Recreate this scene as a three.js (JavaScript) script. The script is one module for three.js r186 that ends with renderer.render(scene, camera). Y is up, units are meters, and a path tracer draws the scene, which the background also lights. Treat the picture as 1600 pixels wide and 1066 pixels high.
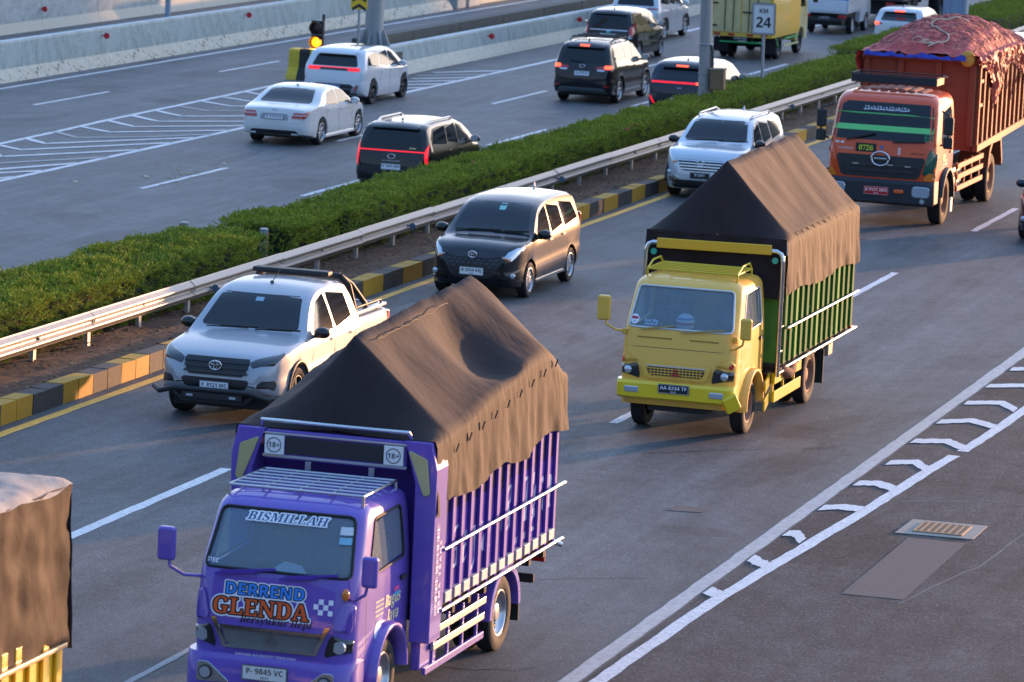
import * as THREE from 'three';
import { mergeGeometries, toCreasedNormals } from 'three/addons/utils/BufferGeometryUtils.js';
import { RoundedBoxGeometry } from 'three/addons/geometries/RoundedBoxGeometry.js';
import { MarchingCubes } from 'three/addons/objects/MarchingCubes.js';
import { Brush, Evaluator, SUBTRACTION } from 'three-bvh-csg';
import { MeshBVH } from 'three-mesh-bvh';
import { createNoise2D, createNoise3D } from 'simplex-noise';

// ---------------------------------------------------------------- camera, sky, sun, exposure
const scene = new THREE.Scene();
const camera = new THREE.PerspectiveCamera(8.993, 1600 / 1066, 1, 900);
camera.position.set(0, 9.5635, 0);
camera.rotation.order = 'YXZ';
camera.rotation.set(-8.0394 * Math.PI / 180, 16.1128 * Math.PI / 180, 2.6532 * Math.PI / 180);
camera.focus = 56;
camera.userData.fStop = 4;
const renderer = new THREE.WebGLRenderer({ antialias: true });
renderer.toneMapping = THREE.LinearToneMapping;
renderer.toneMappingExposure = 3.05;
renderer.shadowMap.enabled = true;

const SUN_AZ = 24 * Math.PI / 180, SUN_EL = 4 * Math.PI / 180;
const sunDir = new THREE.Vector3(Math.sin(SUN_AZ) * Math.cos(SUN_EL), Math.sin(SUN_EL), -Math.cos(SUN_AZ) * Math.cos(SUN_EL));
const sun = new THREE.DirectionalLight(new THREE.Color().setRGB(1.0, 0.52, 0.25), 3.3);
sun.position.copy(sunDir).multiplyScalar(300).add(new THREE.Vector3(-22, 0, -85));
sun.target.position.set(-22, 0, -85);
sun.castShadow = true;
sun.shadow.mapSize.set(4096, 4096);
sun.shadow.radius = 2;
Object.assign(sun.shadow.camera, { left: -90, right: 90, top: 60, bottom: -60, near: 1, far: 700 });
scene.add(sun, sun.target);

{ // evening sky: blue overhead, pale near the horizon, warm glow round the low sun
  const W = 512, H = 256, d = new Float32Array(W * H * 4), v = new THREE.Vector3();
  const zen = [0.22, 0.45, 0.90], hor = [0.54, 0.70, 0.90], glow = [1.25, 1.05, 0.74], core = [1.5, 0.95, 0.5];
  for (let r = 0; r < H; r++) for (let c = 0; c < W; c++) {
    const up = ((r + 0.5) / H - 0.5) * Math.PI, a = ((c + 0.5) / W - 0.5) * 2 * Math.PI;
    v.set(Math.cos(a) * Math.cos(up), Math.sin(up), Math.sin(a) * Math.cos(up));
    const y = Math.max(0, v.y), cs = v.dot(sunDir), t = Math.pow(1 - y, 3.2), ang = Math.acos(Math.min(1, cs));
    const flat = Math.exp(-Math.pow(y / 0.34, 1.3));
    const g1 = Math.pow((1 + cs) / 2, 5) * (0.25 + 0.75 * flat), g2 = Math.exp(-Math.pow(ang / 0.30, 1.2));
    for (let k = 0; k < 3; k++) d[(r * W + c) * 4 + k] = (zen[k] + (hor[k] - zen[k]) * t) * (0.74 + 0.2 * cs) + glow[k] * g1 + core[k] * g2;
    d[(r * W + c) * 4 + 3] = 1;
  }
  const sky = new THREE.DataTexture(d, W, H, THREE.RGBAFormat, THREE.FloatType);
  sky.mapping = THREE.EquirectangularReflectionMapping;
  sky.magFilter = THREE.LinearFilter;
  sky.needsUpdate = true;
  scene.background = sky;
  scene.environment = sky;
  scene.backgroundIntensity = scene.environmentIntensity = 0.62;
}

// ---------------------------------------------------------------- helpers
let seed = 7;
const rnd = () => { seed = (seed + 0x6d2b79f5) | 0; let t = Math.imul(seed ^ (seed >>> 15), 1 | seed); t = (t + Math.imul(t ^ (t >>> 7), 61 | t)) ^ t; return ((t ^ (t >>> 14)) >>> 0) / 4294967296; };
const rr = (a, b) => a + (b - a) * rnd();
const n2 = createNoise2D(rnd), n3 = createNoise3D(rnd);
const lerp = (a, b, t) => a + (b - a) * t, clamp = (x, a, b) => Math.min(b, Math.max(a, x)), sstep = (a, b, x) => { const t = clamp((x - a) / (b - a), 0, 1); return t * t * (3 - 2 * t); };
const V = (x, y, z) => new THREE.Vector3(x, y, z);
const taken = {};
const numbered = (n) => { const k = taken[n] = (taken[n] ?? -1) + 1; return k ? n + '_' + String(k).padStart(3, '0') : n; };

function norm(g) {
  if (g.index) g = g.toNonIndexed();
  for (const k of Object.keys(g.attributes)) if (!['position', 'normal', 'uv'].includes(k)) g.deleteAttribute(k);
  if (!g.attributes.normal) g.computeVertexNormals();
  if (!g.attributes.uv) g.setAttribute('uv', new THREE.Float32BufferAttribute(new Float32Array(g.attributes.position.count * 2), 2));
  return g;
}
const merge = (gs) => { gs = [gs].flat(Infinity); return gs.length === 1 ? gs[0] : mergeGeometries(gs.map(norm)); };
function part(parent, name, gs, mat, label) {
  const m = new THREE.Mesh(merge(gs), mat);
  m.name = name; m.castShadow = m.receiveShadow = true;
  if (label) m.userData.label = label;
  parent.add(m);
  return m;
}
function sub(parent, name) { const g = new THREE.Group(); g.name = name; parent.add(g); return g; }
function thing(name, label, category, [x, y, z] = [0, 0, 0], turn = 0, group) {
  const o = new THREE.Group();
  o.name = numbered(name); o.position.set(x, y, z); o.rotation.y = turn;
  o.userData = { label, category };
  if (group) o.userData.group = group;
  scene.add(o);
  return o;
}
function struct(name, gs, mat) { const m = part(scene, numbered(name), gs, mat); m.userData.kind = 'structure'; return m; }

// geometry helpers
function box(w, h, d, x = 0, y = 0, z = 0, bev = 0, rot) {
  const b = Math.min(bev, w / 2.2, h / 2.2, d / 2.2);
  const g = b > 0.001 ? new RoundedBoxGeometry(w, h, d, 1, b) : new THREE.BoxGeometry(w, h, d);
  if (rot) g.applyMatrix4(new THREE.Matrix4().makeRotationFromEuler(new THREE.Euler(rot[0] || 0, rot[1] || 0, rot[2] || 0)));
  return g.translate(x, y, z);
}
// a box given by its corners
const bx = (x0, x1, y0, y1, z0, z1, bev = 0) => box(x1 - x0, y1 - y0, z1 - z0, (x0 + x1) / 2, (y0 + y1) / 2, (z0 + z1) / 2, bev);
function rod(p, q, r, r2 = r, seg = 10) {
  const a = V(...p), b = V(...q), d = b.clone().sub(a), L = d.length();
  const g = new THREE.CylinderGeometry(r2, r, L, seg);
  g.applyQuaternion(new THREE.Quaternion().setFromUnitVectors(V(0, 1, 0), d.divideScalar(L)));
  return g.translate((a.x + b.x) / 2, (a.y + b.y) / 2, (a.z + b.z) / 2);
}
const tube = (pts, r, seg = 8, n = 0, closed = false) => new THREE.TubeGeometry(new THREE.CatmullRomCurve3(pts.map((p) => V(...p)), closed, 'catmullrom', 0.3), n || pts.length * 5, r, seg, closed);
// straight bars through the points, round joints
const bars = (pts, r, seg = 8) => { const o = []; for (let i = 0; i + 1 < pts.length; i++) o.push(rod(pts[i], pts[i + 1], r, r, seg)); for (let i = 1; i + 1 < pts.length; i++) o.push(new THREE.SphereGeometry(r, 8, 6).translate(...pts[i])); return o; };
// a flat bar of width w (along side vector) from p to q
function strip(p, q, w, t, up = V(0, 1, 0)) {
  const a = V(...p), b = V(...q), d = b.clone().sub(a), L = d.length(); d.normalize();
  const s = up.clone().cross(d).normalize(), u = d.clone().cross(s);
  const g = new THREE.BoxGeometry(t, w, L);
  g.applyMatrix4(new THREE.Matrix4().makeBasis(s, u, d.clone()));
  return g.translate((a.x + b.x) / 2, (a.y + b.y) / 2, (a.z + b.z) / 2);
}
function grid(nu, nv, f) { // f(u, v) -> [x, y, z]
  const p = [], uv = [], ix = [];
  for (let j = 0; j <= nv; j++) for (let i = 0; i <= nu; i++) { p.push(...f(i / nu, j / nv)); uv.push(i / nu, j / nv); }
  for (let j = 0; j < nv; j++) for (let i = 0; i < nu; i++) { const a = j * (nu + 1) + i, b = a + 1, c = a + nu + 1, d = c + 1; ix.push(a, b, d, a, d, c); }
  const g = new THREE.BufferGeometry();
  g.setAttribute('position', new THREE.Float32BufferAttribute(p, 3));
  g.setAttribute('uv', new THREE.Float32BufferAttribute(uv, 2));
  g.setIndex(ix); g.computeVertexNormals();
  return g;
}
function loft(rings, crease = 0.6, caps = true) {
  const n = rings[0].length, p = [], uv = [], ix = [], m = rings.length;
  rings.forEach((r, i) => r.forEach((q, j) => { p.push(...q); uv.push(j / n, i / (m - 1)); }));
  for (let i = 0; i + 1 < m; i++) for (let j = 0; j < n; j++) { const a = i * n + j, b = i * n + (j + 1) % n, c = a + n, d = b + n; ix.push(a, b, d, a, d, c); }
  if (caps) for (const [i, flip] of [[0, true], [m - 1, false]]) {
    const c = [0, 1, 2].map((k) => rings[i].reduce((s, q) => s + q[k], 0) / n), at = p.length / 3;
    p.push(...c); uv.push(0.5, 0.5);
    for (let j = 0; j < n; j++) { const a = i * n + j, b = i * n + (j + 1) % n; flip ? ix.push(at, b, a) : ix.push(at, a, b); }
  }
  const g = new THREE.BufferGeometry();
  g.setAttribute('position', new THREE.Float32BufferAttribute(p, 3));
  g.setAttribute('uv', new THREE.Float32BufferAttribute(uv, 2));
  g.setIndex(ix);
  g.computeVertexNormals();
  // outward: compare signed volume
  let vol = 0; const P = (i) => V(p[3 * i], p[3 * i + 1], p[3 * i + 2]);
  for (let i = 0; i < ix.length; i += 3) vol += P(ix[i]).dot(P(ix[i + 1]).cross(P(ix[i + 2])));
  if (vol < 0) { for (let i = 0; i < ix.length; i += 3) [ix[i + 1], ix[i + 2]] = [ix[i + 2], ix[i + 1]]; g.setIndex(ix); g.computeVertexNormals(); }
  return crease ? toCreasedNormals(g, crease) : g;
}
// monotone cubic through [x, y] pairs
function curve(pts) {
  const s = [...pts].sort((a, b) => a[0] - b[0]), n = s.length, d = [], m = [];
  for (let i = 0; i + 1 < n; i++) d.push((s[i + 1][1] - s[i][1]) / (s[i + 1][0] - s[i][0]));
  for (let i = 0; i < n; i++) m.push(i === 0 ? d[0] : i === n - 1 ? d[n - 2] : d[i - 1] * d[i] <= 0 ? 0 : 2 * d[i - 1] * d[i] / (d[i - 1] + d[i]));
  return (x) => {
    if (x <= s[0][0]) return s[0][1];
    if (x >= s[n - 1][0]) return s[n - 1][1];
    let i = 0; while (x > s[i + 1][0]) i++;
    const h = s[i + 1][0] - s[i][0], t = (x - s[i][0]) / h, t2 = t * t, t3 = t2 * t;
    return s[i][1] * (2 * t3 - 3 * t2 + 1) + h * m[i] * (t3 - 2 * t2 + t) + s[i + 1][1] * (3 * t2 - 2 * t3) + h * m[i + 1] * (t3 - t2);
  };
}
function ext(pts, depth, bev = 0, holes = []) { // extrude an outline (x, y) along +z
  const s = new THREE.Shape(pts.map((p) => new THREE.Vector2(...p)));
  for (const h of holes) s.holes.push(new THREE.Path(h.map((p) => new THREE.Vector2(...p))));
  return new THREE.ExtrudeGeometry(s, { depth, bevelEnabled: bev > 0, bevelSize: bev, bevelThickness: bev, bevelSegments: 1, curveSegments: 6 });
}
const circ = (r, n = 20, cx = 0, cy = 0, a0 = 0) => Array.from({ length: n }, (_, i) => [cx + r * Math.cos(a0 + i / n * 2 * Math.PI), cy + r * Math.sin(a0 + i / n * 2 * Math.PI)]);
function roundPoly(pts, r, n = 4) {
  const out = [];
  pts.forEach((p, i) => {
    const a = pts[(i + pts.length - 1) % pts.length], b = pts[(i + 1) % pts.length];
    const da = Math.hypot(a[0] - p[0], a[1] - p[1]), db = Math.hypot(b[0] - p[0], b[1] - p[1]), q = Math.min(r, da / 2.1, db / 2.1);
    const s = [p[0] + (a[0] - p[0]) * q / da, p[1] + (a[1] - p[1]) * q / da], e = [p[0] + (b[0] - p[0]) * q / db, p[1] + (b[1] - p[1]) * q / db];
    for (let k = 0; k <= n; k++) { const t = k / n; out.push([(1 - t) ** 2 * s[0] + 2 * t * (1 - t) * p[0] + t * t * e[0], (1 - t) ** 2 * s[1] + 2 * t * (1 - t) * p[1] + t * t * e[1]]); }
  });
  return out;
}
// A piece that follows a body: its outline, seen along dir, is laid on the surface and stands off it by `off`, with a rim back down to the surface.
const ray = new THREE.Ray();
function hitter(geo) { const g = geo.index ? geo.clone() : geo.clone(); for (const k of Object.keys(g.attributes)) if (k !== 'position') g.deleteAttribute(k); return new MeshBVH(g, {}); }
function lay(bvh, poly, dir, off = 0.004, nx = 10, ny = 10, rim = 0.02) {
  const [D, at, U] = { front: [V(0, 0, -1), (a, b) => V(a, b, 9), (a, lo, hi) => (a - lo) / (hi - lo)], back: [V(0, 0, 1), (a, b) => V(a, b, -12), (a, lo, hi) => (hi - a) / (hi - lo)],
    right: [V(-1, 0, 0), (a, b) => V(5, b, a), (a, lo, hi) => (hi - a) / (hi - lo)], left: [V(1, 0, 0), (a, b) => V(-5, b, a), (a, lo, hi) => (a - lo) / (hi - lo)], top: [V(0, -1, 0), (a, b) => V(a, 7, b), (a, lo, hi) => (a - lo) / (hi - lo)] }[dir];
  const lo = Math.min(...poly.map((p) => p[1])), hi = Math.max(...poly.map((p) => p[1])), xlo = Math.min(...poly.map((p) => p[0])), xhi = Math.max(...poly.map((p) => p[0]));
  const span = (y) => { let a = 1e9, b = -1e9; for (let i = 0; i < poly.length; i++) { const p = poly[i], q = poly[(i + 1) % poly.length]; if ((p[1] - y) * (q[1] - y) > 0 || p[1] === q[1]) { if (p[1] === y && q[1] === y) { a = Math.min(a, p[0], q[0]); b = Math.max(b, p[0], q[0]); } continue; } const x = p[0] + (y - p[1]) / (q[1] - p[1]) * (q[0] - p[0]); a = Math.min(a, x); b = Math.max(b, x); } return [a, b]; };
  let lastD = null;
  const cast = (a, b) => { ray.origin.copy(at(a, b)); ray.direction.copy(D); const h = bvh.raycastFirst(ray, THREE.DoubleSide); if (h) { lastD = h.distance; return h.distance; } return null; };
  const dist = [], pos = [];
  for (let j = 0; j <= ny; j++) {
    const y = lerp(lo + 1e-4, hi - 1e-4, j / ny), [a, b] = span(y), row = [], prow = [];
    for (let i = 0; i <= nx; i++) { const x = lerp(a, b, i / nx); row.push(cast(x, y)); prow.push([x, y]); }
    dist.push(row); pos.push(prow);
  }
  for (let j = 0; j <= ny; j++) for (let i = 0; i <= nx; i++) if (dist[j][i] == null) { // off the body: take the nearest hit
    let best = lastD ?? 5, bd = 1e9;
    for (let q = 0; q <= ny; q++) for (let w = 0; w <= nx; w++) if (dist[q][w] != null) { const e = (q - j) ** 2 + (w - i) ** 2; if (e < bd) { bd = e; best = dist[q][w]; } }
    dist[j][i] = best - 1e-6;
  }
  const p = [], uv = [], ix = [], put = (i, j, o) => { const [a, b] = pos[j][i], q = at(a, b).addScaledVector(D, dist[j][i] - o); p.push(q.x, q.y, q.z); uv.push(U(a, xlo, xhi), (b - lo) / (hi - lo)); };
  for (let j = 0; j <= ny; j++) for (let i = 0; i <= nx; i++) put(i, j, off);
  const flip = dir === 'left' || dir === 'front' || dir === 'top' ? dir === 'front' || dir === 'left' ? false : true : true;
  const tri = (a, b, c) => (flip ? ix.push(a, c, b) : ix.push(a, b, c));
  for (let j = 0; j < ny; j++) for (let i = 0; i < nx; i++) { const a = j * (nx + 1) + i, b = a + 1, c = a + nx + 1, d = c + 1; tri(a, b, d); tri(a, d, c); }
  if (rim > 0) {
    const edge = []; for (let i = 0; i < nx; i++) edge.push([i, 0]); for (let j = 0; j < ny; j++) edge.push([nx, j]); for (let i = nx; i > 0; i--) edge.push([i, ny]); for (let j = ny; j > 0; j--) edge.push([0, j]);
    const s = p.length / 3;
    for (const [i, j] of edge) { put(i, j, off); put(i, j, off - rim); }
    for (let k = 0; k < edge.length; k++) { const a = s + 2 * k, b = s + 2 * ((k + 1) % edge.length); tri(a, a + 1, b); tri(b, a + 1, b + 1); }
  }
  const g = new THREE.BufferGeometry();
  g.setAttribute('position', new THREE.Float32BufferAttribute(p, 3));
  g.setAttribute('uv', new THREE.Float32BufferAttribute(uv, 2));
  g.setIndex(ix);
  g.computeVertexNormals();
  return g;
}
const mirX = (poly) => poly.map(([a, b]) => [-a, b]);
const rect = (cx, cy, w, h) => [[cx - w / 2, cy - h / 2], [cx + w / 2, cy - h / 2], [cx + w / 2, cy + h / 2], [cx - w / 2, cy + h / 2]];
const csg = new Evaluator(); csg.useGroups = false; csg.attributes = ['position', 'normal', 'uv'];
function cut(a, ...bs) {
  let A = new Brush(norm(a)); A.updateMatrixWorld();
  for (const b of bs) { const B = new Brush(norm(b)); B.updateMatrixWorld(); A = csg.evaluate(A, B, SUBTRACTION); }
  return A.geometry;
}

// ---------------------------------------------------------------- textures and materials
const rgb = (r, g, b) => new THREE.Color().setRGB(r, g, b);
function dataTex(w, h, f, srgb = true, rx = 1, ry = 1) {
  const d = new Uint8Array(w * h * 4);
  for (let y = 0; y < h; y++) for (let x = 0; x < w; x++) { const c = f(x, y, x / w, y / h), i = (y * w + x) * 4; for (let k = 0; k < 3; k++) d[i + k] = clamp(Math.round(255 * (Array.isArray(c) ? c[k] : c)), 0, 255); d[i + 3] = 255; }
  const t = new THREE.DataTexture(d, w, h);
  t.wrapS = t.wrapT = THREE.RepeatWrapping; t.magFilter = THREE.LinearFilter; t.repeat.set(rx, ry);
  if (srgb) t.colorSpace = THREE.SRGBColorSpace;
  t.needsUpdate = true;
  return t;
}
// tileable noise: blend of shifted copies
const tn = (x, y, w, h, s) => { const a = x / w * 2 * Math.PI, b = y / h * 2 * Math.PI; return n3(Math.cos(a) * s * w / 6.283 + 50, Math.sin(a) * s * w / 6.283 + Math.cos(b) * s * h / 6.283, Math.sin(b) * s * h / 6.283 + 9); };
function canvasTex(w, h, draw) {
  const c = document.createElement('canvas'); c.width = w; c.height = h;
  draw(c.getContext('2d'), w, h);
  const t = new THREE.CanvasTexture(c); t.colorSpace = THREE.SRGBColorSpace; t.magFilter = THREE.LinearFilter; t.anisotropy = 8;
  return t;
}
const std = (c, rough = 0.6, metal = 0, o = {}) => new THREE.MeshStandardMaterial({ color: c, roughness: rough, metalness: metal, ...o });
const paint = (c, o = {}) => new THREE.MeshPhysicalMaterial({ color: c, roughness: 0.32, metalness: 0.0, specularIntensity: 0.25, clearcoat: 1, clearcoatRoughness: 0.05, ...o });
const print = (tex, o = {}) => new THREE.MeshStandardMaterial({ map: tex, roughness: 0.55, transparent: true, ...o });

// grime: mottled brightness for large plain surfaces (dust and handling, random in place)
const mottle = dataTex(256, 256, (x, y) => { const v = 0.90 + 0.07 * tn(x, y, 256, 256, 0.02) + 0.05 * tn(x, y, 256, 256, 0.09) + 0.02 * (rnd() - 0.5); return [v, v, v]; }, false);
const fineBump = dataTex(256, 256, (x, y) => 0.5 + 0.25 * tn(x, y, 256, 256, 0.25) + 0.25 * (rnd() - 0.5), false);

const M = {
  tyre: std(rgb(0.018, 0.018, 0.019), 0.85), rubber: std(rgb(0.015, 0.015, 0.016), 0.7), plastic: std(rgb(0.02, 0.02, 0.022), 0.55), chassis: std(rgb(0.025, 0.023, 0.022), 0.8),
  glass: new THREE.MeshPhysicalMaterial({ color: rgb(0.010, 0.012, 0.015), roughness: 0.035 }),
  pane: new THREE.MeshPhysicalMaterial({ color: rgb(0.50, 0.66, 0.76), roughness: 0.03, transmission: 0.76, thickness: 0, ior: 1.5, side: THREE.DoubleSide }),  // bluish haze in the tint stands in for sky mirrored in the glass
  chrome: std(rgb(0.68, 0.69, 0.71), 0.14, 1), steel: std(rgb(0.55, 0.56, 0.57), 0.35, 1), alloy: std(rgb(0.5, 0.5, 0.52), 0.3, 0.9), darkAlloy: std(rgb(0.06, 0.06, 0.065), 0.35, 0.6),
  lens: new THREE.MeshPhysicalMaterial({ color: rgb(0.55, 0.60, 0.66), roughness: 0.08, metalness: 0.55, clearcoat: 1, clearcoatRoughness: 0.02 }),
  darkLens: new THREE.MeshPhysicalMaterial({ color: rgb(0.012, 0.013, 0.015), roughness: 0.12, clearcoat: 1, clearcoatRoughness: 0.02 }),
  tail: new THREE.MeshPhysicalMaterial({ color: rgb(0.45, 0.012, 0.015), roughness: 0.15, clearcoat: 1, clearcoatRoughness: 0.03 }),
  tailLit: new THREE.MeshPhysicalMaterial({ color: rgb(0.5, 0.02, 0.02), roughness: 0.2, emissive: rgb(1.0, 0.015, 0.03), emissiveIntensity: 0.34 }),
  brake: new THREE.MeshPhysicalMaterial({ color: rgb(0.6, 0.03, 0.02), roughness: 0.2, emissive: rgb(1.0, 0.10, 0.04), emissiveIntensity: 0.9 }),
  amber: new THREE.MeshPhysicalMaterial({ color: rgb(0.75, 0.20, 0.015), roughness: 0.2, clearcoat: 1 }),
  black: paint(rgb(0.010, 0.010, 0.012)), navy: paint(rgb(0.010, 0.014, 0.035)), white: paint(rgb(0.66, 0.67, 0.68)), pearl: paint(rgb(0.68, 0.67, 0.64)), silver: paint(rgb(0.37, 0.39, 0.42), { metalness: 0.35, roughness: 0.4, clearcoat: 0.8, clearcoatRoughness: 0.08 }), iceSilver: paint(rgb(0.60, 0.64, 0.68), { metalness: 0.3, roughness: 0.3 }),
  stepPlate: std(rgb(0.42, 0.41, 0.40), 0.5), seat: std(rgb(0.05, 0.05, 0.055), 0.9), dash: std(rgb(0.04, 0.042, 0.045), 0.7), whiteRough: std(rgb(0.75, 0.75, 0.73), 0.6), red: std(rgb(0.5, 0.03, 0.03), 0.5),
};
// ---------------------------------------------------------------- ground, roads, markings
function asphaltTex(w, h, base, tint, speck, streaks, stains) { // w covers the width, h the length; tone of the stone and bitumen, wheel-polished tracks, patches
  const st = []; for (let i = 0; i < stains; i++) st.push([rnd() * w, rnd() * h, rr(10, 70), rr(10, 220), rr(-0.055, 0.03), rr(-0.3, 0.3)]);
  return dataTex(w, h, (x, y, u, v) => {
    let c = base + 0.022 * tn(x, y, w, h, 0.006) + 0.018 * tn(x, y, w, h, 0.03) + 0.012 * n2(x * 0.05, Math.sin(v * 6.283) * 3) + streaks(u) + 0.02 * n2(u * 30, Math.cos(v * 6.283) * 1.2);
    for (const s of st) { let dy = y - s[1]; dy -= Math.round(dy / h) * h; const e = ((x - s[0] - dy * s[5]) / s[2]) ** 2 + (dy / s[3]) ** 2 + 0.25 * n2(x * 0.06, y * 0.02); if (e < 1) c += s[4] * Math.min(1, (1 - e) * 3); }
    const r = rnd(); c += (r - 0.5) * speck; if (r > 0.985) c += speck * 1.1; if (r < 0.02) c -= speck * 0.7;
    return [c * tint[0], c * tint[1], c * tint[2]];
  });
}
const roadBump = dataTex(512, 512, () => 0.3 + 0.7 * rnd(), false);
const lanes = (u) => { let s = 0; for (const [c, w, a] of [[0.10, 0.028, -0.012], [0.2, 0.03, 0.018], [0.33, 0.025, -0.006], [0.42, 0.03, 0.02], [0.55, 0.03, 0.02], [0.485, 0.02, -0.02], [0.70, 0.035, 0.035], [0.84, 0.04, 0.035], [0.77, 0.022, -0.012]]) s += a * Math.exp(-(((u - c) / w) ** 2)); return s; };
const lanesL = (u) => { let s = 0; for (const [c, w, a] of [[0.93, 0.03, 0.02], [0.80, 0.03, 0.024], [0.67, 0.02, 0.02], [0.60, 0.02, -0.01], [0.52, 0.02, 0.016]]) s += a * Math.exp(-(((u - c) / w) ** 2)); return s; };
const tRight = asphaltTex(1024, 2048, 0.35, [0.96, 0.99, 1.01], 0.15, lanes, 46), tLeft = asphaltTex(1024, 1536, 0.375, [0.955, 0.99, 1.01], 0.12, lanesL, 40), tShoulder = asphaltTex(1024, 1024, 0.285, [0.97, 0.99, 1.01], 0.18, () => 0, 22);
function sheet(x0, x1, z0, z1, y, vlen, nx = 1, nz = 1) { // uv: u across 0..1, v in units of vlen metres
  const g = grid(nx, nz, (u, v) => [lerp(x0, x1, u), y, lerp(z0, z1, v)]);
  const uv = g.attributes.uv; for (let i = 0; i < uv.count; i++) uv.setXY(i, uv.getX(i), uv.getY(i) * Math.abs(z1 - z0) / vlen);
  g.computeVertexNormals();
  return g;
}
const asphalt = (map, rough, spec = 0.6) => { const b = roadBump.clone(); b.repeat.set(9, 14); b.needsUpdate = true; return new THREE.MeshPhysicalMaterial({ map, roughness: rough, specularIntensity: spec, bumpMap: b, bumpScale: 0.006 }); };
struct('ground', sheet(-500, 300, 150, -700, -0.06, 20), std(rgb(0.09, 0.08, 0.05), 0.95));
const roadR = struct('road', sheet(-22.76, -11.15, 20, -300, 0, 26), asphalt(tRight, 0.62, 0.3));
const shoulder = struct('road_shoulder', sheet(-11.15, 3, 20, -300, 0, 14), asphalt(tShoulder, 0.78, 0.3));
const roadL = struct('road', sheet(-36.9, -26.0, 20, -300, 0, 18), asphalt(tLeft, 0.62));
const ramp = struct('ramp_road', sheet(-50.2, -36.9, 20, -300, 0, 18), asphalt(tLeft, 0.64));

// worn paint: alpha-free, real outline slightly ragged, tone varied by a texture
const paintTex = dataTex(256, 256, (x, y) => { const v = 0.93 + 0.05 * tn(x, y, 256, 256, 0.05) - (n2(x * 0.11, y * 0.11) > 0.62 ? 0.22 : 0) + 0.04 * (rnd() - 0.5); return [v, v, v]; });
const mWhite = std(rgb(0.72, 0.73, 0.74), 0.6, 0, { map: paintTex }), mGrey = std(rgb(0.46, 0.46, 0.45), 0.6, 0, { map: paintTex }), mYellow = std(rgb(0.90, 0.44, 0.03), 0.6, 0, { map: paintTex }), mOld = std(rgb(0.40, 0.40, 0.39), 0.7, 0, { map: paintTex });
function line(parent, name, pts, w, mat, y = 0.005, rag = 0.012) { // polyline of (x, z) on the ground, a ribbon with slightly uneven edges
  const p = [], uv = [], ix = [];
  const fine = []; for (let i = 0; i + 1 < pts.length; i++) { const [a, b] = [pts[i], pts[i + 1]], L = Math.hypot(b[0] - a[0], b[1] - a[1]), n = Math.max(1, Math.ceil(L / 0.35)); for (let k = 0; k < n; k++) fine.push([lerp(a[0], b[0], k / n), lerp(a[1], b[1], k / n)]); } fine.push(pts[pts.length - 1]);
  fine.forEach((q, i) => {
    const a = fine[Math.max(0, i - 1)], b = fine[Math.min(fine.length - 1, i + 1)], L = Math.hypot(b[0] - a[0], b[1] - a[1]), nx = -(b[1] - a[1]) / L, nz = (b[0] - a[0]) / L;
    for (const s of [-1, 1]) { const o = s * (w / 2 + rag * n2(q[0] * 3 + s * 9, q[1] * 3)); p.push(q[0] + nx * o, y, q[1] + nz * o); uv.push(s * 0.05 + q[0], q[1] * 0.5); }
    if (i) ix.push(2 * i - 2, 2 * i, 2 * i - 1, 2 * i - 1, 2 * i, 2 * i + 1);
  });
  const g = new THREE.BufferGeometry();
  g.setAttribute('position', new THREE.Float32BufferAttribute(p, 3)); g.setAttribute('uv', new THREE.Float32BufferAttribute(uv, 2)); g.setIndex(ix); g.computeVertexNormals();
  if (g.attributes.normal.getY(0) < 0) { for (let i = 0; i < ix.length; i += 3) [ix[i + 1], ix[i + 2]] = [ix[i + 2], ix[i + 1]]; g.setIndex(ix); g.computeVertexNormals(); }
  return part(parent, name, g, mat);
}
function bandZ(parent, name, pts, dz, mat, y) { // a band of even length along the road, bent as painted
  const p = [], uv = [], ix = [], fine = [];
  for (let i = 0; i + 1 < pts.length; i++) for (let k = 0; k < 8; k++) fine.push([lerp(pts[i][0], pts[i + 1][0], k / 8), lerp(pts[i][1], pts[i + 1][1], k / 8)]);
  fine.push(pts[pts.length - 1]);
  fine.forEach(([x, z], i) => { for (const s of [1, -1]) { p.push(x + 0.015 * n2(z * 5, s), y, z + s * (dz / 2 + 0.035 * n2(x * 14 + s * 7, z * 2))); uv.push(x, z + s * dz / 2); } if (i) ix.push(2 * i - 2, 2 * i, 2 * i - 1, 2 * i - 1, 2 * i, 2 * i + 1); });
  const g = new THREE.BufferGeometry(); g.setAttribute('position', new THREE.Float32BufferAttribute(p, 3)); g.setAttribute('uv', new THREE.Float32BufferAttribute(uv, 2)); g.setIndex(ix); g.computeVertexNormals();
  if (g.attributes.normal.getY(0) < 0) { for (let i = 0; i < ix.length; i += 3) [ix[i + 1], ix[i + 2]] = [ix[i + 2], ix[i + 1]]; g.setIndex(ix); g.computeVertexNormals(); }
  return part(parent, name, g, mat);
}
line(roadR, 'yellow_edge_line', [[-22.15, 0], [-22.15, -260]], 0.16, mYellow);
for (let z = -47.0; z > -260; z -= 13) line(roadR, 'lane_dash', [[-18.64, z + (z > -50 ? 1.6 : 0.2)], [-18.64, z - 4.65]], 0.16, mWhite);
for (const z of [-36.4, -58.0, -72.8, -85.6, -98.6, -111.6, -124.6, -137.6, -150.6]) line(roadR, 'lane_dash', [[-15.22, z], [-15.22, z - 5]], z > -44 ? 0.08 : 0.14, z > -44 ? mOld : mWhite);
line(roadR, 'edge_line', [[-11.27, 0], [-11.27, -260]], 0.2, mGrey);
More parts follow.
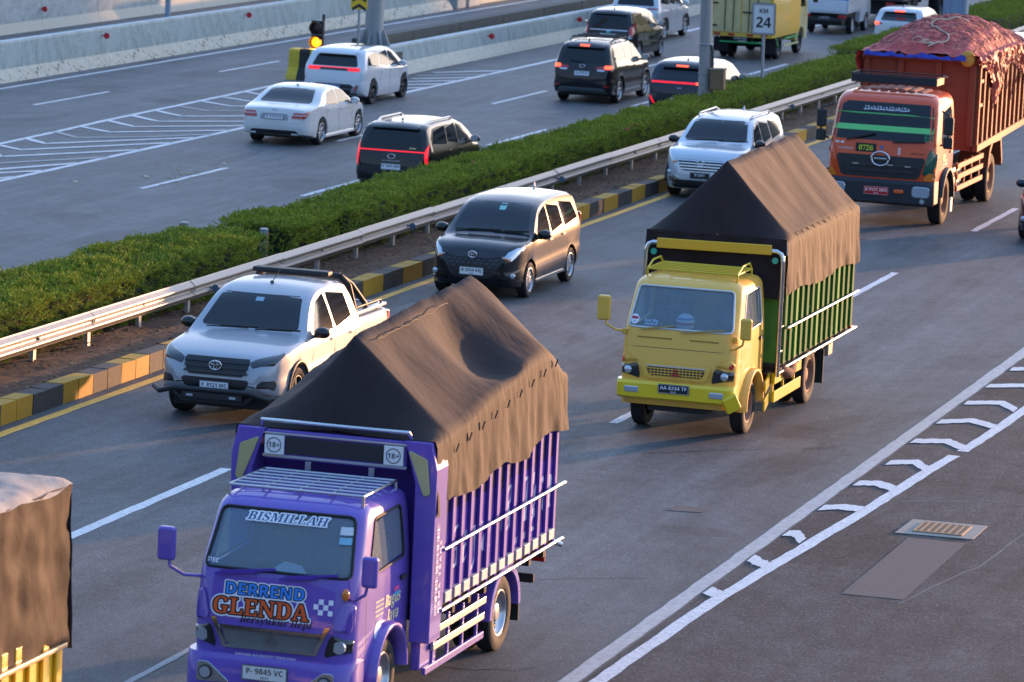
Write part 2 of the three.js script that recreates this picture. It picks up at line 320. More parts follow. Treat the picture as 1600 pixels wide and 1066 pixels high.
line(shoulder, 'edge_line', [[-11.02, -38], [-11.0, -42], [-10.95, -45.4], [-10.91, -46.7], [-10.81, -48.8], [-10.74, -50], [-10.57, -53.2], [-10.45, -56.4], [-10.37, -57.9]], 0.17, mWhite);
line(shoulder, 'edge_line', [[-10.33, -58.3], [-10.25, -60.4], [-10.2, -62.6], [-10.1, -67]], 0.16, mWhite);
for (const q of [[[-10.31, -62.48], [-10.63, -63.06], [-11.11, -62.75]], [[-10.31, -60.7], [-10.71, -61.11], [-11.13, -60.72]], [[-10.36, -58.61], [-10.7, -59.06], [-11.12, -58.79]], [[-10.47, -56.52], [-10.74, -57.07], [-11.06, -56.8]], [[-10.56, -54.78], [-10.85, -55.1], [-11.12, -54.95]], [[-10.64, -53.08], [-10.9, -53.13], [-11.12, -52.9]], [[-10.2, -64.8], [-10.64, -65.02], [-11.12, -64.64]], [[-10.1, -66.7], [-10.7, -66.95], [-11.12, -66.64]], [[-10.84, -50.55], [-11.02, -51.0], [-11.14, -50.95]], [[-10.86, -48.76], [-11.14, -49.14]], [[-10.97, -46.79], [-11.14, -47.0]]]) bandZ(shoulder, 'hatch_stripe', q, 0.42, mWhite, 0.0095);
// left carriageway
for (let z = -56.6; z > -260; z -= 13) line(roadL, 'lane_dash', [[-28.42, z], [-28.42, z - 5]], 0.14, mWhite);
for (let z = -57.0; z > -260; z -= 12.35) line(roadL, 'lane_dash', [[-31.55, z], [-31.55, z - 5]], 0.13, mWhite);
line(roadL, 'edge_line', [[-34.38, -20], [-34.38, -260]], 0.17, mWhite);
line(ramp, 'edge_line', [[-37.1, -80], [-37.34, -88], [-37.43, -91.4], [-37.58, -95], [-37.75, -105], [-37.8, -107.5]], 0.16, mWhite);
line(ramp, 'edge_line', [[-42.85, -30], [-42.78, -105], [-42.72, -150], [-42.6, -220]], 0.15, mWhite);
for (const z of [-84.3, -97.3, -110.2, -123.2, -136]) line(ramp, 'lane_dash', [[-40.42, z], [-40.4, z - 4.8]], 0.12, mWhite);
line(ramp, 'edge_line', [[-38.3, -113], [-38.3, -220]], 0.14, mWhite);
const stripes = [[[-37.2, -87.7], [-36.46, -87.11], [-34.44, -90.91]], [[-37.4, -89.59], [-36.57, -88.74], [-34.42, -92.45]], [[-37.43, -91.41], [-36.53, -90.51], [-35.26, -91.9], [-34.42, -93.4]], [[-37.44, -92.99], [-36.41, -92.23], [-34.45, -94.6]], [[-37.52, -94.88], [-36.5, -93.87], [-34.47, -96.0]], [[-37.53, -96.44], [-36.51, -95.51], [-34.45, -97.5]], [[-37.56, -98.09], [-36.56, -97.16], [-34.45, -99.2]], [[-37.55, -99.61], [-36.54, -98.94], [-34.45, -100.9]], [[-37.62, -101.4], [-36.55, -100.59], [-34.45, -102.6]], [[-37.59, -102.88], [-36.6, -102.2], [-34.45, -104.3]], [[-37.7, -104.81], [-36.7, -103.9], [-34.45, -106]], [[-37.02, -86.6], [-36.24, -85.46], [-34.42, -88.94]], [[-36.85, -85.4], [-35.85, -84.0], [-34.39, -86.98]], [[-36.5, -84.6], [-35.44, -82.6], [-34.42, -85.43]], [[-35.6, -81.3], [-34.42, -83.49]], [[-35.3, -80], [-34.41, -81.93]], [[-35.77, -114.73], [-34.41, -117.05]], [[-35.78, -113.3], [-34.37, -115.49]], [[-35.59, -112.25], [-34.37, -114.08]], [[-35.43, -111.18], [-34.43, -112.62]], [[-35.6, -109.4], [-34.42, -111.27]], [[-35.6, -107.9], [-34.39, -109.86]]];
stripes.forEach((q, i) => line(roadL, 'hatch_stripe', q, 0.19, i % 5 === 2 ? mOld : mWhite, 0.0095, 0.02));
// repair patches, crack filler
const mPatch = std(rgb(0.085, 0.085, 0.09), 0.85, 0, { map: paintTex }), mSeal = std(rgb(0.02, 0.02, 0.022), 0.5);
part(roadR, 'repair_patch', ext(roundPoly([[-12.85, 51.72], [-12.40, 51.78], [-12.36, 52.1], [-12.8, 52.14]], 0.08), 0.002).rotateX(-Math.PI / 2).translate(0, 0.004, 0), mPatch);
part(shoulder, 'repair_patch', sheet(-9.72, -9.0, -51.45, -47.6, 0.004, 1), std(rgb(0.095, 0.09, 0.088), 0.85, 0, { map: paintTex }));
const crack = (parent, pts, w) => { const q = []; for (let i = 0; i + 1 < pts.length; i++) for (let k = 0; k < 6; k++) q.push([lerp(pts[i][0], pts[i + 1][0], k / 6) + rr(-0.03, 0.03), lerp(pts[i][1], pts[i + 1][1], k / 6) + rr(-0.05, 0.05)]); line(parent, 'crack', q, w, mSeal, 0.003, 0.008); };
crack(roadR, [[-13.6, -46.3], [-11.6, -47.6]], 0.02); crack(roadR, [[-13.2, -41.5], [-11.9, -41.9], [-11.5, -43]], 0.02); crack(roadR, [[-14.2, -55.8], [-11.4, -58.2]], 0.018);
crack(shoulder, [[-9.0, -47.4], [-8.6, -50], [-8.4, -53.5]], 0.022); crack(roadL, [[-32.0, -72], [-31.4, -84], [-31.2, -100]], 0.02); crack(shoulder, [[-10.3, -53.9], [-9.3, -54.6], [-7.5, -54.2]], 0.03);

// ---------------------------------------------------------------- median: soil, kerb, guard rail, hedges
const soilTex = dataTex(512, 512, (x, y) => { const v = 0.5 + 0.15 * tn(x, y, 512, 512, 0.03) + 0.25 * (rnd() - 0.5) + (rnd() > 0.985 ? 0.3 : 0); return [0.62 * v, 0.42 * v, 0.28 * v]; }, true, 1, 1);
{
  const g = grid(10, 400, (u, v) => { const x = lerp(-26.02, -22.5, u), z = lerp(-20, -220, v); return [x, 0.17 + 0.06 * n2(x * 1.2, z * 0.7) + 0.04 * n2(x * 4, z * 4), z]; });
  const uv = g.attributes.uv; for (let i = 0; i < uv.count; i++) uv.setXY(i, uv.getX(i) * 1.5, uv.getY(i) * 90);
  struct('median_soil', g, std(rgb(1, 1, 1), 0.95, 0, { map: soilTex, bumpMap: soilTex, bumpScale: 0.03 }));
}
{ // fallen leaves and litter on the soil: too many to count
  const g = ext([[0, -0.03], [0.014, 0], [0, 0.03], [-0.014, 0]], 0.002), n = 5200, im = new THREE.InstancedMesh(g, std(rgb(1, 1, 1), 0.8), n), o = new THREE.Object3D(), c = new THREE.Color();
  for (let i = 0; i < n; i++) { o.position.set(rr(-24.3, -22.75), rr(0.18, 0.26), rr(-48, -125)); o.rotation.set(-1.57 + rr(-0.5, 0.5), rr(-0.5, 0.5), rr(0, 6.28)); o.scale.setScalar(rr(0.5, 1.5)); o.updateMatrix(); im.setMatrixAt(i, o.matrix); const k = rnd(); im.setColorAt(i, k < 0.5 ? c.setRGB(0.14, 0.07, 0.03) : k < 0.8 ? c.setRGB(0.22, 0.14, 0.07) : c.setRGB(0.09, 0.1, 0.03)); }
  im.name = 'leaf_litter'; im.userData = { kind: 'stuff', label: 'brown fallen leaves strewn on the soil under the guard rail', category: 'leaf litter' }; im.castShadow = im.receiveShadow = true; scene.add(im);
}
{
  const kerb = new THREE.Group(); kerb.name = 'median_kerb'; kerb.userData.kind = 'structure'; scene.add(kerb);
  const wear = (base, under, th) => dataTex(128, 128, (x, y) => { const n = n2(x * 0.05 + th * 50, y * 0.05) + 0.5 * n2(x * 0.16, y * 0.16 + th * 9), worn = n > th; const k = 0.9 + 0.12 * n2(x * 0.3, y * 0.3) + 0.08 * (rnd() - 0.5); return (worn ? under : base).map((c) => c * k); });
  const ys = [0.85, 0.95, 1.05].map((t) => std(rgb(1, 1, 1), 0.75, 0, { map: wear([0.74, 0.55, 0.08], [0.45, 0.42, 0.36], t) })), ks = [0.7, 0.8, 0.9].map((t) => std(rgb(1, 1, 1), 0.8, 0, { map: wear([0.235, 0.225, 0.225], [0.36, 0.34, 0.32], t) }));
  const prof = [[-22.42, 0], [-22.78, 0], [-22.775, 0.05], [-22.735, 0.245], [-22.715, 0.272], [-22.68, 0.285], [-22.42, 0.285]].map(([x, y]) => [-x - 22.6, y]).map(([x, y]) => [-x, y]);
  const variants = [0, 1, 2].map((k) => { const g = ext(prof, 0.53, 0.004); const p = g.attributes.position; for (let i = 0; i < p.count; i++) { p.setX(i, p.getX(i) + 0.006 * n3(p.getX(i) * 6, p.getY(i) * 6, k * 7 + p.getZ(i) * 3)); p.setY(i, p.getY(i) + 0.006 * n3(p.getX(i) * 5 + 9, p.getY(i) * 5, k * 7 + p.getZ(i) * 4)); } const uv = g.attributes.uv; g.computeVertexNormals(); return g; });
  let n = 0;
  for (let k = -22; k < 190; k++) {
    const z = -54.24 - 0.5475 * k, m = new THREE.Mesh(variants[(k + 66) % 3], (Math.floor(k / 2) & 1 ? ys : ks)[(k * 7 + 700) % 3]);
    m.name = 'kerb_block'; m.position.set(-22.6 + 0.006 * n2(k, 3), rr(-0.006, 0.006), z - 0.54); m.rotation.y = rr(-0.008, 0.008); m.castShadow = m.receiveShadow = true; kerb.add(m); n++;
  }
}
{
  const t = thing('guard_rail', 'galvanized steel guard rail on slim posts running along the median kerb', 'guard rail');
  const galv = std(rgb(0.36, 0.34, 0.32), 0.55, 0.5, { roughnessMap: mottle, map: mottle }), post = std(rgb(0.42, 0.40, 0.37), 0.5, 0.5);
  const w = [[0, 0], [0.012, 0.02], [0.078, 0.075], [0.082, 0.09], [0.078, 0.105], [0.022, 0.145], [0.018, 0.16], [0.022, 0.175], [0.078, 0.215], [0.082, 0.23], [0.078, 0.245], [0.012, 0.3], [0, 0.32]];
  const out = [...w, ...[...w].reverse().map(([x, y]) => [x - 0.006, y])];
  const beam = ext(out, 4.24), postG = merge([bx(-0.03, 0.03, 0, 0.62, -0.05, 0.05)]);
  for (let k = 0; k < 26; k++) {
    const z = -47.1 - 4.2 * k, g = new THREE.Mesh(beam, galv); g.name = 'rail_beam'; g.position.set(-23.78 + (k & 1 ? 0.003 : 0) + rr(-0.008, 0.008), 0.37 + rr(-0.008, 0.008), z - 4.2); g.castShadow = g.receiveShadow = true; t.add(g);
    part(g, 'splice_bolt', new THREE.SphereGeometry(0.016, 6, 4).translate(0.024, 0.16, 4.1), galv);
  }
  for (let k = 0; k < 52; k++) { const m = new THREE.Mesh(postG, post); m.name = 'post'; m.position.set(-23.84, 0.02, -47.12 - 2.1 * k); m.rotation.z = rr(-0.02, 0.02); m.castShadow = m.receiveShadow = true; t.add(m); part(m, 'bolt', new THREE.SphereGeometry(0.022, 6, 4).translate(0.085, 0.51, 0), post); }
  const blue = std(rgb(0.10, 0.15, 0.22), 0.35), org = std(rgb(0.75, 0.16, 0.04), 0.4);
  for (const [z, o] of [[-64.6, 0], [-74.9, 1], [-84.9, 1], [-95.3, 0], [-106.1, 0], [-116.5, 0]]) {
    part(t, 'reflector', [new THREE.CylinderGeometry(0.062, 0.062, 0.02, 16).rotateX(Math.PI / 2).translate(-23.62, 0.50, z), bx(-23.76, -23.6, 0.485, 0.515, z - 0.035, z - 0.012)], blue, 'round blue-grey reflector');
    if (o) part(t, 'painted_sun_patch', ext(roundPoly([[0, 0], [0.9, 0], [1.05, 0.05], [0.2, 0.05]], 0.02), 0.002).rotateY(Math.PI / 2).translate(-23.772, 0.505, z + 2.4), org, 'orange patch of sunlight painted on the beam');  // orange strips put the low sunlight on the rail in as colour
  }
}
// hedges
const leafG = (() => { const g = ext([[0, 0], [0.011, 0.016], [0.009, 0.036], [0, 0.05], [-0.009, 0.036], [-0.011, 0.016]], 0.0006); g.deleteAttribute('uv'); return g; })();
const sprig = (() => { const o = []; for (let i = 0; i < 7; i++) { const g = new THREE.BufferGeometry(); const w = rr(0.009, 0.014), l = rr(0.035, 0.055); g.setAttribute('position', new THREE.Float32BufferAttribute([0, 0, 0, w, l * 0.45, 0.004, 0, l, -0.004, -w, l * 0.45, 0.004], 3)); g.setIndex([0, 1, 2, 0, 2, 3]); g.computeVertexNormals(); g.rotateX(rr(0.15, 1.2)); g.rotateY(i * 2.4 + rr(-0.4, 0.4)); g.translate(0, 0.012 * i, 0); o.push(norm(g)); } return mergeGeometries(o); })();
const leafMat = new THREE.MeshPhysicalMaterial({ color: rgb(1, 1, 1), roughness: 0.85, specularIntensity: 0.4, transmission: 0.14, thickness: 0, side: THREE.DoubleSide });
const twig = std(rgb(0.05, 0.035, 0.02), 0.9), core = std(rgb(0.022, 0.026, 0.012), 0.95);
function hedge(z0, z1, x0, x1, h, label, dens = 800, flowers = 0) {
  const L = z0 - z1, t = thing('hedge', label, 'hedge', [(x0 + x1) / 2, 0.15, (z0 + z1) / 2], 0, 'clipped hedges along the median');
  const W = x1 - x0, H = h - 0.15, id = z0 * 0.37;
  const bump = (a, b, c) => 0.06 * n3(a * 0.9 + id, b * 1.1, c * 0.55) + 0.045 * n3(a * 2.3, b * 2.3 + id, c * 2.1);
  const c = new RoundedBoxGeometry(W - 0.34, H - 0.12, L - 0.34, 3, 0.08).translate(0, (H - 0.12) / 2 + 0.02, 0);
  part(t, 'dark_core', c, core);  // solid dark filler; its near-black colour paints the shade inside the hedge
  part(t, 'stem', Array.from({ length: Math.ceil(L * 2.5) }, () => { const x = rr(-W / 2 + 0.1, W / 2 - 0.1), z = rr(-L / 2, L / 2); return rod([x, -0.1, z], [x + rr(-0.1, 0.1), 0.35, z + rr(-0.1, 0.1)], 0.014, 0.01, 5); }), twig);
  const side = 0.42, area = W * L + 2 * H * L * side + 2 * W * H * side, n = Math.round(area * dens), im = new THREE.InstancedMesh(sprig, leafMat, n), o = new THREE.Object3D(), col = new THREE.Color(), up = V(0, 1, 0), nn = V(), q2 = new THREE.Quaternion();
  const R = 0.09;
  for (let i = 0; i < n; i++) {
    let k = rnd() * area, x, y, z;
    if (k < W * L) { x = rr(-W / 2, W / 2); z = rr(-L / 2, L / 2); y = H; nn.set(0, 1, 0); }
    else if (k < W * L + 2 * H * L * side) { const s = rnd() < 0.72 ? 1 : -1; x = s * W / 2; y = rr(0.02, H); z = rr(-L / 2, L / 2); nn.set(s, 0, 0); }
    else { const s = rnd() < 0.5 ? 1 : -1; z = s * L / 2; x = rr(-W / 2, W / 2); y = rr(0.02, H); nn.set(0, 0, s); }
    // round the top edges
    const ex = Math.abs(x) - (W / 2 - R), ey = y - (H - R), ez = Math.abs(z) - (L / 2 - R);
    if (ey > 0 && (ex > 0 || ez > 0)) { const v = V(ex > 0 ? ex * Math.sign(x) : 0, ey, ez > 0 ? ez * Math.sign(z) : 0), l = v.length(); if (l > R) { v.multiplyScalar(R / l); if (ex > 0) x = Math.sign(x) * (W / 2 - R) + v.x; y = H - R + v.y; if (ez > 0) z = Math.sign(z) * (L / 2 - R) + v.z; } nn.copy(v).normalize(); }
    const b = bump(x, y, z), deep = -Math.pow(rnd(), 2) * (nn.y > 0.7 ? 0.09 : 0.2), gap = n3(x * 1.7, y * 3 + 4, z * 1.7 + id) > 0.25 && nn.y < 0.5 ? -0.13 : 0;
    x += nn.x * (b + deep + gap); y += nn.y * (b + deep) + (nn.y > 0.8 && rnd() < 0.05 ? rr(0.01, 0.07) : 0); z += nn.z * (b + deep + gap);
    o.position.set(x, Math.max(0, y), z);
    nn.add(V(rr(-0.8, 0.8), rr(-0.3, 0.9), rr(-0.8, 0.8))).normalize();
    o.quaternion.setFromUnitVectors(up, nn); q2.setFromAxisAngle(up, rr(0, 6.28)); o.quaternion.multiply(q2);
    o.scale.setScalar(rr(0.6, 1.15)); o.updateMatrix(); im.setMatrixAt(i, o.matrix);
    const t1 = rnd(), pn = 0.5 + 0.5 * n3(x * 0.8, y, z * 0.5 + id), dry = rnd() < 0.04;
    if (dry) col.setRGB(0.16, 0.11, 0.03); else col.setRGB(lerp(0.135, 0.32, t1 * 0.65 + pn * 0.35), lerp(0.185, 0.365, t1 * 0.65 + pn * 0.35), lerp(0.022, 0.03, t1));
    im.setColorAt(i, col);
  }
  im.name = 'foliage'; im.userData = { kind: 'stuff' }; im.castShadow = im.receiveShadow = true; t.add(im);
  if (flowers) part(t, 'flower', Array.from({ length: flowers }, () => { const z = rr(-L / 2 + 4, L / 2 - 8), x = rr(-W / 2, W / 2); return new THREE.IcosahedronGeometry(rr(0.02, 0.04), 0).translate(x, H + 0.03, z); }), std(rgb(0.45, 0.06, 0.05), 0.7), 'small red blossoms on the hedge top');
  return t;
}
hedge(-46, -68.5, -25.75, -24.12, 0.93, 'long flat-topped hedge at the left edge, ending before two bollards');
hedge(-70.0, -72.6, -25.6, -24.2, 0.90, 'short block of clipped hedge just behind two grey bollards');
hedge(-73.0, -97.6, -25.42, -24.15, 0.92, 'long clipped hedge with a few red blossoms beside black minivan roof', 650, 26);
hedge(-97.9, -119.0, -25.3, -24.12, 0.90, 'clipped hedge holding the kilometre sign and the box-carrying pole', 450);
hedge(-119.2, -133.5, -25.6, -24.1, 1.1, 'taller loose hedge behind the kilometre sign, beside the dump truck', 350);
hedge(-138.5, -164, -26.1, -24.1, 1.05, 'distant hedge right of the blue-grey gantry column', 200);
for (const [x, lab] of [[-25.95, 'grey bollard at the carriageway end of the gap between hedges'], [-24.5, 'grey bollard with red marks near guard rail, between two hedges']]) {
  const t = thing('bollard', lab, 'bollard', [x, 0.12, -69.3], 0, 'bollards in the hedge gap');
  part(t, 'post', [new THREE.CylinderGeometry(0.072, 0.075, 0.8, 18).translate(0, 0.4, 0)], std(rgb(0.20, 0.23, 0.26), 0.6, 0, { map: mottle }));
  part(t, 'cap', new THREE.CylinderGeometry(0.066, 0.074, 0.02, 18).translate(0, 0.81, 0), std(rgb(0.42, 0.42, 0.4), 0.7));
  if (x > -25) part(t, 'marking', Array.from({ length: 9 }, (_, i) => bx(0.066, 0.078, 0.12 + i * 0.075, 0.15 + i * 0.075 + rr(0, 0.02), -0.02, 0.02)), std(rgb(0.5, 0.09, 0.05), 0.6));
}
// drain grate in the shoulder
{
  const t = thing('drain_grate', 'rusty square drain grate set in a concrete collar on the shoulder', 'drain grate', [-9.45, 0.004, -52.2]);
  const conc = std(rgb(0.30, 0.28, 0.24), 0.85, 0, { map: mottle }), iron = std(rgb(0.30, 0.20, 0.12), 0.7, 0.3);
  part(t, 'collar', ext([[-0.48, -0.52], [0.48, -0.46], [0.48, 0.54], [-0.46, 0.52]], 0.005, 0.002, [[[-0.3, -0.34], [0.32, -0.34], [0.32, 0.36], [-0.3, 0.36]]]).rotateX(-Math.PI / 2), conc);
  part(t, 'pit_shade', bx(-0.3, 0.32, 0.0, 0.003, -0.36, 0.34), std(rgb(0.01, 0.01, 0.01), 1));  // near-black plate, painting the darkness below the bars
  part(t, 'frame', [bx(-0.3, 0.32, 0.004, 0.02, -0.36, -0.33), bx(-0.3, 0.32, 0.004, 0.02, 0.31, 0.34), bx(-0.3, -0.27, 0.004, 0.02, -0.328, 0.308), bx(0.29, 0.32, 0.004, 0.02, -0.328, 0.308)], iron);
  for (let i = 0; i < 10; i++) part(t, 'bar', bx(-0.268, 0.288, 0.006, 0.019, -0.31 + i * 0.064, -0.278 + i * 0.064), iron);
  for (let i = 0; i < 6; i++) part(t, 'bar', bx(-0.225 + i * 0.088, -0.198 + i * 0.088, 0.007, 0.0215, -0.33, 0.31), iron);
}
// debris on the left carriageway
{
  const t = thing('road_debris', 'scatter of dry crumbs and flakes on the left carriageway near hatching', 'debris');
  t.userData.kind = 'stuff';
  const g = []; for (let i = 0; i < 55; i++) { const a = rr(0, 6.28), r = Math.abs(rr(-1, 1) * rr(0, 1)) * 2.2; g.push(box(rr(0.03, 0.10), 0.008, rr(0.02, 0.07), -31.8 + Math.cos(a) * r * 0.7, 0.006, -85.0 + Math.sin(a) * r * 2.2, 0, [0, rr(0, 3), 0])); }
  for (const [x, z, w] of [[-32.3, -83.9, 0.3], [-31.9, -87.5, 0.25], [-33.1, -82.0, 0.3]]) g.push(box(w * 0.3, 0.008, w, x, 0.006, z, 0, [0, 0.5, 0]));
  part(t, 'flake', g, std(rgb(0.45, 0.38, 0.25), 0.9));
}

// ---------------------------------------------------------------- barriers and walls on the left
const concTex = dataTex(512, 256, (x, y) => { const v = 0.86 + 0.05 * tn(x, y, 512, 256, 0.012) + 0.05 * tn(x, y, 512, 256, 0.05) + 0.04 * (rnd() - 0.5) - (n2(x * 0.05, y * 0.006) > 0.6 ? 0.06 : 0); return [v * 0.97, v, v * 0.99]; });
const flake = (th) => dataTex(512, 256, (x, y) => { const d = n2(x * 0.02, y * 0.03) + 0.6 * n2(x * 0.07, y * 0.09) > th ? 0.62 : 1, v = (0.90 + 0.05 * tn(x, y, 512, 256, 0.06) + 0.04 * (rnd() - 0.5)) * d; return [v, v * 0.98, v * 0.92]; });
const mWall = std(rgb(0.50, 0.56, 0.55), 0.85, 0, { map: concTex }), mBase = std(rgb(0.68, 0.67, 0.62), 0.85, 0, { map: flake(1.2) }), mFlaky = std(rgb(0.70, 0.68, 0.62), 0.85, 0, { map: flake(0.75) }), mDark = std(rgb(0.13, 0.125, 0.115), 0.9, 0, { map: concTex }), mTop = std(rgb(0.74, 0.75, 0.74), 0.8, 0, { map: concTex }), mGreyWall = std(rgb(0.58, 0.60, 0.60), 0.85, 0, { map: concTex });
const redM = std(rgb(0.55, 0.02, 0.03), 0.35);
function barrier(label, x, z0, z1, prof, h, seg, reflectors = []) { // prof: [batter, base height]; face towards +x
  const t = thing('concrete_barrier', label, 'barrier', [x, 0, 0], 0, 'concrete barriers along the ramp');
  const [bt, bh] = prof, n = Math.round((z0 - z1) / seg);
  const up = ext([[-bt, bh], [-bt - 0.05, h - 0.06], [-bt - 0.3, h - 0.06], [-bt - 0.34, bh]], seg - 0.012), lo = ext([[0.0, 0], [-bt * 0.25, bh * 0.3], [-bt, bh], [-bt - 0.34, bh], [-bt - 0.34, 0]], seg - 0.012), cap = ext([[-bt - 0.045, h - 0.06], [-bt - 0.05, h], [-bt - 0.3, h], [-bt - 0.305, h - 0.06]], seg - 0.012);
  for (const g of [up, lo, cap]) { const uv = g.attributes.uv, p = g.attributes.position; for (let i = 0; i < uv.count; i++) uv.setXY(i, p.getZ(i) / 4, (p.getY(i) + p.getX(i) * 0.4) / 2); }
  for (let k = 0; k < n; k++) {
    const z = z0 - (k + 1) * seg, off = k * 0.237;
    for (const [nm, g0, m] of [['wall_panel', up, mWall], ['barrier_base', lo, x < -40 ? mFlaky : mBase], ['coping', cap, mTop]]) { const g = g0.clone(), uv = g.attributes.uv; for (let i = 0; i < uv.count; i++) uv.setX(i, uv.getX(i) + off); const o = part(t, nm, g, m); o.position.set(rr(-0.006, 0.006), 0, z); }
  }
  for (const z of reflectors) part(t, 'reflector', [new THREE.CylinderGeometry(0.085, 0.085, 0.03, 16).rotateX(Math.PI / 2).translate(-bt + 0.12, h - 0.2, z), bx(-bt - 0.03, -bt + 0.12, h - 0.215, h - 0.185, z - 0.035, z - 0.016)], redM, 'round red reflector');
  return t;
}
barrier('pale concrete barrier with flaking white base along the far ramp edge', -43.35, -60, -141, [0.2, 0.32], 1.02, 4.5, [-88, -98.7, -109.5, -120.8, -131]);
barrier('long pale blue-grey concrete barrier with white base beside hatched gore', -36.15, -110.6, -200, [0.2, 0.33], 0.8, 4.47, [-121.8, -131.4, -141, -151]);
{
  const t = thing('parapet_wall', 'dark stained concrete parapet running behind the pale barrier', 'wall', [-37.45, 0, 0]);
  for (let k = 0; k < 20; k++) part(t, 'wall_panel', box(0.35, 0.94, 4.46, 0, 0.47, -113 - 4.48 * k - 2.24, 0.02), mDark);
  const u = thing('ramp_wall', 'high pale concrete wall at the upper left beyond the ramp', 'wall', [-49.9, 0, 0]);
  for (let k = 0; k < 30; k++) { part(u, 'wall_panel', box(0.4, 1.0, 4.48, -0.2, 0.7, -80 - 4.5 * k - 2.25, 0.015), mGreyWall); part(u, 'wall_base', ext([[0.12, 0], [0, 0.3], [-0.4, 0.3], [-0.4, 0]], 4.48).translate(0, 0, -80 - 4.5 * k - 4.49), mBase); }
  for (const z of [-98, -109, -120.4, -132]) part(u, 'reflector', [new THREE.CylinderGeometry(0.085, 0.085, 0.03, 16).rotateX(Math.PI / 2).translate(0.14, 0.62, z), bx(0, 0.14, 0.605, 0.635, z - 0.035, z - 0.016)], redM);
  for (const [z, w, lab] of [[-141.8, 1.0, 'squat concrete pillar at the end of far barrier'], [-143.3, 1.3, 'wider concrete pillar just beyond the far barrier end']]) { const b = thing('concrete_pillar', lab, 'pillar', [-43.6, 0, z]); part(b, 'block', box(0.6, 1.5, w, 0, 0.75, 0, 0.03), mGreyWall); part(b, 'coping', box(0.66, 0.08, w + 0.06, 0, 1.54, 0, 0.01), mTop); }
  const w3 = thing('ramp_wall', 'pale concrete wall continuing beyond the two pillars', 'wall', [-43.7, 0, 0]);
  for (let k = 0; k < 8; k++) part(w3, 'wall_panel', box(0.4, 1.3, 4.46, 0, 0.65, -144.4 - 4.5 * k - 2.25, 0.015), mWall);
}
{ // striped barrier nose
  const t = thing('barrier_nose', 'yellow and black striped concrete barrier end below the amber signal', 'barrier', [-37.3, 0, -109.9]);
  const yel = std(rgb(0.72, 0.50, 0.03), 0.6, 0, { map: paintTex }), blk = std(rgb(0.025, 0.025, 0.025), 0.7, 0, { map: paintTex });
  const prof = [[0.30, 0], [0.24, 0.14], [0.10, 0.34], [0.06, 0.78], [0.0, 0.82], [-0.35, 0.82], [-0.35, 0]];
  for (let i = 0; i < 6; i++) part(t, 'stripe_block', ext(prof, 0.29, 0.004).rotateY(-Math.PI / 2).translate(-0.62 + i * 0.298, i === 0 ? -0.01 : 0, 0.3), i % 2 ? blk : yel);
}
{
  const t = thing('traffic_light', 'two-lamp flashing signal with lit amber lens above striped barrier', 'traffic light', [-37.62, 0, -110.5]);
  const hous = std(rgb(0.02, 0.02, 0.022), 0.5);
  part(t, 'pole', rod([0, 0, 0], [0.02, 1.72, 0], 0.04), std(rgb(0.06, 0.06, 0.065), 0.5, 0.4));
  part(t, 'housing', [box(0.36, 0.38, 0.16, -0.1, 1.36, 0.1, 0.04), box(0.36, 0.38, 0.16, -0.1, 0.97, 0.1, 0.04)], hous);
  for (const [y, lit] of [[1.36, 0], [0.97, 1]]) {
    part(t, 'visor', new THREE.CylinderGeometry(0.165, 0.15, 0.2, 20, 1, true, Math.PI / 2 + 0.5, Math.PI * 2 - 1.0).rotateX(Math.PI / 2).translate(-0.1, y, 0.27), std(rgb(0.02, 0.02, 0.022), 0.5, 0, { side: THREE.DoubleSide }));
    part(t, 'lens', new THREE.SphereGeometry(0.15, 20, 8, 0, 6.283, 0, 1.2).rotateX(Math.PI / 2).scale(1, 1, 0.35).translate(-0.1, y, 0.16), lit ? new THREE.MeshStandardMaterial({ color: rgb(0.6, 0.25, 0.02), emissive: rgb(1, 0.36, 0.01), emissiveIntensity: 0.55, roughness: 0.3 }) : std(rgb(0.05, 0.035, 0.03), 0.3), lit ? 'lit amber lens' : 'unlit lens');
  }
  const glow = new THREE.PointLight(rgb(1, 0.5, 0.1), 0.5, 6, 2); glow.position.set(-37.72, 0.97, -110.0); glow.castShadow = true; glow.name = 'signal_light'; scene.add(glow);
}
const galvPole = std(rgb(0.34, 0.36, 0.37), 0.5, 0.35, { map: mottle });
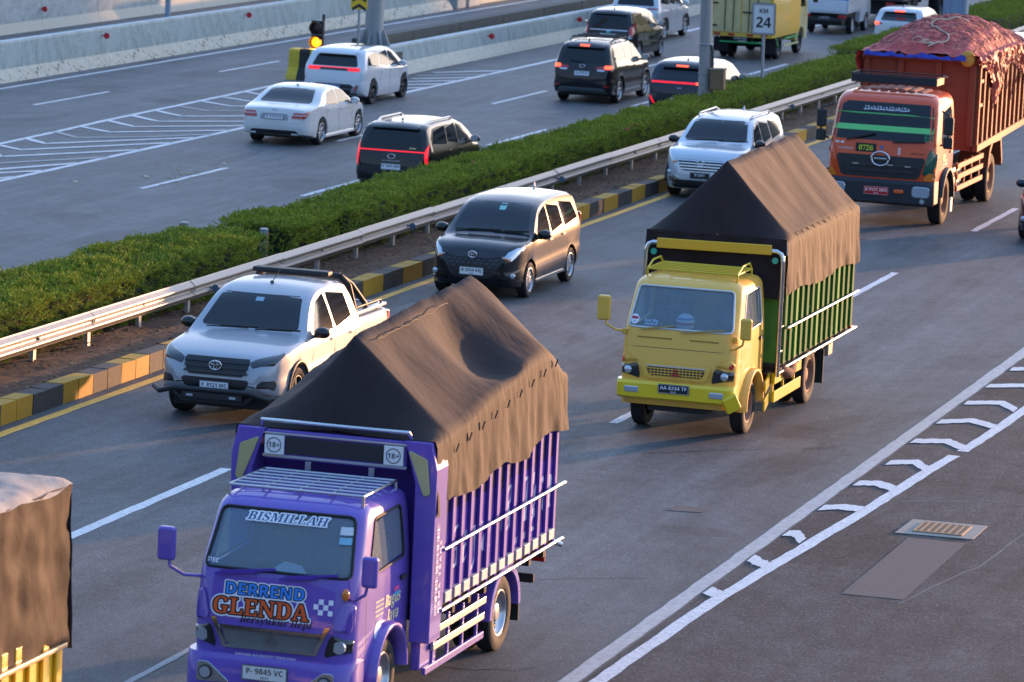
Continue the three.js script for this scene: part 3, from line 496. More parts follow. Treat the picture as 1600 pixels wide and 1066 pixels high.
{
  const t = thing('light_pole', 'thick grey pole with gusseted base standing behind the pale barrier', 'pole', [-36.95, 0.62, -112.9]);
  part(t, 'pole', rod([0, 0, 0], [0, 9, 0], 0.26, 0.22, 24), galvPole);
  for (let i = 0; i < 8; i++) part(t, 'gusset', ext([[0.24, 0], [0.5, 0], [0.5, 0.12], [0.30, 0.55], [0.24, 0.55]], 0.03).translate(0, 0.04, -0.015).rotateY(i * Math.PI / 4), galvPole);
  part(t, 'base_plate', new THREE.CylinderGeometry(0.55, 0.55, 0.04, 24).translate(0, 0.02, 0), galvPole);
  part(t, 'plinth', box(1.3, 0.62, 1.3, 0, -0.31, 0, 0.02), mDark);
  const s = thing('chevron_sign', 'yellow road sign with black chevron on a thin post', 'road sign', [-37.0, 0, -111.7], 0.1);
  part(s, 'post', rod([0, 0, 0], [0, 2.7, 0], 0.035), galvPole);
  part(s, 'panel', box(0.46, 0.6, 0.02, 0, 2.13, 0.045, 0.008), std(rgb(0.80, 0.50, 0.02), 0.45));
  for (const y of [1.9, 2.14, 2.36]) part(s, 'chevron', ext([[-0.19, y - 0.06], [0, y + 0.06], [0.19, y - 0.06], [0.19, y + 0.03], [0, y + 0.15], [-0.19, y + 0.03]], 0.004).translate(0, -0.06, 0.056), std(rgb(0.015, 0.015, 0.015), 0.5));
  const p = thing('light_pole', 'slender blue-grey pole rising behind the far ramp barrier', 'pole', [-44.4, 0, -116.6]);
  part(p, 'pole', rod([0, 0, 0], [0, 8, 0], 0.085, 0.07, 16), std(rgb(0.25, 0.32, 0.40), 0.5, 0.3)); part(p, 'base_plate', box(0.34, 0.03, 0.34, 0, 0.015, 0), galvPole);
}
{
  const t = thing('utility_pole', 'tall grey pole in the hedge carrying a small brown box', 'pole', [-24.9, 0.1, -102.1]);
  t.rotation.z = 0.03;
  part(t, 'pole', rod([0, 0, 0], [0, 8.5, 0], 0.165, 0.12, 20), std(rgb(0.33, 0.32, 0.31), 0.55, 0.3, { map: mottle }));
  part(t, 'conduit', bars([[0.2, 0, 0.05], [0.19, 1.95, 0.05], [0.14, 2.1, 0.05]], 0.035), std(rgb(0.04, 0.04, 0.045), 0.6));
  const b = part(t, 'control_box', box(0.34, 0.48, 0.25, 0.35, 1.26, 0.1, 0.012), std(rgb(0.22, 0.14, 0.07), 0.7, 0, { map: mottle }));
  part(b, 'box_lid', box(0.38, 0.04, 0.29, 0.35, 1.52, 0.1, 0.008), std(rgb(0.30, 0.24, 0.17), 0.7));
  part(t, 'strap', [new THREE.TorusGeometry(0.165, 0.012, 6, 24).rotateX(Math.PI / 2).translate(0, 1.15, 0), new THREE.TorusGeometry(0.165, 0.012, 6, 24).rotateX(Math.PI / 2).translate(0, 1.4, 0), new THREE.TorusGeometry(0.17, 0.02, 6, 24).rotateX(Math.PI / 2).translate(0, 2.1, 0)], galvPole);
}
{
  const t = thing('kilometre_sign', 'white kilometre sign reading KM 24 on a grey post in hedge', 'road sign', [-25.0, 0.1, -108.6], 0.05);
  t.rotation.z = 0.02;
  part(t, 'post', rod([0, 0, 0], [0, 2.75, 0], 0.04), galvPole);
  part(t, 'panel', ext(roundPoly(rect(0, 2.38, 0.62, 0.81), 0.06), 0.02, 0.002).translate(0, 0, 0.045), std(rgb(0.05, 0.05, 0.055), 0.5));
  part(t, 'face', ext(roundPoly(rect(0, 2.38, 0.58, 0.77), 0.05), 0.003).translate(0, 0, 0.0685), std(rgb(0.66, 0.67, 0.67), 0.5));
  const tex = canvasTex(256, 340, (c, w, h) => { c.strokeStyle = '#1a1a1a'; c.lineWidth = 6; c.beginPath(); c.roundRect(8, 8, w - 16, h - 16, 22); c.stroke(); c.fillStyle = '#151515'; c.textAlign = 'center'; c.font = 'bold 72px sans-serif'; c.fillText('KM', w / 2, 104); c.font = 'bold 168px sans-serif'; c.fillText('24', w / 2, 268); });
  part(t, 'lettering', new THREE.PlaneGeometry(0.57, 0.76).translate(0, 2.38, 0.0745), print(tex));
}
{
  const t = thing('gantry_column', 'square blue-grey gantry column standing in the median behind dump truck', 'column', [-25.35, 0, -137.0]);
  const m = std(rgb(0.24, 0.33, 0.46), 0.6, 0, { map: mottle });
  part(t, 'shaft', box(0.72, 9, 0.62, 0, 4.5, 0, 0.03), m);
  part(t, 'corner_strip', box(0.08, 9, 0.07, 0.385, 4.5, 0.3, 0.005), std(rgb(0.46, 0.48, 0.48), 0.6));
  part(t, 'footing', box(1.1, 0.5, 1.0, 0, 0.25, 0, 0.03), mGreyWall);
}
// shrubs above the wall at the upper left
for (let k = 0; k < 3; k++) {
  const t = thing('shrub', ['leafy shrub topping the wall in upper left corner', 'second shrub behind the upper left wall', 'third shrub along the upper left wall'][k], 'shrub', [-51.2, 0, -108 - k * 2.4 + 4], 0, 'shrubs behind the ramp wall');
  part(t, 'stem', rod([0, 0, 0], [0, 0.9, 0], 0.05, 0.03), twig);
  const n = 1500, im = new THREE.InstancedMesh(sprig, leafMat, n), o = new THREE.Object3D(), c = new THREE.Color();
  for (let i = 0; i < n; i++) { const a = V(rr(-1, 1), rr(-1, 1), rr(-1, 1)).normalize().multiplyScalar(Math.cbrt(rnd()) * (0.75 + 0.25 * n2(i, k))); o.position.set(a.x * 0.9, 1.2 + a.y * 0.5, a.z * 1.2); o.rotation.set(rr(0, 6), rr(0, 6), rr(0, 6)); o.scale.setScalar(rr(1.5, 2.6)); o.updateMatrix(); im.setMatrixAt(i, o.matrix); im.setColorAt(i, c.setRGB(rr(0.05, 0.12), rr(0.1, 0.2), 0.02)); }
  im.name = 'crown'; im.userData = { kind: 'stuff' }; im.castShadow = im.receiveShadow = true; t.add(im);
}
{ // added block, unseen right of the frame, put there to shade the far carriageway
  const t = thing('added_shade_block', 'unseen concrete block added outside the picture on the right to shade the road', 'building', [53, 0, -305]);
  const wall = std(rgb(0.42, 0.38, 0.33), 0.85, 0, { map: concTex }), gl = M.glass;
  part(t, 'wall', box(40, 36, 18, 0, 18, 0), wall); part(t, 'roof', box(41, 0.6, 19, 0, 36.3, 0), mDark);
  for (let f = 0; f < 9; f++) { part(t, 'floor_band', box(40.3, 0.5, 18.3, 0, 3.9 * f + 3.8, 0), mGreyWall); for (let k = 0; k < 7; k++) { const w = part(t, 'window', box(4.2, 1.9, 0.12, -17 + k * 5.7, 3.9 * f + 2, 9.03), gl); part(w, 'sill', box(4.5, 0.1, 0.3, -17 + k * 5.7, 3.9 * f + 0.98, 9.1), mTop); } }
}
// ---------------------------------------------------------------- cars
// local axes: front towards +z, origin on the ground under the middle of the car
const wheelCache = {};
function wheelGeo(r, w, style) {
  const key = [r, w, style].join();
  if (wheelCache[key]) return wheelCache[key];
  const lat = (pts, n = 28) => new THREE.LatheGeometry(pts.map((p) => new THREE.Vector2(...p)), n).rotateZ(-Math.PI / 2); // axis along +x, +x outside
  const ri = r * (style === 'truck' ? 0.62 : 0.70), h = w / 2;
  const tyre = toCreasedNormals(lat([[ri, -h * 0.8], [ri + 0.02, -h * 0.95], [r * 0.9, -h], [r * 0.985, -h * 0.8], [r, -h * 0.5], [r - 0.006, -h * 0.3], [r, -h * 0.28], [r, h * 0.28], [r - 0.006, h * 0.3], [r, h * 0.5], [r * 0.985, h * 0.8], [r * 0.9, h], [ri + 0.02, h * 0.95], [ri, h * 0.8]]), 0.7);
  const rim = [], dark = [];
  if (style === 'truck') {
    rim.push(lat([[ri, h * 0.85], [ri - 0.015, h * 0.9], [ri - 0.03, h * 0.7], [ri * 0.82, h * 0.15], [ri * 0.45, h * 0.02], [ri * 0.42, h * 0.45], [ri * 0.3, h * 0.6], [0, h * 0.62]]));
    for (let i = 0; i < 6; i++) { const a = i / 6 * 6.283; rim.push(new THREE.CylinderGeometry(0.014, 0.014, 0.05, 6).rotateZ(Math.PI / 2).translate(h * 0.18, Math.cos(a) * ri * 0.56, Math.sin(a) * ri * 0.56)); dark.push(new THREE.CylinderGeometry(ri * 0.11, ri * 0.11, 0.012, 10).rotateZ(Math.PI / 2).translate(h * 0.11, Math.cos(a + 0.5) * ri * 0.72, Math.sin(a + 0.5) * ri * 0.72)); }
  } else {
    rim.push(lat([[ri, h * 0.75], [ri, h * 0.9], [ri - 0.02, h * 0.92], [ri - 0.03, h * 0.3], [ri - 0.04, -h * 0.5]]));
    dark.push(lat([[ri - 0.02, -h * 0.3], [0, -h * 0.3]], 20));
    const n = style === 'five' ? 5 : style === 'ten' ? 10 : 7;
    for (let i = 0; i < n; i++) { const tw = n === 10 ? 0.018 : 0.034; rim.push(new THREE.CylinderGeometry(tw * 0.9, tw * 1.15, ri * 0.88, 4).rotateY(Math.PI / 4).scale(0.7, 1, 1.1).translate(h * 0.55, ri * 0.5, 0).rotateX(i / n * 6.283)); }
    rim.push(new THREE.CylinderGeometry(0.055, 0.065, 0.05, 14).rotateZ(-Math.PI / 2).translate(h * 0.6, 0, 0));
  }
  return wheelCache[key] = { tyre: merge(tyre), rim: merge(rim), dark: merge(dark) };
}
function wheel(parent, x, y, z, r, w, style, rimMat, steer = 0) {
  const g = sub(parent, 'wheel'), q = wheelGeo(r, w, style);
  part(g, 'tyre', q.tyre, M.tyre); part(g, 'rim', q.rim, rimMat); part(g, 'brake_disc', q.dark, M.plastic);
  g.position.set(x, y, z); g.rotation.y = (x < 0 ? Math.PI : 0) + steer;
  return g;
}
function plateTex(text, bg = '#e8eaea', fg = '#14161a', small = '') {
  return canvasTex(256, 84, (c, w, h) => { c.fillStyle = bg; c.fillRect(0, 0, w, h); c.strokeStyle = fg; c.lineWidth = 3; c.strokeRect(3, 3, w - 6, h - 6); c.fillStyle = fg; c.textAlign = 'center'; c.font = 'bold 44px sans-serif'; c.fillText(text, w / 2, 48, w - 22); if (small) { c.font = 'bold 18px sans-serif'; c.fillText(small, w / 2, 74); } });
}
function plate(parent, tex, x, y, z, w = 0.43, h = 0.14, back = false, tilt = 0) {
  const p = part(parent, 'licence_plate', box(w, h, 0.012, 0, 0, 0, 0.003), M.plastic);
  const f = part(p, 'plate_print', new THREE.PlaneGeometry(w - 0.008, h - 0.008).translate(0, 0, 0.0075), std(rgb(1, 1, 1), 0.5, 0, { map: tex }));
  p.position.set(x, y, z); p.rotation.set(tilt, back ? Math.PI : 0, 0, 'YXZ');
  return p;
}
// s: profile of the body. top / bottom / belt: [z, y]; plan: [z, half width]
function carBody(s) {
  const top = curve(s.top), bot = curve(s.bottom), belt = curve(s.belt), plan = curve(s.plan), L = s.L / 2, k = s.tumble ?? 0.36, rc = s.corner ?? 0.13;
  const zs = []; const N = 64; for (let i = 0; i <= N; i++) { const t = i / N * 2 - 1; zs.push(L * Math.sign(t) * (1 - Math.pow(1 - Math.abs(t), 1.45))); }
  const rings = zs.map((z) => {
    const yt = top(z), yb = bot(z), w = plan(z), ys = Math.min(belt(z), yt - 0.03), H = yt - ys, half = [];
    const c = Math.min(rc, H * 0.75), ww = w - 0.02;
    half.push([0, yb], [w * 0.6, yb], [w - 0.1, yb + 0.005], [w - 0.035, yb + 0.03], [w - 0.012, lerp(yb, ys, 0.16)], [w, lerp(yb, ys, 0.34)], [w - 0.012, lerp(yb, ys, 0.5)], [w - 0.022, lerp(yb, ys, 0.62)], [w - 0.004, lerp(yb, ys, 0.84)], [ww, ys]);
    const kk = k * sstep(0.05, 0.35, H) + 0.12 * (1 - sstep(0.05, 0.35, H)), xs = (y) => ww - kk * (y - ys), ye = yt - c, xe = xs(ye), flat = Math.max(0, xe - Math.max(0.16, c * 1.4));
    half.push([xs(lerp(ys, ye, 0.33)) + 0.008 * Math.min(1, H), lerp(ys, ye, 0.33)], [xs(lerp(ys, ye, 0.66)) + 0.008 * Math.min(1, H), lerp(ys, ye, 0.66)], [xe, ye]);
    for (const a of [0.35, 0.7, 1]) half.push([lerp(xe, flat, 1 - Math.cos(a * Math.PI / 2)), lerp(ye, yt - 0.025, Math.sin(a * Math.PI / 2))]);
    half.push([flat * 0.66, yt - 0.012], [flat * 0.33, yt - 0.004], [0, yt]);
    const ring = half.map(([x, y]) => [x, y, z]);
    for (let i = half.length - 2; i > 0; i--) ring.push([-half[i][0], half[i][1], z]);
    return ring;
  });
  return loft(rings, 0);
}
function car(name, label, category, s, place, turn, group) {
  const t = thing(name, label, category, place, turn, group);
  const full = carBody(s), bvh = hitter(full.index ? full : full), L = s.L / 2;
  t.userData.bvh = undefined;
  const zf = L - s.fo, zr = zf - s.wb, w2 = s.W / 2, R = s.r;
  let body = full.toNonIndexed(); body.computeVertexNormals(); body = full;
  const arch = [];
  for (const z of [zf, zr]) for (const q of [-1, 1]) arch.push(new THREE.CylinderGeometry(R + 0.055, R + 0.055, 0.5, 26).rotateZ(Math.PI / 2).translate(q * (w2 - 0.03), R + 0.01, z));
  body = toCreasedNormals(cut(norm(full), ...arch), 0.55);
  const b = part(t, 'body', body, s.paint);
  // dark inner arches, sills
  part(t, 'underbody', bx(-w2 + 0.22, w2 - 0.22, 0.2, 0.42, -L + 0.3, L - 0.3), M.chassis);
  for (const z of [zf, zr]) for (const q of [-1, 1]) wheel(t, q * (w2 - s.tw / 2 - 0.012), R, z, R, s.tw, s.rim || 'seven', s.rimMat || M.alloy);
  if (s.cladding) for (const z of [zf, zr]) for (const q of [-1, 1]) part(t, 'wheel_arch_trim', new THREE.TorusGeometry(R + 0.075, 0.03, 6, 22, Math.PI * 1.06).rotateZ(-0.1).rotateY(Math.PI / 2).scale(0.8, 1, 1).translate(q * (w2 - 0.008), R + 0.01, z), M.plastic);
  const P = (nm, poly, dir, mat, off = 0.004, nx = 10, ny = 8, lab) => part(t, nm, lay(bvh, poly, dir, off, nx, ny), mat, lab);
  // windows
  P('windscreen', roundPoly(s.ws, 0.05), 'front', s.wsMat || M.glass, 0.005, 14, 12);
  P('rear_window', roundPoly(s.rw, 0.05), 'back', M.glass, 0.005, 14, 10);
  for (const side of ['right', 'left']) for (const q of s.side) P('side_window', roundPoly(q, 0.035), side, M.glass, 0.004, 8, 6);
  if (s.sideTrim) for (const side of ['right', 'left']) P('window_trim', s.sideTrim, side, M.chrome, 0.005, 20, 1);
  // mirrors
  const [mz, my] = s.mirror;
  for (const q of [-1, 1]) { const g = new THREE.SphereGeometry(0.12, 14, 10).scale(1, 0.72, 0.75).translate(q * (w2 + 0.09), my, mz); const m = part(t, 'door_mirror', g, s.mirrorMat || s.paint); part(m, 'mirror_stalk', box(0.14, 0.05, 0.08, q * (w2 - 0.02), my - 0.06, mz, 0.015), M.plastic); part(m, 'mirror_glass', box(0.17, 0.11, 0.01, q * (w2 + 0.09), my, mz - 0.088, 0.003), M.lens); }
  // door seams and handles
  for (const side of ['right', 'left']) {
    for (const z of s.seams) P('door_seam', [[z[0], z[1]], [z[0] + 0.009, z[1]], [z[2] + 0.009, z[3]], [z[2], z[3]]], side, M.plastic, 0.0015, 1, 8);
    for (const [z, y] of s.handles) { const q = side === 'right' ? 1 : -1; P('door_handle', roundPoly(rect(z, y, 0.19, 0.032), 0.014), side, s.handleMat || s.paint, 0.03, 6, 2); }
  }
  t.userData = { label, category, ...(group ? { group } : {}) };
  if (s.scale) t.scale.set(...s.scale);
  return { t, P, bvh, L, w2 };
}
const wiper = (t, x0, y0, z0, x1, y1, z1) => part(t, 'wiper', [strip([x0, y0, z0], [x1, y1, z1], 0.018, 0.014), strip([lerp(x0, x1, 0.35), lerp(y0, y1, 0.35) + 0.01, lerp(z0, z1, 0.35)], [x1 + (x1 - x0) * 0.25, y1 + 0.015, z1], 0.026, 0.012)], M.rubber);

// --- silver double-cab pickup
{
  const L = 2.66, s = { scale: [.97, .95, .93], L: 5.32, W: 1.86, fo: 0.98, wb: 3.085, r: 0.385, tw: 0.26, rim: 'seven', rimMat: M.darkAlloy, paint: M.silver, cladding: true, tumble: 0.34, corner: 0.12,
    top: [[-L, 0.98], [-L + 0.03, 1.15], [-L + 0.08, 1.2], [-1.14, 1.2], [-1.08, 1.23], [-1.02, 1.62], [-0.85, 1.77], [-0.3, 1.81], [0.25, 1.79], [0.62, 1.70], [1.30, 1.22], [1.36, 1.18], [2.0, 1.1], [2.38, 1.02], [2.55, 0.94], [2.63, 0.8], [L, 0.66]],
    bottom: [[-L, 0.62], [-2.5, 0.52], [-2.2, 0.42], [2.2, 0.36], [2.5, 0.42], [2.62, 0.48], [L, 0.55]], belt: [[-L, 1.1], [-1.0, 1.13], [1.2, 1.08], [2.2, 0.98], [2.6, 0.74]],
    plan: [[-L, 0.86], [-2.5, 0.91], [-2, 0.925], [1.5, 0.93], [2.0, 0.925], [2.35, 0.88], [2.55, 0.78], [2.63, 0.68], [L, 0.6]],
    ws: [[-0.74, 1.23], [0.74, 1.23], [0.60, 1.665], [-0.60, 1.665]], rw: [[-0.55, 1.28], [0.55, 1.28], [0.52, 1.6], [-0.52, 1.6]],
    side: [[[0.06, 1.16], [1.0, 1.16], [0.52, 1.63], [0.16, 1.68]], [[-0.82, 1.17], [-0.02, 1.16], [0.06, 1.68], [-0.7, 1.66]]], mirror: [0.98, 1.2], mirrorMat: M.black, seams: [[1.05, 0.5, 1.02, 1.1], [0.02, 0.42, 0.02, 1.14], [-0.86, 0.55, -0.92, 1.14]], handles: [[0.18, 1.02], [-0.7, 1.02]], handleMat: M.chrome };
  const { t, P } = car('pickup_truck', 'silver double-cab pickup with black roof bar and black nudge bar', 'pickup truck', s, [-20.05, 0, -57.41], 0);
  const grille = [[-0.46, 0.83], [-0.42, 0.72], [0.42, 0.72], [0.46, 0.83], [0.46, 0.95], [-0.46, 0.95]];
  P('grille', roundPoly([[-0.5, 0.95], [-0.42, 0.70], [0.42, 0.70], [0.5, 0.95]], 0.04), 'front', M.plastic, 0.02, 14, 6);
  for (let i = 0; i < 3; i++) P('grille_bar', [[-0.47 + i * 0.02 * 0, 0.735 + i * 0.075], [0.47, 0.735 + i * 0.075], [0.47, 0.765 + i * 0.075], [-0.47, 0.765 + i * 0.075]], 'front', M.black, 0.035, 12, 1);
  { const z = 2.665, e = part(t, 'emblem', [new THREE.TorusGeometry(0.085, 0.011, 8, 28).scale(1.05, 0.78, 1).translate(0, 0.845, z), new THREE.TorusGeometry(0.045, 0.009, 8, 20).scale(0.62, 1.35, 1).translate(0, 0.845, z), new THREE.TorusGeometry(0.05, 0.009, 8, 20).scale(1.35, 0.5, 1).translate(0, 0.875, z)], M.chrome); }
  for (const q of [-1, 1]) {
    const m = (p) => (q < 0 ? mirX(p) : p);
    P('headlight', roundPoly(m([[0.5, 0.84], [0.80, 0.86], [0.9, 1.03], [0.86, 1.04], [0.5, 0.94]]), 0.03), 'front', M.darkLens, 0.018, 10, 5);
    P('fog_light', roundPoly(m([[0.60, 0.56], [0.84, 0.52], [0.85, 0.66], [0.66, 0.66]]), 0.03), 'front', M.plastic, 0.008, 5, 4);
    const f = part(t, 'fog_lamp', new THREE.CylinderGeometry(0.055, 0.055, 0.03, 18).rotateX(Math.PI / 2).translate(q * 0.745, 0.595, 2.44), M.lens); part(f, 'fog_ring', new THREE.TorusGeometry(0.068, 0.008, 6, 22).translate(q * 0.745, 0.595, 2.452), M.chrome);
  }
  P('lower_grille', roundPoly([[-0.52, 0.66], [-0.44, 0.5], [0.44, 0.5], [0.52, 0.66]], 0.05), 'front', M.plastic, 0.006, 12, 5);
  P('chrome_strip', [[-0.46, 0.485], [0.46, 0.485], [0.47, 0.5], [-0.47, 0.5]], 'front', M.chrome, 0.02, 14, 1);
  plate(t, plateTex('F  8121 MC', '#dfe4ea', '#17191d', '02·27'), 0, 0.545, 2.69, 0.44, 0.15);
  const bar = M.plastic;
  part(t, 'nudge_bar', [...bars([[-0.98, 0.44, 2.45], [-0.80, 0.42, 2.72], [-0.55, 0.5, 2.80], [0.55, 0.5, 2.80], [0.80, 0.42, 2.72], [0.98, 0.44, 2.45]], 0.038, 10), box(0.9, 0.11, 0.06, 0, 0.41, 2.78, 0.02), ...bars([[-0.62, 0.46, 2.74], [-0.45, 0.32, 2.72], [0.45, 0.32, 2.72], [0.62, 0.46, 2.74]], 0.03, 8)], bar, 'black tubular nudge bar');
  for (const q of [-1, 1]) part(t, 'marker_lamp', box(0.1, 0.035, 0.01, q * 0.32, 0.41, 2.815, 0.004), M.lens);
  // bed: tub opening with black liner, roof bar, sports bar
  part(t, 'bed_liner', box(1.44, 0.02, 1.42, 0, 1.212, -1.86, 0.005), M.plastic); 
  part(t, 'bed_rail', [bx(-0.86, -0.76, 1.2, 1.25, -2.6, -1.12, 0.015), bx(0.76, 0.86, 1.2, 1.25, -2.6, -1.12, 0.015), bx(-0.75, 0.75, 1.2, 1.25, -2.62, -2.54, 0.015)], M.silver);
  part(t, 'bed_side_rail', [...bars([[-0.8, 1.24, -2.5], [-0.8, 1.3, -2.45], [-0.8, 1.3, -1.3], [-0.8, 1.24, -1.22]], 0.02), ...bars([[0.8, 1.24, -2.5], [0.8, 1.3, -2.45], [0.8, 1.3, -1.3], [0.8, 1.24, -1.22]], 0.02)], M.plastic);
  part(t, 'roof_light_bar', box(1.18, 0.075, 0.22, 0, 1.865, -0.62, 0.025), M.plastic, 'long black light bar above the cab');
  part(t, 'sports_bar', [...[-1, 1].flatMap((q) => [...bars([[q * 0.62, 1.80, -1.0], [q * 0.72, 1.66, -1.1], [q * 0.78, 1.22, -1.28]], 0.045, 10), ...bars([[q * 0.62, 1.80, -1.0], [q * 0.70, 1.66, -1.28], [q * 0.78, 1.30, -1.78], [q * 0.78, 1.22, -1.8]], 0.04, 10)]), ...bars([[-0.62, 1.8, -1.0], [0.62, 1.8, -1.0]], 0.045, 10)], M.plastic);
  part(t, 'antenna', rod([0, 1.79, 0.3], [0.05, 1.97, 0.1], 0.007, 0.004, 6), M.rubber); part(t, 'antenna_base', new THREE.SphereGeometry(0.03, 8, 6).scale(1, 0.6, 1.4).translate(0, 1.80, 0.3), M.rubber);
  for (const q of [-1, 1]) part(t, 'taillight', box(0.1, 0.3, 0.14, q * 0.85, 0.98, -2.6, 0.02), M.tail);
  part(t, 'side_step', [bx(-0.93, -0.8, 0.36, 0.41, -0.8, 1.0, 0.015), bx(0.8, 0.93, 0.36, 0.41, -0.8, 1.0, 0.015)], M.plastic);
  P('sticker', rect(0.0, 1.6, 0.12, 0.05), 'front', std(rgb(0.25, 0.4, 0.5), 0.5), 0.008, 2, 2);
  wiper(t, -0.62, 1.22, 1.35, 0.0, 1.23, 1.31); wiper(t, 0.12, 1.22, 1.34, 0.66, 1.23, 1.3);
  for (const q of ['right']) P('body_sticker', [[-2.2, 0.88], [-1.35, 0.92], [-1.35, 0.99], [-2.2, 0.95]], q, std(rgb(0.8, 0.8, 0.8), 0.4), 0.003, 6, 1);
}
// --- small minivans / suvs
function hatchSpec(o) { // tall two-box body; all numbers in metres
  const L = o.L / 2, H = o.H, hood = o.hood ?? 1.0, cowl = o.cowl ?? 1.05, wt = o.wsTop ?? 0.42, tail = o.tail ?? 0.3;
  const f = L - (o.nose ?? 0);
  return { r: 0.31, tw: 0.19, tumble: 0.3, corner: 0.13, ...o,
    top: [[-L, 0.74], [-L + 0.02, 0.9], [-L + 0.05, 1.02], [-L + tail * 0.55, H - 0.35], [-L + tail, H - 0.10], [-L + tail + 0.25, H - 0.025], [-L * 0.35, H], [wt - 0.45, H - 0.01], [wt, H - 0.075], [wt + (o.wsLen ?? 0.72), cowl], [wt + (o.wsLen ?? 0.72) + 0.08, cowl - 0.035], [L - 0.35, hood - 0.03], [L - 0.13, hood - 0.13], [L - 0.04, hood - 0.28], [L, 0.58]],
    bottom: [[-L, 0.46], [-L + 0.06, 0.36], [-L + 0.25, 0.26], [-L + 0.6, 0.2], [L - 0.6, 0.18], [L - 0.2, 0.2], [L - 0.05, 0.28], [L, 0.38]],
    belt: [[-L, 0.9], [-L + 0.3, o.beltR ?? 1.03], [wt + 0.5, o.beltF ?? 0.95], [L - 0.4, hood - 0.12], [L - 0.05, 0.64]],
    plan: [[-L, o.W / 2 - 0.16], [-L + 0.06, o.W / 2 - 0.08], [-L + 0.25, o.W / 2 - 0.015], [-L + 0.6, o.W / 2], [L - 0.75, o.W / 2], [L - 0.4, o.W / 2 - 0.045], [L - 0.15, o.W / 2 - 0.15], [L - 0.04, o.W / 2 - 0.26], [L, o.W / 2 - 0.36]] };
}
const dot = (x, y, r, n = 14) => circ(r, n, x, y, 0.1);
{ // --- black minivan coming towards us
  const o = hatchSpec({ L: 4.11, W: 1.655, H: 1.6, fo: 0.78, wb: 2.525, r: 0.3, tw: 0.185, paint: M.black, rim: 'ten', rimMat: M.alloy, hood: 0.98, cowl: 1.05, wsTop: 0.38, wsLen: 0.78, beltR: 1.0, beltF: 0.94, handleMat: M.chrome,
    ws: [[-0.66, 1.07], [0.66, 1.07], [0.55, 1.5], [-0.55, 1.5]], rw: [[-0.55, 1.1], [0.55, 1.1], [0.5, 1.42], [-0.5, 1.42]],
    side: [[[0.08, 1.0], [0.93, 1.0], [0.45, 1.42], [0.1, 1.46]], [[-0.72, 1.02], [0.02, 1.0], [0.04, 1.47], [-0.64, 1.46]], [[-1.68, 1.08], [-0.8, 1.03], [-0.72, 1.46], [-1.45, 1.40]]],
    mirror: [0.86, 1.04], seams: [[0.98, 0.36, 0.95, 0.95], [0.03, 0.24, 0.04, 0.98], [-0.8, 0.42, -0.76, 1.0]], handles: [[0.15, 0.89], [-0.66, 0.91]], sideTrim: [[-1.74, 1.045], [0.96, 0.965], [0.96, 0.982], [-1.74, 1.065]] });
  const { t, P } = car('minivan', 'glossy black minivan with mesh grille and silver alloy wheels', 'minivan', o, [-20.85, 0, -71.58], 0);
  P('grille', roundPoly([[-0.55, 0.72], [-0.34, 0.36], [0.34, 0.36], [0.55, 0.72]], 0.05), 'front', M.plastic, 0.006, 14, 8);
  for (let j = 0; j < 5; j++) for (let i = 0; i < 9 - j; i++) P('grille_cell', roundPoly(rect((i - (8 - j) / 2) * 0.105, 0.67 - j * 0.06, 0.075, 0.035), 0.015, 2), 'front', M.darkAlloy, 0.016, 2, 2);
  P('chrome_strip', roundPoly([[-0.6, 0.76], [-0.3, 0.70], [0.3, 0.70], [0.6, 0.76], [0.6, 0.80], [-0.6, 0.80]], 0.02), 'front', M.darkAlloy, 0.02, 16, 2);
  part(t, 'emblem', [new THREE.TorusGeometry(0.07, 0.010, 8, 26).scale(1.05, 0.78, 1), new THREE.TorusGeometry(0.037, 0.008, 8, 18).scale(0.62, 1.35, 1), new THREE.TorusGeometry(0.042, 0.008, 8, 18).scale(1.35, 0.5, 1).translate(0, 0.024, 0)].map((g) => g.translate(0, 0.755, 2.05)), M.chrome);
  for (const q of [-1, 1]) {
    const m = (p) => (q < 0 ? mirX(p) : p);
    const h = P('headlight', roundPoly(m([[0.46, 0.73], [0.66, 0.66], [0.79, 0.86], [0.78, 0.93]]), 0.02), 'front', M.lens, 0.012, 8, 6);
    P('turn_lamp', roundPoly(m([[0.5, 0.715], [0.64, 0.67], [0.67, 0.7], [0.52, 0.74]]), 0.01), 'front', M.amber, 0.018, 4, 2);
    part(t, 'fog_lamp', new THREE.SphereGeometry(0.05, 12, 8).scale(1, 1, 0.5).translate(q * 0.68, 0.42, 1.93), M.lens);
    P('bumper_lip', m([[0.42, 0.29], [0.80, 0.27], [0.80, 0.34], [0.50, 0.34]]), 'front', M.black, 0.05, 6, 3);
    part(t, 'taillight', box(0.1, 0.3, 0.1, q * 0.72, 1.02, -1.93, 0.03), M.tail);
  }
  plate(t, plateTex('B 2034 KRJ', '#e6e9e6', '#16181c', '05·28'), 0, 0.475, 2.065, 0.43, 0.14);
  P('sticker', roundPoly(rect(0.08, 1.44, 0.12, 0.10), 0.01), 'front', std(rgb(0.25, 0.55, 0.5), 0.5), 0.008, 2, 2);
  wiper(t, -0.6, 1.06, 1.14, 0.05, 1.08, 1.12); wiper(t, 0.1, 1.07, 1.15, 0.6, 1.08, 1.1);
  part(t, 'roof_antenna', new THREE.ConeGeometry(0.03, 0.1, 8).rotateX(-0.4).translate(0, 1.64, -1.55), M.pearl); part(t, 'sill_strip', bx(0.8, 0.832, 0.24, 0.262, -0.85, 0.95), M.chrome);
}
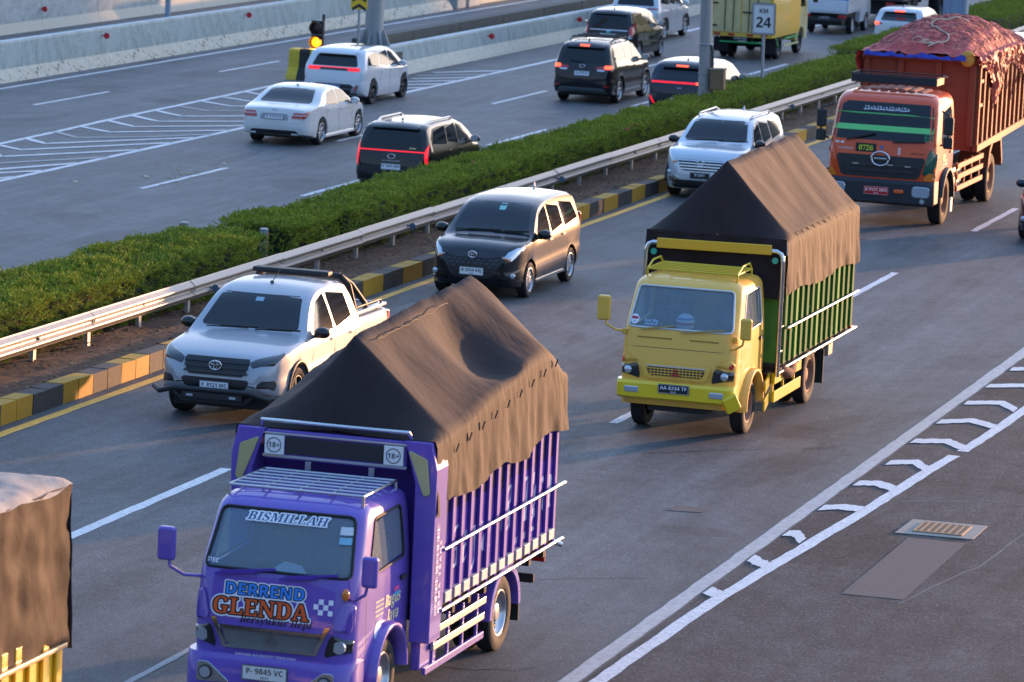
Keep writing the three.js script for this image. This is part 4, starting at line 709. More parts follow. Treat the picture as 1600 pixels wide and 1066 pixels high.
{ // --- pale silver suv
  const o = hatchSpec({ scale: [1, .97, 1], L: 4.44, W: 1.695, H: 1.70, fo: 0.84, wb: 2.685, r: 0.34, tw: 0.21, paint: M.iceSilver, cladding: true, rim: 'five', hood: 1.1, cowl: 1.17, wsTop: 0.36, wsLen: 0.72, beltR: 1.12, beltF: 1.06,
    ws: [[-0.68, 1.19], [0.68, 1.19], [0.56, 1.6], [-0.56, 1.6]], rw: [[-0.55, 1.2], [0.55, 1.2], [0.5, 1.5], [-0.5, 1.5]],
    side: [[[0.1, 1.11], [0.92, 1.11], [0.45, 1.52], [0.12, 1.56]], [[-0.72, 1.13], [0.04, 1.11], [0.06, 1.57], [-0.62, 1.56]], [[-1.7, 1.22], [-0.8, 1.14], [-0.7, 1.56], [-1.5, 1.5]]],
    mirror: [0.86, 1.16], mirrorMat: M.black, seams: [[1.0, 0.45, 0.96, 1.05], [0.05, 0.34, 0.05, 1.08], [-0.82, 0.5, -0.78, 1.1]], handles: [[0.16, 0.98], [-0.66, 1.0]] });
  const { t, P } = car('suv', 'pale silver suv with black mirrors, half hidden behind brown tarpaulin', 'suv', o, [-21.37, 0, -89.7], 0);
  P('grille', roundPoly([[-0.5, 0.86], [-0.4, 0.62], [0.4, 0.62], [0.5, 0.86]], 0.04), 'front', M.plastic, 0.006, 14, 6);
  for (let i = 0; i < 4; i++) P('grille_bar', [[-0.49 + i * 0.025, 0.83 - i * 0.06], [0.49 - i * 0.025, 0.83 - i * 0.06], [0.485 - i * 0.025, 0.855 - i * 0.06], [-0.485 + i * 0.025, 0.855 - i * 0.06]], 'front', M.chrome, 0.025, 14, 1);
  part(t, 'emblem', [new THREE.TorusGeometry(0.06, 0.014, 8, 26).scale(1.25, 0.85, 1).translate(0, 0.79, 2.2), box(0.09, 0.02, 0.015, 0, 0.79, 2.2, 0.005, [0, 0, 0.4])], M.chrome);
  for (const q of [-1, 1]) {
    const m = (p) => (q < 0 ? mirX(p) : p);
    P('headlight', roundPoly(m([[0.48, 0.83], [0.62, 0.80], [0.82, 0.97], [0.81, 1.03], [0.5, 0.9]]), 0.02), 'front', M.lens, 0.012, 8, 5);
    P('turn_lamp', roundPoly(m([[0.5, 0.78], [0.62, 0.76], [0.63, 0.8], [0.51, 0.82]]), 0.01), 'front', M.amber, 0.015, 3, 2);
    part(t, 'fog_lamp', new THREE.SphereGeometry(0.05, 12, 8).scale(1, 1, 0.5).translate(q * 0.69, 0.56, 2.1), M.lens);
    P('bumper_trim', m([[0.40, 0.46], [0.55, 0.52], [0.84, 0.40], [0.84, 0.33], [0.5, 0.40]]), 'front', M.steel, 0.02, 8, 4);
  }
  P('lower_bumper', roundPoly([[-0.6, 0.42], [-0.6, 0.24], [0.6, 0.24], [0.6, 0.42]], 0.04), 'front', M.plastic, 0.008, 12, 4);
  plate(t, plateTex('B 2351', '#16171a', '#e6e6e6'), 0, 0.52, 2.225, 0.43, 0.14);
  for (const q of [-1, 1]) part(t, 'roof_rail', bars([[q * 0.56, 1.64, 0.25], [q * 0.57, 1.70, 0.1], [q * 0.58, 1.71, -1.3], [q * 0.56, 1.64, -1.55]], 0.022), M.alloy);
  wiper(t, -0.6, 1.18, 1.12, 0.05, 1.2, 1.08); wiper(t, 0.1, 1.19, 1.12, 0.6, 1.2, 1.06);
  part(t, 'roof_antenna', new THREE.ConeGeometry(0.035, 0.11, 8).rotateX(-0.4).translate(0, 1.73, -1.5), M.white);
}
// rear-view cars: same builder, turned to drive away
function rearCar(name, label, category, o, place, fn, group) {
  const c = car(name, label, category, hatchSpec(o), place, Math.PI, group);
  fn(c); return c;
}
const stdWin = (H, L) => ({ ws: [[-0.66, H - 0.5], [0.66, H - 0.5], [0.55, H - 0.1], [-0.55, H - 0.1]], seams: [[0.98, 0.4, 0.95, H - 0.65], [0.03, 0.3, 0.04, H - 0.63], [-0.8, 0.46, -0.76, H - 0.6]], handles: [[0.15, H - 0.73], [-0.66, H - 0.71]], mirror: [0.86, H - 0.55],
  side: [[[0.08, H - 0.58], [0.95, H - 0.58], [0.45, H - 0.16], [0.1, H - 0.13]], [[-0.74, H - 0.56], [0.02, H - 0.58], [0.04, H - 0.12], [-0.64, H - 0.13]], [[-L / 2 + 0.38, H - 0.5], [-0.82, H - 0.55], [-0.72, H - 0.13], [-L / 2 + 0.62, H - 0.19]]] });
const badge = (t, y, z, s = 1) => part(t, 'emblem', new THREE.TorusGeometry(0.055 * s, 0.012, 8, 22).scale(1.3, 0.8, 1).translate(0, y, z), M.chrome);
const shark = (t, y, z, m) => part(t, 'roof_antenna', new THREE.ConeGeometry(0.03, 0.1, 6).rotateX(0.4).translate(0, y, z), m);
{ // black people carrier with full-width light bar, behind the hedge
  rearCar('minivan', 'black minivan with thin full-width red light bar, half hidden by hedge', 'minivan', { scale: [.93, .88, .93], L: 4.46, W: 1.78, H: 1.69, fo: 0.88, wb: 2.78, paint: M.black, rim: 'ten', tail: 0.26, hood: 0.9, cowl: 1.1, wsTop: 0.5, wsLen: 1.0, ...stdWin(1.69, 4.46), rw: [[-0.68, 1.07], [0.68, 1.07], [0.54, 1.52], [-0.54, 1.52]] }, [-27.02, 0, -86.1], ({ t, P }) => {
    P('light_bar', rect(0, 1.03, 1.5, 0.03), 'back', M.tailLit, 0.012, 20, 1);
    for (const q of [-1, 1]) { P('taillight', roundPoly([[q * 0.78, 0.66], [q * 0.83, 0.66], [q * 0.80, 1.22], [q * 0.74, 1.05]], 0.01), 'back', M.tailLit, 0.014, 3, 8); part(t, 'roof_rail', bars([[q * 0.56, 1.62, 0.3], [q * 0.58, 1.69, 0.1], [q * 0.58, 1.70, -1.3], [q * 0.55, 1.62, -1.65]], 0.024), M.alloy); }
    P('lower_bumper', roundPoly([[-0.7, 0.7], [-0.5, 0.56], [0.5, 0.56], [0.7, 0.7], [0.72, 0.34], [-0.72, 0.34]].sort((a, b) => 0), 0.04), 'back', M.plastic, 0.006, 12, 6);
    P('skid_plate', rect(0, 0.36, 0.9, 0.08), 'back', M.steel, 0.02, 8, 2);
    plate(t, plateTex('D 1221 ZBG', '#e3e7ea', '#16181c'), 0, 0.66, -2.24, 0.46, 0.15, true);
    badge(t, 0.9, -2.22, 1.2); P('lettering', rect(0, 0.80, 0.62, 0.045), 'back', print(canvasTex(256, 24, (c) => { c.fillStyle = '#c8ccd0'; c.font = 'bold 22px sans-serif'; c.textAlign = 'center'; c.fillText('S T A R G A Z E R', 128, 20, 250); })), 0.006, 6, 1);
    P('spoiler', roundPoly([[-0.56, 1.55], [0.56, 1.55], [0.52, 1.64], [-0.52, 1.64]], 0.03), 'back', M.black, 0.1, 10, 3); shark(t, 1.74, -1.5, M.black); P('rear_sticker', rect(-0.46, 1.11, 0.16, 0.035), 'back', std(rgb(0.5, 0.4, 0.15), 0.5), 0.009, 2, 1);
  });
}
{ // white sedan
  const L = 2.29, s = { scale: [.95, .89, .95], L: 4.58, W: 1.77, fo: 0.80, wb: 2.76, r: 0.33, tw: 0.23, rim: 'seven', rimMat: M.alloy, paint: M.pearl, tumble: 0.42, corner: 0.14,
    top: [[-L, 0.66], [-L + 0.03, 0.86], [-L + 0.08, 0.96], [-1.75, 1.03], [-1.62, 1.05], [-0.85, 1.38], [-0.55, 1.43], [-0.1, 1.445], [0.35, 1.40], [1.1, 1.0], [1.2, 0.965], [1.8, 0.88], [2.1, 0.78], [2.24, 0.68], [L, 0.55]],
    bottom: [[-L, 0.42], [-L + 0.05, 0.3], [-1.9, 0.24], [-1.6, 0.18], [1.6, 0.16], [2.1, 0.2], [L, 0.32]], belt: [[-L, 0.86], [-1.6, 0.96], [1.1, 0.9], [1.9, 0.78], [L, 0.6]], plan: [[-L, 0.68], [-L + 0.06, 0.76], [-L + 0.25, 0.845], [-1.5, 0.885], [1.5, 0.885], [1.9, 0.84], [2.15, 0.72], [L, 0.55]],
    ws: [[-0.66, 1.01], [0.66, 1.01], [0.54, 1.37], [-0.54, 1.37]], rw: [[-0.66, 1.05], [0.66, 1.05], [0.53, 1.37], [-0.53, 1.37]], side: [[[-0.02, 0.96], [0.92, 0.95], [0.42, 1.31], [0.02, 1.35]], [[-0.98, 0.99], [-0.08, 0.96], [-0.05, 1.35], [-0.62, 1.32]]], mirror: [0.8, 1.0], seams: [[0.96, 0.3, 0.92, 0.9], [-0.06, 0.24, -0.06, 0.94], [-0.95, 0.55, -1.05, 0.96]], handles: [[0.1, 0.84], [-0.85, 0.87]] };
  const { t, P } = car('sedan', 'white sedan with wide red taillights driving beside the hatched gore', 'sedan', s, [-32.4, 0, -94.2], Math.PI);
  for (const q of [-1, 1]) { P('taillight', roundPoly([[q * 0.42, 0.72], [q * 0.76, 0.72], [q * 0.84, 0.90], [q * 0.50, 0.89]], 0.02), 'back', M.tail, 0.014, 10, 5); P('lamp_strip', [[q * 0.47, 0.79], [q * 0.78, 0.79], [q * 0.79, 0.815], [q * 0.48, 0.815]], 'back', std(rgb(0.7, 0.6, 0.6), 0.3), 0.02, 6, 1); part(t, 'exhaust_tip', box(0.16, 0.05, 0.06, q * 0.52, 0.31, -2.26, 0.015), M.chrome); }
  P('plate_recess', roundPoly([[-0.36, 0.66], [0.36, 0.66], [0.34, 0.82], [-0.34, 0.82]], 0.03), 'back', std(rgb(0.35, 0.36, 0.37), 0.5), 0.004, 8, 4);
  plate(t, plateTex('D 3710 UA', '#dfe3e8', '#3a3f46'), 0, 0.735, -2.302, 0.48, 0.12, true);
  P('diffuser', roundPoly([[-0.66, 0.27], [0.66, 0.27], [0.56, 0.41], [-0.56, 0.41]], 0.03), 'back', M.plastic, 0.006, 12, 4);
  part(t, 'roof_antenna', box(0.06, 0.05, 0.14, 0, 1.45, -0.65, 0.02), M.pearl); badge(t, 0.9, -2.24, 0.8);
  for (const q of [-1, 1]) part(t, 'side_skirt', box(0.06, 0.08, 2.2, q * 0.87, 0.21, 0, 0.02), M.pearl);
}
{ // white crossover with light bar
  rearCar('crossover', 'white crossover with red light strip passing the striped barrier nose', 'crossover', { scale: [.9, .87, .92], L: 4.42, W: 1.87, H: 1.62, fo: 0.83, wb: 2.75, r: 0.35, tw: 0.22, paint: M.white, rim: 'five', rimMat: M.darkAlloy, tail: 0.42, hood: 0.98, cowl: 1.08, wsTop: 0.5, wsLen: 0.9, ...stdWin(1.62, 4.42), rw: [[-0.68, 1.1], [0.68, 1.1], [0.56, 1.42], [-0.56, 1.42]] }, [-34.8, 0, -105.2], ({ t, P }) => {
    P('light_bar', rect(0, 1.03, 1.5, 0.09), 'back', M.darkLens, 0.008, 16, 2); P('light_strip', rect(0, 1.065, 1.52, 0.025), 'back', M.tailLit, 0.014, 16, 1);
    for (const q of [-1, 1]) { P('taillight', roundPoly(rect(q * 0.58, 1.02, 0.36, 0.075), 0.02), 'back', M.tailLit, 0.013, 6, 2); P('bumper_fin', roundPoly([[q * 0.5, 0.36], [q * 0.68, 0.36], [q * 0.8, 0.6], [q * 0.66, 0.6]], 0.02), 'back', M.silver, 0.03, 5, 5); P('rear_reflector', [[q * 0.6, 0.4], [q * 0.66, 0.4], [q * 0.76, 0.58], [q * 0.70, 0.58]], 'back', M.tail, 0.036, 3, 4); }
    P('lower_bumper', roundPoly([[-0.72, 0.28], [0.72, 0.28], [0.56, 0.6], [-0.56, 0.6]], 0.04), 'back', M.plastic, 0.006, 12, 6);
    plate(t, plateTex('B 1234 XY', '#7f9fd0', '#20242c'), 0, 0.52, -2.225, 0.44, 0.13, true);
    P('spoiler', roundPoly([[-0.58, 1.45], [0.58, 1.45], [0.54, 1.56], [-0.54, 1.56]], 0.03), 'back', M.white, 0.12, 10, 3); P('roof_glass', roundPoly(rect(0, 0.0, 0.9, 0.9), 0.06), 'top', M.glass, 0.004, 8, 8);
  });
}
{ // black suv with roof rack, brake lights
  rearCar('suv', 'black suv with roof rack and glowing brake lights', 'suv', { scale: [.97, .95, .97], L: 4.44, W: 1.695, H: 1.70, fo: 0.84, wb: 2.685, r: 0.35, tw: 0.21, paint: M.black, cladding: true, rim: 'five', tail: 0.3, hood: 1.05, cowl: 1.15, wsTop: 0.4, wsLen: 0.75, ...stdWin(1.7, 4.44), rw: [[-0.62, 1.12], [0.62, 1.12], [0.52, 1.5], [-0.52, 1.5]] }, [-29.75, 0, -110.5], ({ t, P }) => {
    for (const q of [-1, 1]) { P('taillight', roundPoly([[q * 0.36, 0.95], [q * 0.76, 0.95], [q * 0.82, 1.1], [q * 0.68, 1.06], [q * 0.38, 1.02]], 0.02), 'back', M.tail, 0.014, 8, 4); P('brake_light', roundPoly(rect(q * 0.70, 1.02, 0.2, 0.10), 0.03), 'back', M.brake, 0.022, 4, 3); P('reversing_lamp', roundPoly(rect(q * 0.52, 0.93, 0.22, 0.05), 0.02), 'back', M.lens, 0.016, 4, 2); P('rear_reflector', roundPoly(rect(q * 0.68, 0.5, 0.16, 0.05), 0.02), 'back', M.tail, 0.02, 3, 2);
      part(t, 'roof_rail', bars([[q * 0.56, 1.64, 0.2], [q * 0.58, 1.72, 0.05], [q * 0.58, 1.73, -1.3], [q * 0.56, 1.64, -1.5]], 0.022), M.plastic); }
    for (let i = 0; i < 3; i++) part(t, 'roof_crossbar', box(1.2, 0.035, 0.06, 0, 1.765, -0.15 - i * 0.5, 0.012), M.plastic);
    P('high_brake_light', rect(0, 1.585, 0.26, 0.05), 'back', M.brake, 0.12, 4, 1); P('spoiler', roundPoly([[-0.55, 1.53], [0.55, 1.53], [0.5, 1.64], [-0.5, 1.64]], 0.03), 'back', M.black, 0.1, 10, 3);
    P('skid_plate', roundPoly([[-0.72, 0.28], [-0.5, 0.36], [0.5, 0.36], [0.72, 0.28], [0.62, 0.44], [-0.62, 0.44]].slice(0, 6), 0.02), 'back', M.steel, 0.02, 12, 3);
    plate(t, plateTex('B 2126 UZ', '#dde2ec', '#3c4250'), 0, 0.83, -2.235, 0.43, 0.14, true); badge(t, 1.03, -2.21); part(t, 'rear_wiper', strip([0, 1.14, -2.19], [0.35, 1.17, -2.17], 0.02, 0.015), M.rubber); shark(t, 1.74, -1.6, M.black);
  });
}
{ // dark blue electric hatchback
  rearCar('hatchback', 'dark blue hatchback with glowing light bar behind the utility pole', 'hatchback', { scale: [.97, .93, .97], L: 4.29, W: 1.77, H: 1.57, fo: 0.85, wb: 2.7, r: 0.33, tw: 0.21, paint: M.navy, rim: 'five', tail: 0.4, hood: 0.95, cowl: 1.02, wsTop: 0.45, wsLen: 0.95, ...stdWin(1.57, 4.29), rw: [[-0.66, 1.06], [0.66, 1.06], [0.54, 1.36], [-0.54, 1.36]] }, [-26.5, 0, -107.9], ({ t, P }) => {
    P('light_bar', rect(0, 0.985, 1.5, 0.05), 'back', M.tailLit, 0.012, 16, 1); P('brake_light', rect(-0.58, 0.985, 0.3, 0.07), 'back', M.brake, 0.016, 5, 2); P('high_brake_light', rect(0, 1.43, 0.32, 0.045), 'back', M.brake, 0.12, 4, 1);
    P('spoiler', roundPoly([[-0.56, 1.38], [0.56, 1.38], [0.52, 1.5], [-0.52, 1.5]], 0.03), 'back', M.black, 0.1, 10, 3);
    P('lettering', rect(0, 0.84, 0.26, 0.06), 'back', print(canvasTex(128, 32, (c) => { c.fillStyle = '#b8c4e0'; c.font = 'bold 30px sans-serif'; c.textAlign = 'center'; c.fillText('BYD', 64, 27, 120); })), 0.006, 3, 1);
    plate(t, plateTex('B 1308 KZ', '#c9d8f0', '#2c4a80'), 0, 0.52, -2.165, 0.43, 0.14, true);
    P('lower_bumper', roundPoly([[-0.76, 0.3], [0.76, 0.3], [0.6, 0.66], [-0.6, 0.66]], 0.04), 'back', M.plastic, 0.006, 12, 6); for (const q of [-1, 1]) P('rear_reflector', [[q * 0.64, 0.4], [q * 0.70, 0.4], [q * 0.80, 0.6], [q * 0.75, 0.6]], 'back', M.tailLit, 0.014, 3, 4); shark(t, 1.6, -1.3, M.black);
  });
}
{ // dark minivan further on
  rearCar('minivan', 'dark grey minivan ahead of the black suv, red corner lamps', 'minivan', { scale: [.95, .9, .95], L: 4.3, W: 1.66, H: 1.69, fo: 0.8, wb: 2.65, r: 0.31, tw: 0.19, paint: M.black, rim: 'seven', tail: 0.26, hood: 0.98, cowl: 1.08, wsTop: 0.4, wsLen: 0.8, ...stdWin(1.69, 4.3), rw: [[-0.6, 1.1], [0.6, 1.1], [0.52, 1.52], [-0.52, 1.52]] }, [-33.05, 0, -125.1], ({ t, P }) => {
    for (const q of [-1, 1]) { P('taillight', roundPoly([[q * 0.66, 0.86], [q * 0.78, 0.86], [q * 0.80, 1.3], [q * 0.64, 1.12]], 0.02), 'back', M.tail, 0.014, 4, 6); P('reversing_lamp', roundPoly(rect(q * 0.71, 0.82, 0.12, 0.12), 0.02), 'back', M.lens, 0.014, 3, 2); }
    P('chrome_strip', rect(0, 1.02, 1.2, 0.03), 'back', M.chrome, 0.012, 10, 1); plate(t, plateTex('B 1477 TY', '#e4e8ee', '#2c3038'), 0, 0.86, -2.155, 0.5, 0.1, true); part(t, 'emblem', new THREE.SphereGeometry(0.06, 12, 8).scale(1.3, 0.8, 0.3).translate(0, 0.96, -2.14), std(rgb(0.2, 0.5, 0.5), 0.3)); P('spoiler', roundPoly([[-0.54, 1.53], [0.54, 1.53], [0.5, 1.63], [-0.5, 1.63]], 0.03), 'back', M.black, 0.08, 10, 3); shark(t, 1.72, -1.5, M.black);
  });
}
{ // silver crossover at the top
  rearCar('minivan', 'silver minivan cut by the top edge behind the grey pole', 'minivan', { scale: [.95, .95, .95], L: 4.5, W: 1.75, H: 1.7, fo: 0.88, wb: 2.775, r: 0.34, tw: 0.21, paint: M.iceSilver, cladding: true, rim: 'five', tail: 0.36, hood: 1.0, cowl: 1.1, wsTop: 0.45, wsLen: 0.85, ...stdWin(1.7, 4.5), rw: [[-0.64, 1.14], [0.64, 1.14], [0.54, 1.5], [-0.54, 1.5]] }, [-34.75, 0, -134.6], ({ t, P }) => {
    for (const q of [-1, 1]) P('taillight', roundPoly([[q * 0.42, 1.02], [q * 0.84, 1.0], [q * 0.84, 1.12], [q * 0.42, 1.08]], 0.02), 'back', M.tail, 0.014, 6, 3);
    P('lower_bumper', roundPoly([[-0.7, 0.32], [0.7, 0.32], [0.6, 0.58], [-0.6, 0.58]], 0.04), 'back', M.plastic, 0.006, 12, 5); plate(t, plateTex('B 2909 PO', '#dfe3e8', '#2c3038'), 0, 0.82, -2.26, 0.43, 0.14, true);
  });
}
{ // white hatchback near the dump truck's load
  rearCar('hatchback', 'white hatchback with lit brake lamps above the red tarpaulin load', 'hatchback', { scale: [.95, .9, .95], L: 4.1, W: 1.7, H: 1.5, fo: 0.82, wb: 2.53, r: 0.31, tw: 0.2, paint: M.white, rim: 'five', tail: 0.42, hood: 0.92, cowl: 1.0, wsTop: 0.4, wsLen: 0.9, ...stdWin(1.5, 4.1), rw: [[-0.62, 1.03], [0.62, 1.03], [0.52, 1.33], [-0.52, 1.33]] }, [-26.9, 0, -137.4], ({ t, P }) => {
    for (const q of [-1, 1]) { P('taillight', roundPoly([[q * 0.5, 0.88], [q * 0.80, 0.86], [q * 0.83, 1.0], [q * 0.56, 0.97]], 0.02), 'back', M.tail, 0.014, 6, 3); P('brake_light', roundPoly(rect(q * 0.72, 0.93, 0.18, 0.1), 0.03), 'back', M.brake, 0.024, 4, 3); }
    P('high_brake_light', rect(0, 1.37, 0.34, 0.05), 'back', M.brake, 0.12, 4, 1); P('spoiler', roundPoly([[-0.55, 1.34], [0.55, 1.34], [0.5, 1.44], [-0.5, 1.44]], 0.03), 'back', M.white, 0.1, 10, 3); plate(t, plateTex('B 1890 VF', '#dde2ee', '#2c3038'), 0, 0.78, -2.065, 0.43, 0.14, true); shark(t, 1.55, -1.2, M.black);
  });
}
{ // dark crossover at the upper right corner
  rearCar('crossover', 'dark crossover at the top right corner with blue-white plate', 'crossover', { L: 4.4, W: 1.82, H: 1.65, fo: 0.85, wb: 2.68, r: 0.35, tw: 0.22, paint: M.navy, cladding: true, rim: 'five', tail: 0.34, hood: 1.0, cowl: 1.1, wsTop: 0.45, wsLen: 0.85, ...stdWin(1.65, 4.4), rw: [[-0.64, 1.12], [0.64, 1.12], [0.54, 1.46], [-0.54, 1.46]] }, [-27.0, 0, -160.4], ({ t, P }) => {
    for (const q of [-1, 1]) P('taillight', roundPoly([[q * 0.44, 0.98], [q * 0.84, 0.96], [q * 0.84, 1.1], [q * 0.44, 1.05]], 0.02), 'back', M.tail, 0.014, 6, 3);
    P('lower_bumper', roundPoly([[-0.7, 0.32], [0.7, 0.32], [0.6, 0.62], [-0.6, 0.62]], 0.04), 'back', M.steel, 0.006, 12, 5); plate(t, plateTex('B 1202 ZE', '#a9c4ea', '#2c4a80'), 0, 0.66, -2.215, 0.43, 0.14, true);
  });
}
{ // two cars at the right edge, coming towards us
  const o = hatchSpec({ L: 4.3, W: 1.72, H: 1.66, fo: 0.82, wb: 2.65, r: 0.33, tw: 0.2, paint: M.white, hood: 1.0, cowl: 1.1, wsTop: 0.4, wsLen: 0.8, ...stdWin(1.66, 4.3), rw: [[-0.6, 1.1], [0.6, 1.1], [0.52, 1.5], [-0.52, 1.5]] });
  const { t, P } = car('suv', 'cream-white suv behind the dump truck load at right edge', 'suv', o, [-21.2, 0, -121.5], 0);
  for (const q of [-1, 1]) P('headlight', roundPoly([[q * 0.48, 0.76], [q * 0.7, 0.72], [q * 0.8, 0.9], [q * 0.5, 0.86]], 0.02), 'front', M.lens, 0.012, 6, 4);
  P('grille', roundPoly(rect(0, 0.72, 0.8, 0.2), 0.04), 'front', M.plastic, 0.008, 10, 4); plate(t, plateTex('B 1633 NA', '#dfe3e8', '#2c3038'), 0, 0.5, 2.16, 0.43, 0.14);
  const o2 = hatchSpec({ L: 4.2, W: 1.7, H: 1.6, fo: 0.8, wb: 2.6, r: 0.32, tw: 0.2, paint: M.navy, hood: 1.0, cowl: 1.08, wsTop: 0.4, wsLen: 0.8, ...stdWin(1.6, 4.2), rw: [[-0.6, 1.1], [0.6, 1.1], [0.52, 1.45], [-0.52, 1.45]] });
  const c2 = car('hatchback', 'dark car at the right edge, only headlamp and mirror showing', 'hatchback', o2, [-13.35, 0, -86.4], 0);
  for (const q of [-1, 1]) { c2.P('headlight', roundPoly([[q * 0.46, 0.74], [q * 0.66, 0.68], [q * 0.82, 0.9], [q * 0.78, 0.93]], 0.02), 'front', M.lens, 0.012, 6, 4); part(c2.t, 'fog_lamp', new THREE.SphereGeometry(0.055, 12, 8).scale(1, 1, 0.5).translate(q * 0.68, 0.46, 1.98), M.lens); }
  c2.P('grille', roundPoly(rect(0, 0.66, 0.8, 0.24), 0.04), 'front', M.plastic, 0.008, 10, 4); plate(c2.t, plateTex('B 2718 SO', '#dfe3e8', '#2c3038'), 0, 0.46, 2.11, 0.43, 0.14);
}
// ---------------------------------------------------------------- trucks
// local axes: front towards +z, origin on the ground under the front axle
const clothBump = dataTex(512, 512, (x, y) => 0.5 + 0.3 * tn(x, y, 512, 512, 0.015) + 0.12 * tn(x, y, 512, 512, 0.06) + 0.05 * (rnd() - 0.5), false);
const clothTex = dataTex(512, 512, (x, y) => { const v = 0.82 + 0.09 * tn(x, y, 512, 512, 0.008) + 0.04 * tn(x, y, 512, 512, 0.04) + 0.04 * (rnd() - 0.5) + 0.05 * sstep(0.3, 0.8, n2(x * 0.01, y * 0.03)) - 0.06 * sstep(0.4, 0.9, n2(x * 0.03 + 80, y * 0.012)); return [v, v * 0.96, v * 0.94]; }, false);
const cloth = (c) => new THREE.MeshPhysicalMaterial({ color: c, roughness: 0.8, specularIntensity: 0.6, map: clothTex, bumpMap: clothBump, bumpScale: 0.0035, side: THREE.DoubleSide });
const woodBump = dataTex(256, 256, (x, y) => 0.5 + 0.4 * n2(x * 0.01, y * 0.2), false);

function rring(w, zf, zb, rf, rb, y, n = 6) { // rounded rectangle in plan
  const p = [], arc = (cx, cz, r, a0) => { for (let i = 0; i <= n; i++) { const a = a0 + i / n * Math.PI / 2; p.push([cx + r * Math.cos(a), y, cz + r * Math.sin(a)]); } };
  arc(w - rf, zf - rf, rf, 0); arc(-w + rf, zf - rf, rf, Math.PI / 2); arc(-w + rb, zb + rb, rb, Math.PI); arc(w - rb, zb + rb, rb, 1.5 * Math.PI);
  return p;
}
function cabShell(o) { // o.levels: [y, front z, half width, back z]
  const mk = (ins, lo, hi) => {
    const zf = curve(o.levels.map((l) => [l[0], l[1]])), w = curve(o.levels.map((l) => [l[0], l[2]])), zb = curve(o.levels.map((l) => [l[0], l[3]])), ys = [];
    const a = o.levels[0][0] + lo, b = o.levels[o.levels.length - 1][0] - hi, n = 34;
    for (let i = 0; i <= n; i++) { const t = i / n; ys.push(lerp(a, b, 1 - Math.pow(1 - t, 1.4))); }
    return loft(ys.map((y) => rring(w(y) - ins, zf(y) - ins, zb(y) + ins, o.rf ?? 0.2, 0.06, y)), 0.5);
  };
  return { outer: mk(0, 0, 0), inner: mk(0.045, o.floor ?? 0.35, 0.06) };
}
function prismZ(poly, z0, z1) { return ext(poly, z1 - z0).translate(0, 0, z0); }
function prismX(poly, x0, x1) { return ext(poly.map(([z, y]) => [-z, y]), x1 - x0).rotateY(Math.PI / 2).translate(x0, 0, 0); } // (z, y) outline pushed along x
function rackRoof(t, mat, w, z0, z1, y, n, posts = true, r = 0.016) {
  const rack = sub(t, 'roof_rack');
  part(rack, 'rack_frame', bars([[-w, y, z1], [w, y, z1], [w, y, z0], [-w, y, z0], [-w, y, z1]], r), mat);
  for (let i = 1; i < n; i++) part(rack, 'rack_bar', rod([-w, y + 0.004, lerp(z0, z1, i / n)], [w, y + 0.004, lerp(z0, z1, i / n)], r * 0.8), mat);
  for (const x of [-0.5, 0, 0.5]) part(rack, 'rack_bar', rod([x * w, y - 0.012, z0], [x * w, y - 0.012, z1], r * 0.8), mat);
  if (posts) for (const x of [-w, w]) for (const z of [z0, z1]) part(rack, 'rack_foot', rod([x, y - 0.12, z], [x, y, z], r), mat);
  return rack;
}
function mirrorArm(t, q, x, y, z, mat, s = 1) {
  const m = part(t, 'mirror', new RoundedBoxGeometry(0.16 * s, 0.30 * s, 0.09, 2, 0.035).translate(q * (x + 0.26), y + 0.2, z + 0.2), mat);
  part(m, 'mirror_arm', bars([[q * (x - 0.04), y - 0.12, z + 0.02], [q * (x + 0.1), y - 0.1, z + 0.14], [q * (x + 0.22), y - 0.02, z + 0.2], [q * (x + 0.25), y + 0.12, z + 0.2]], 0.016), mat);
  part(m, 'mirror_glass', box(0.13 * s, 0.25 * s, 0.008, q * (x + 0.26), y + 0.2, z + 0.152, 0.003), M.lens);
}
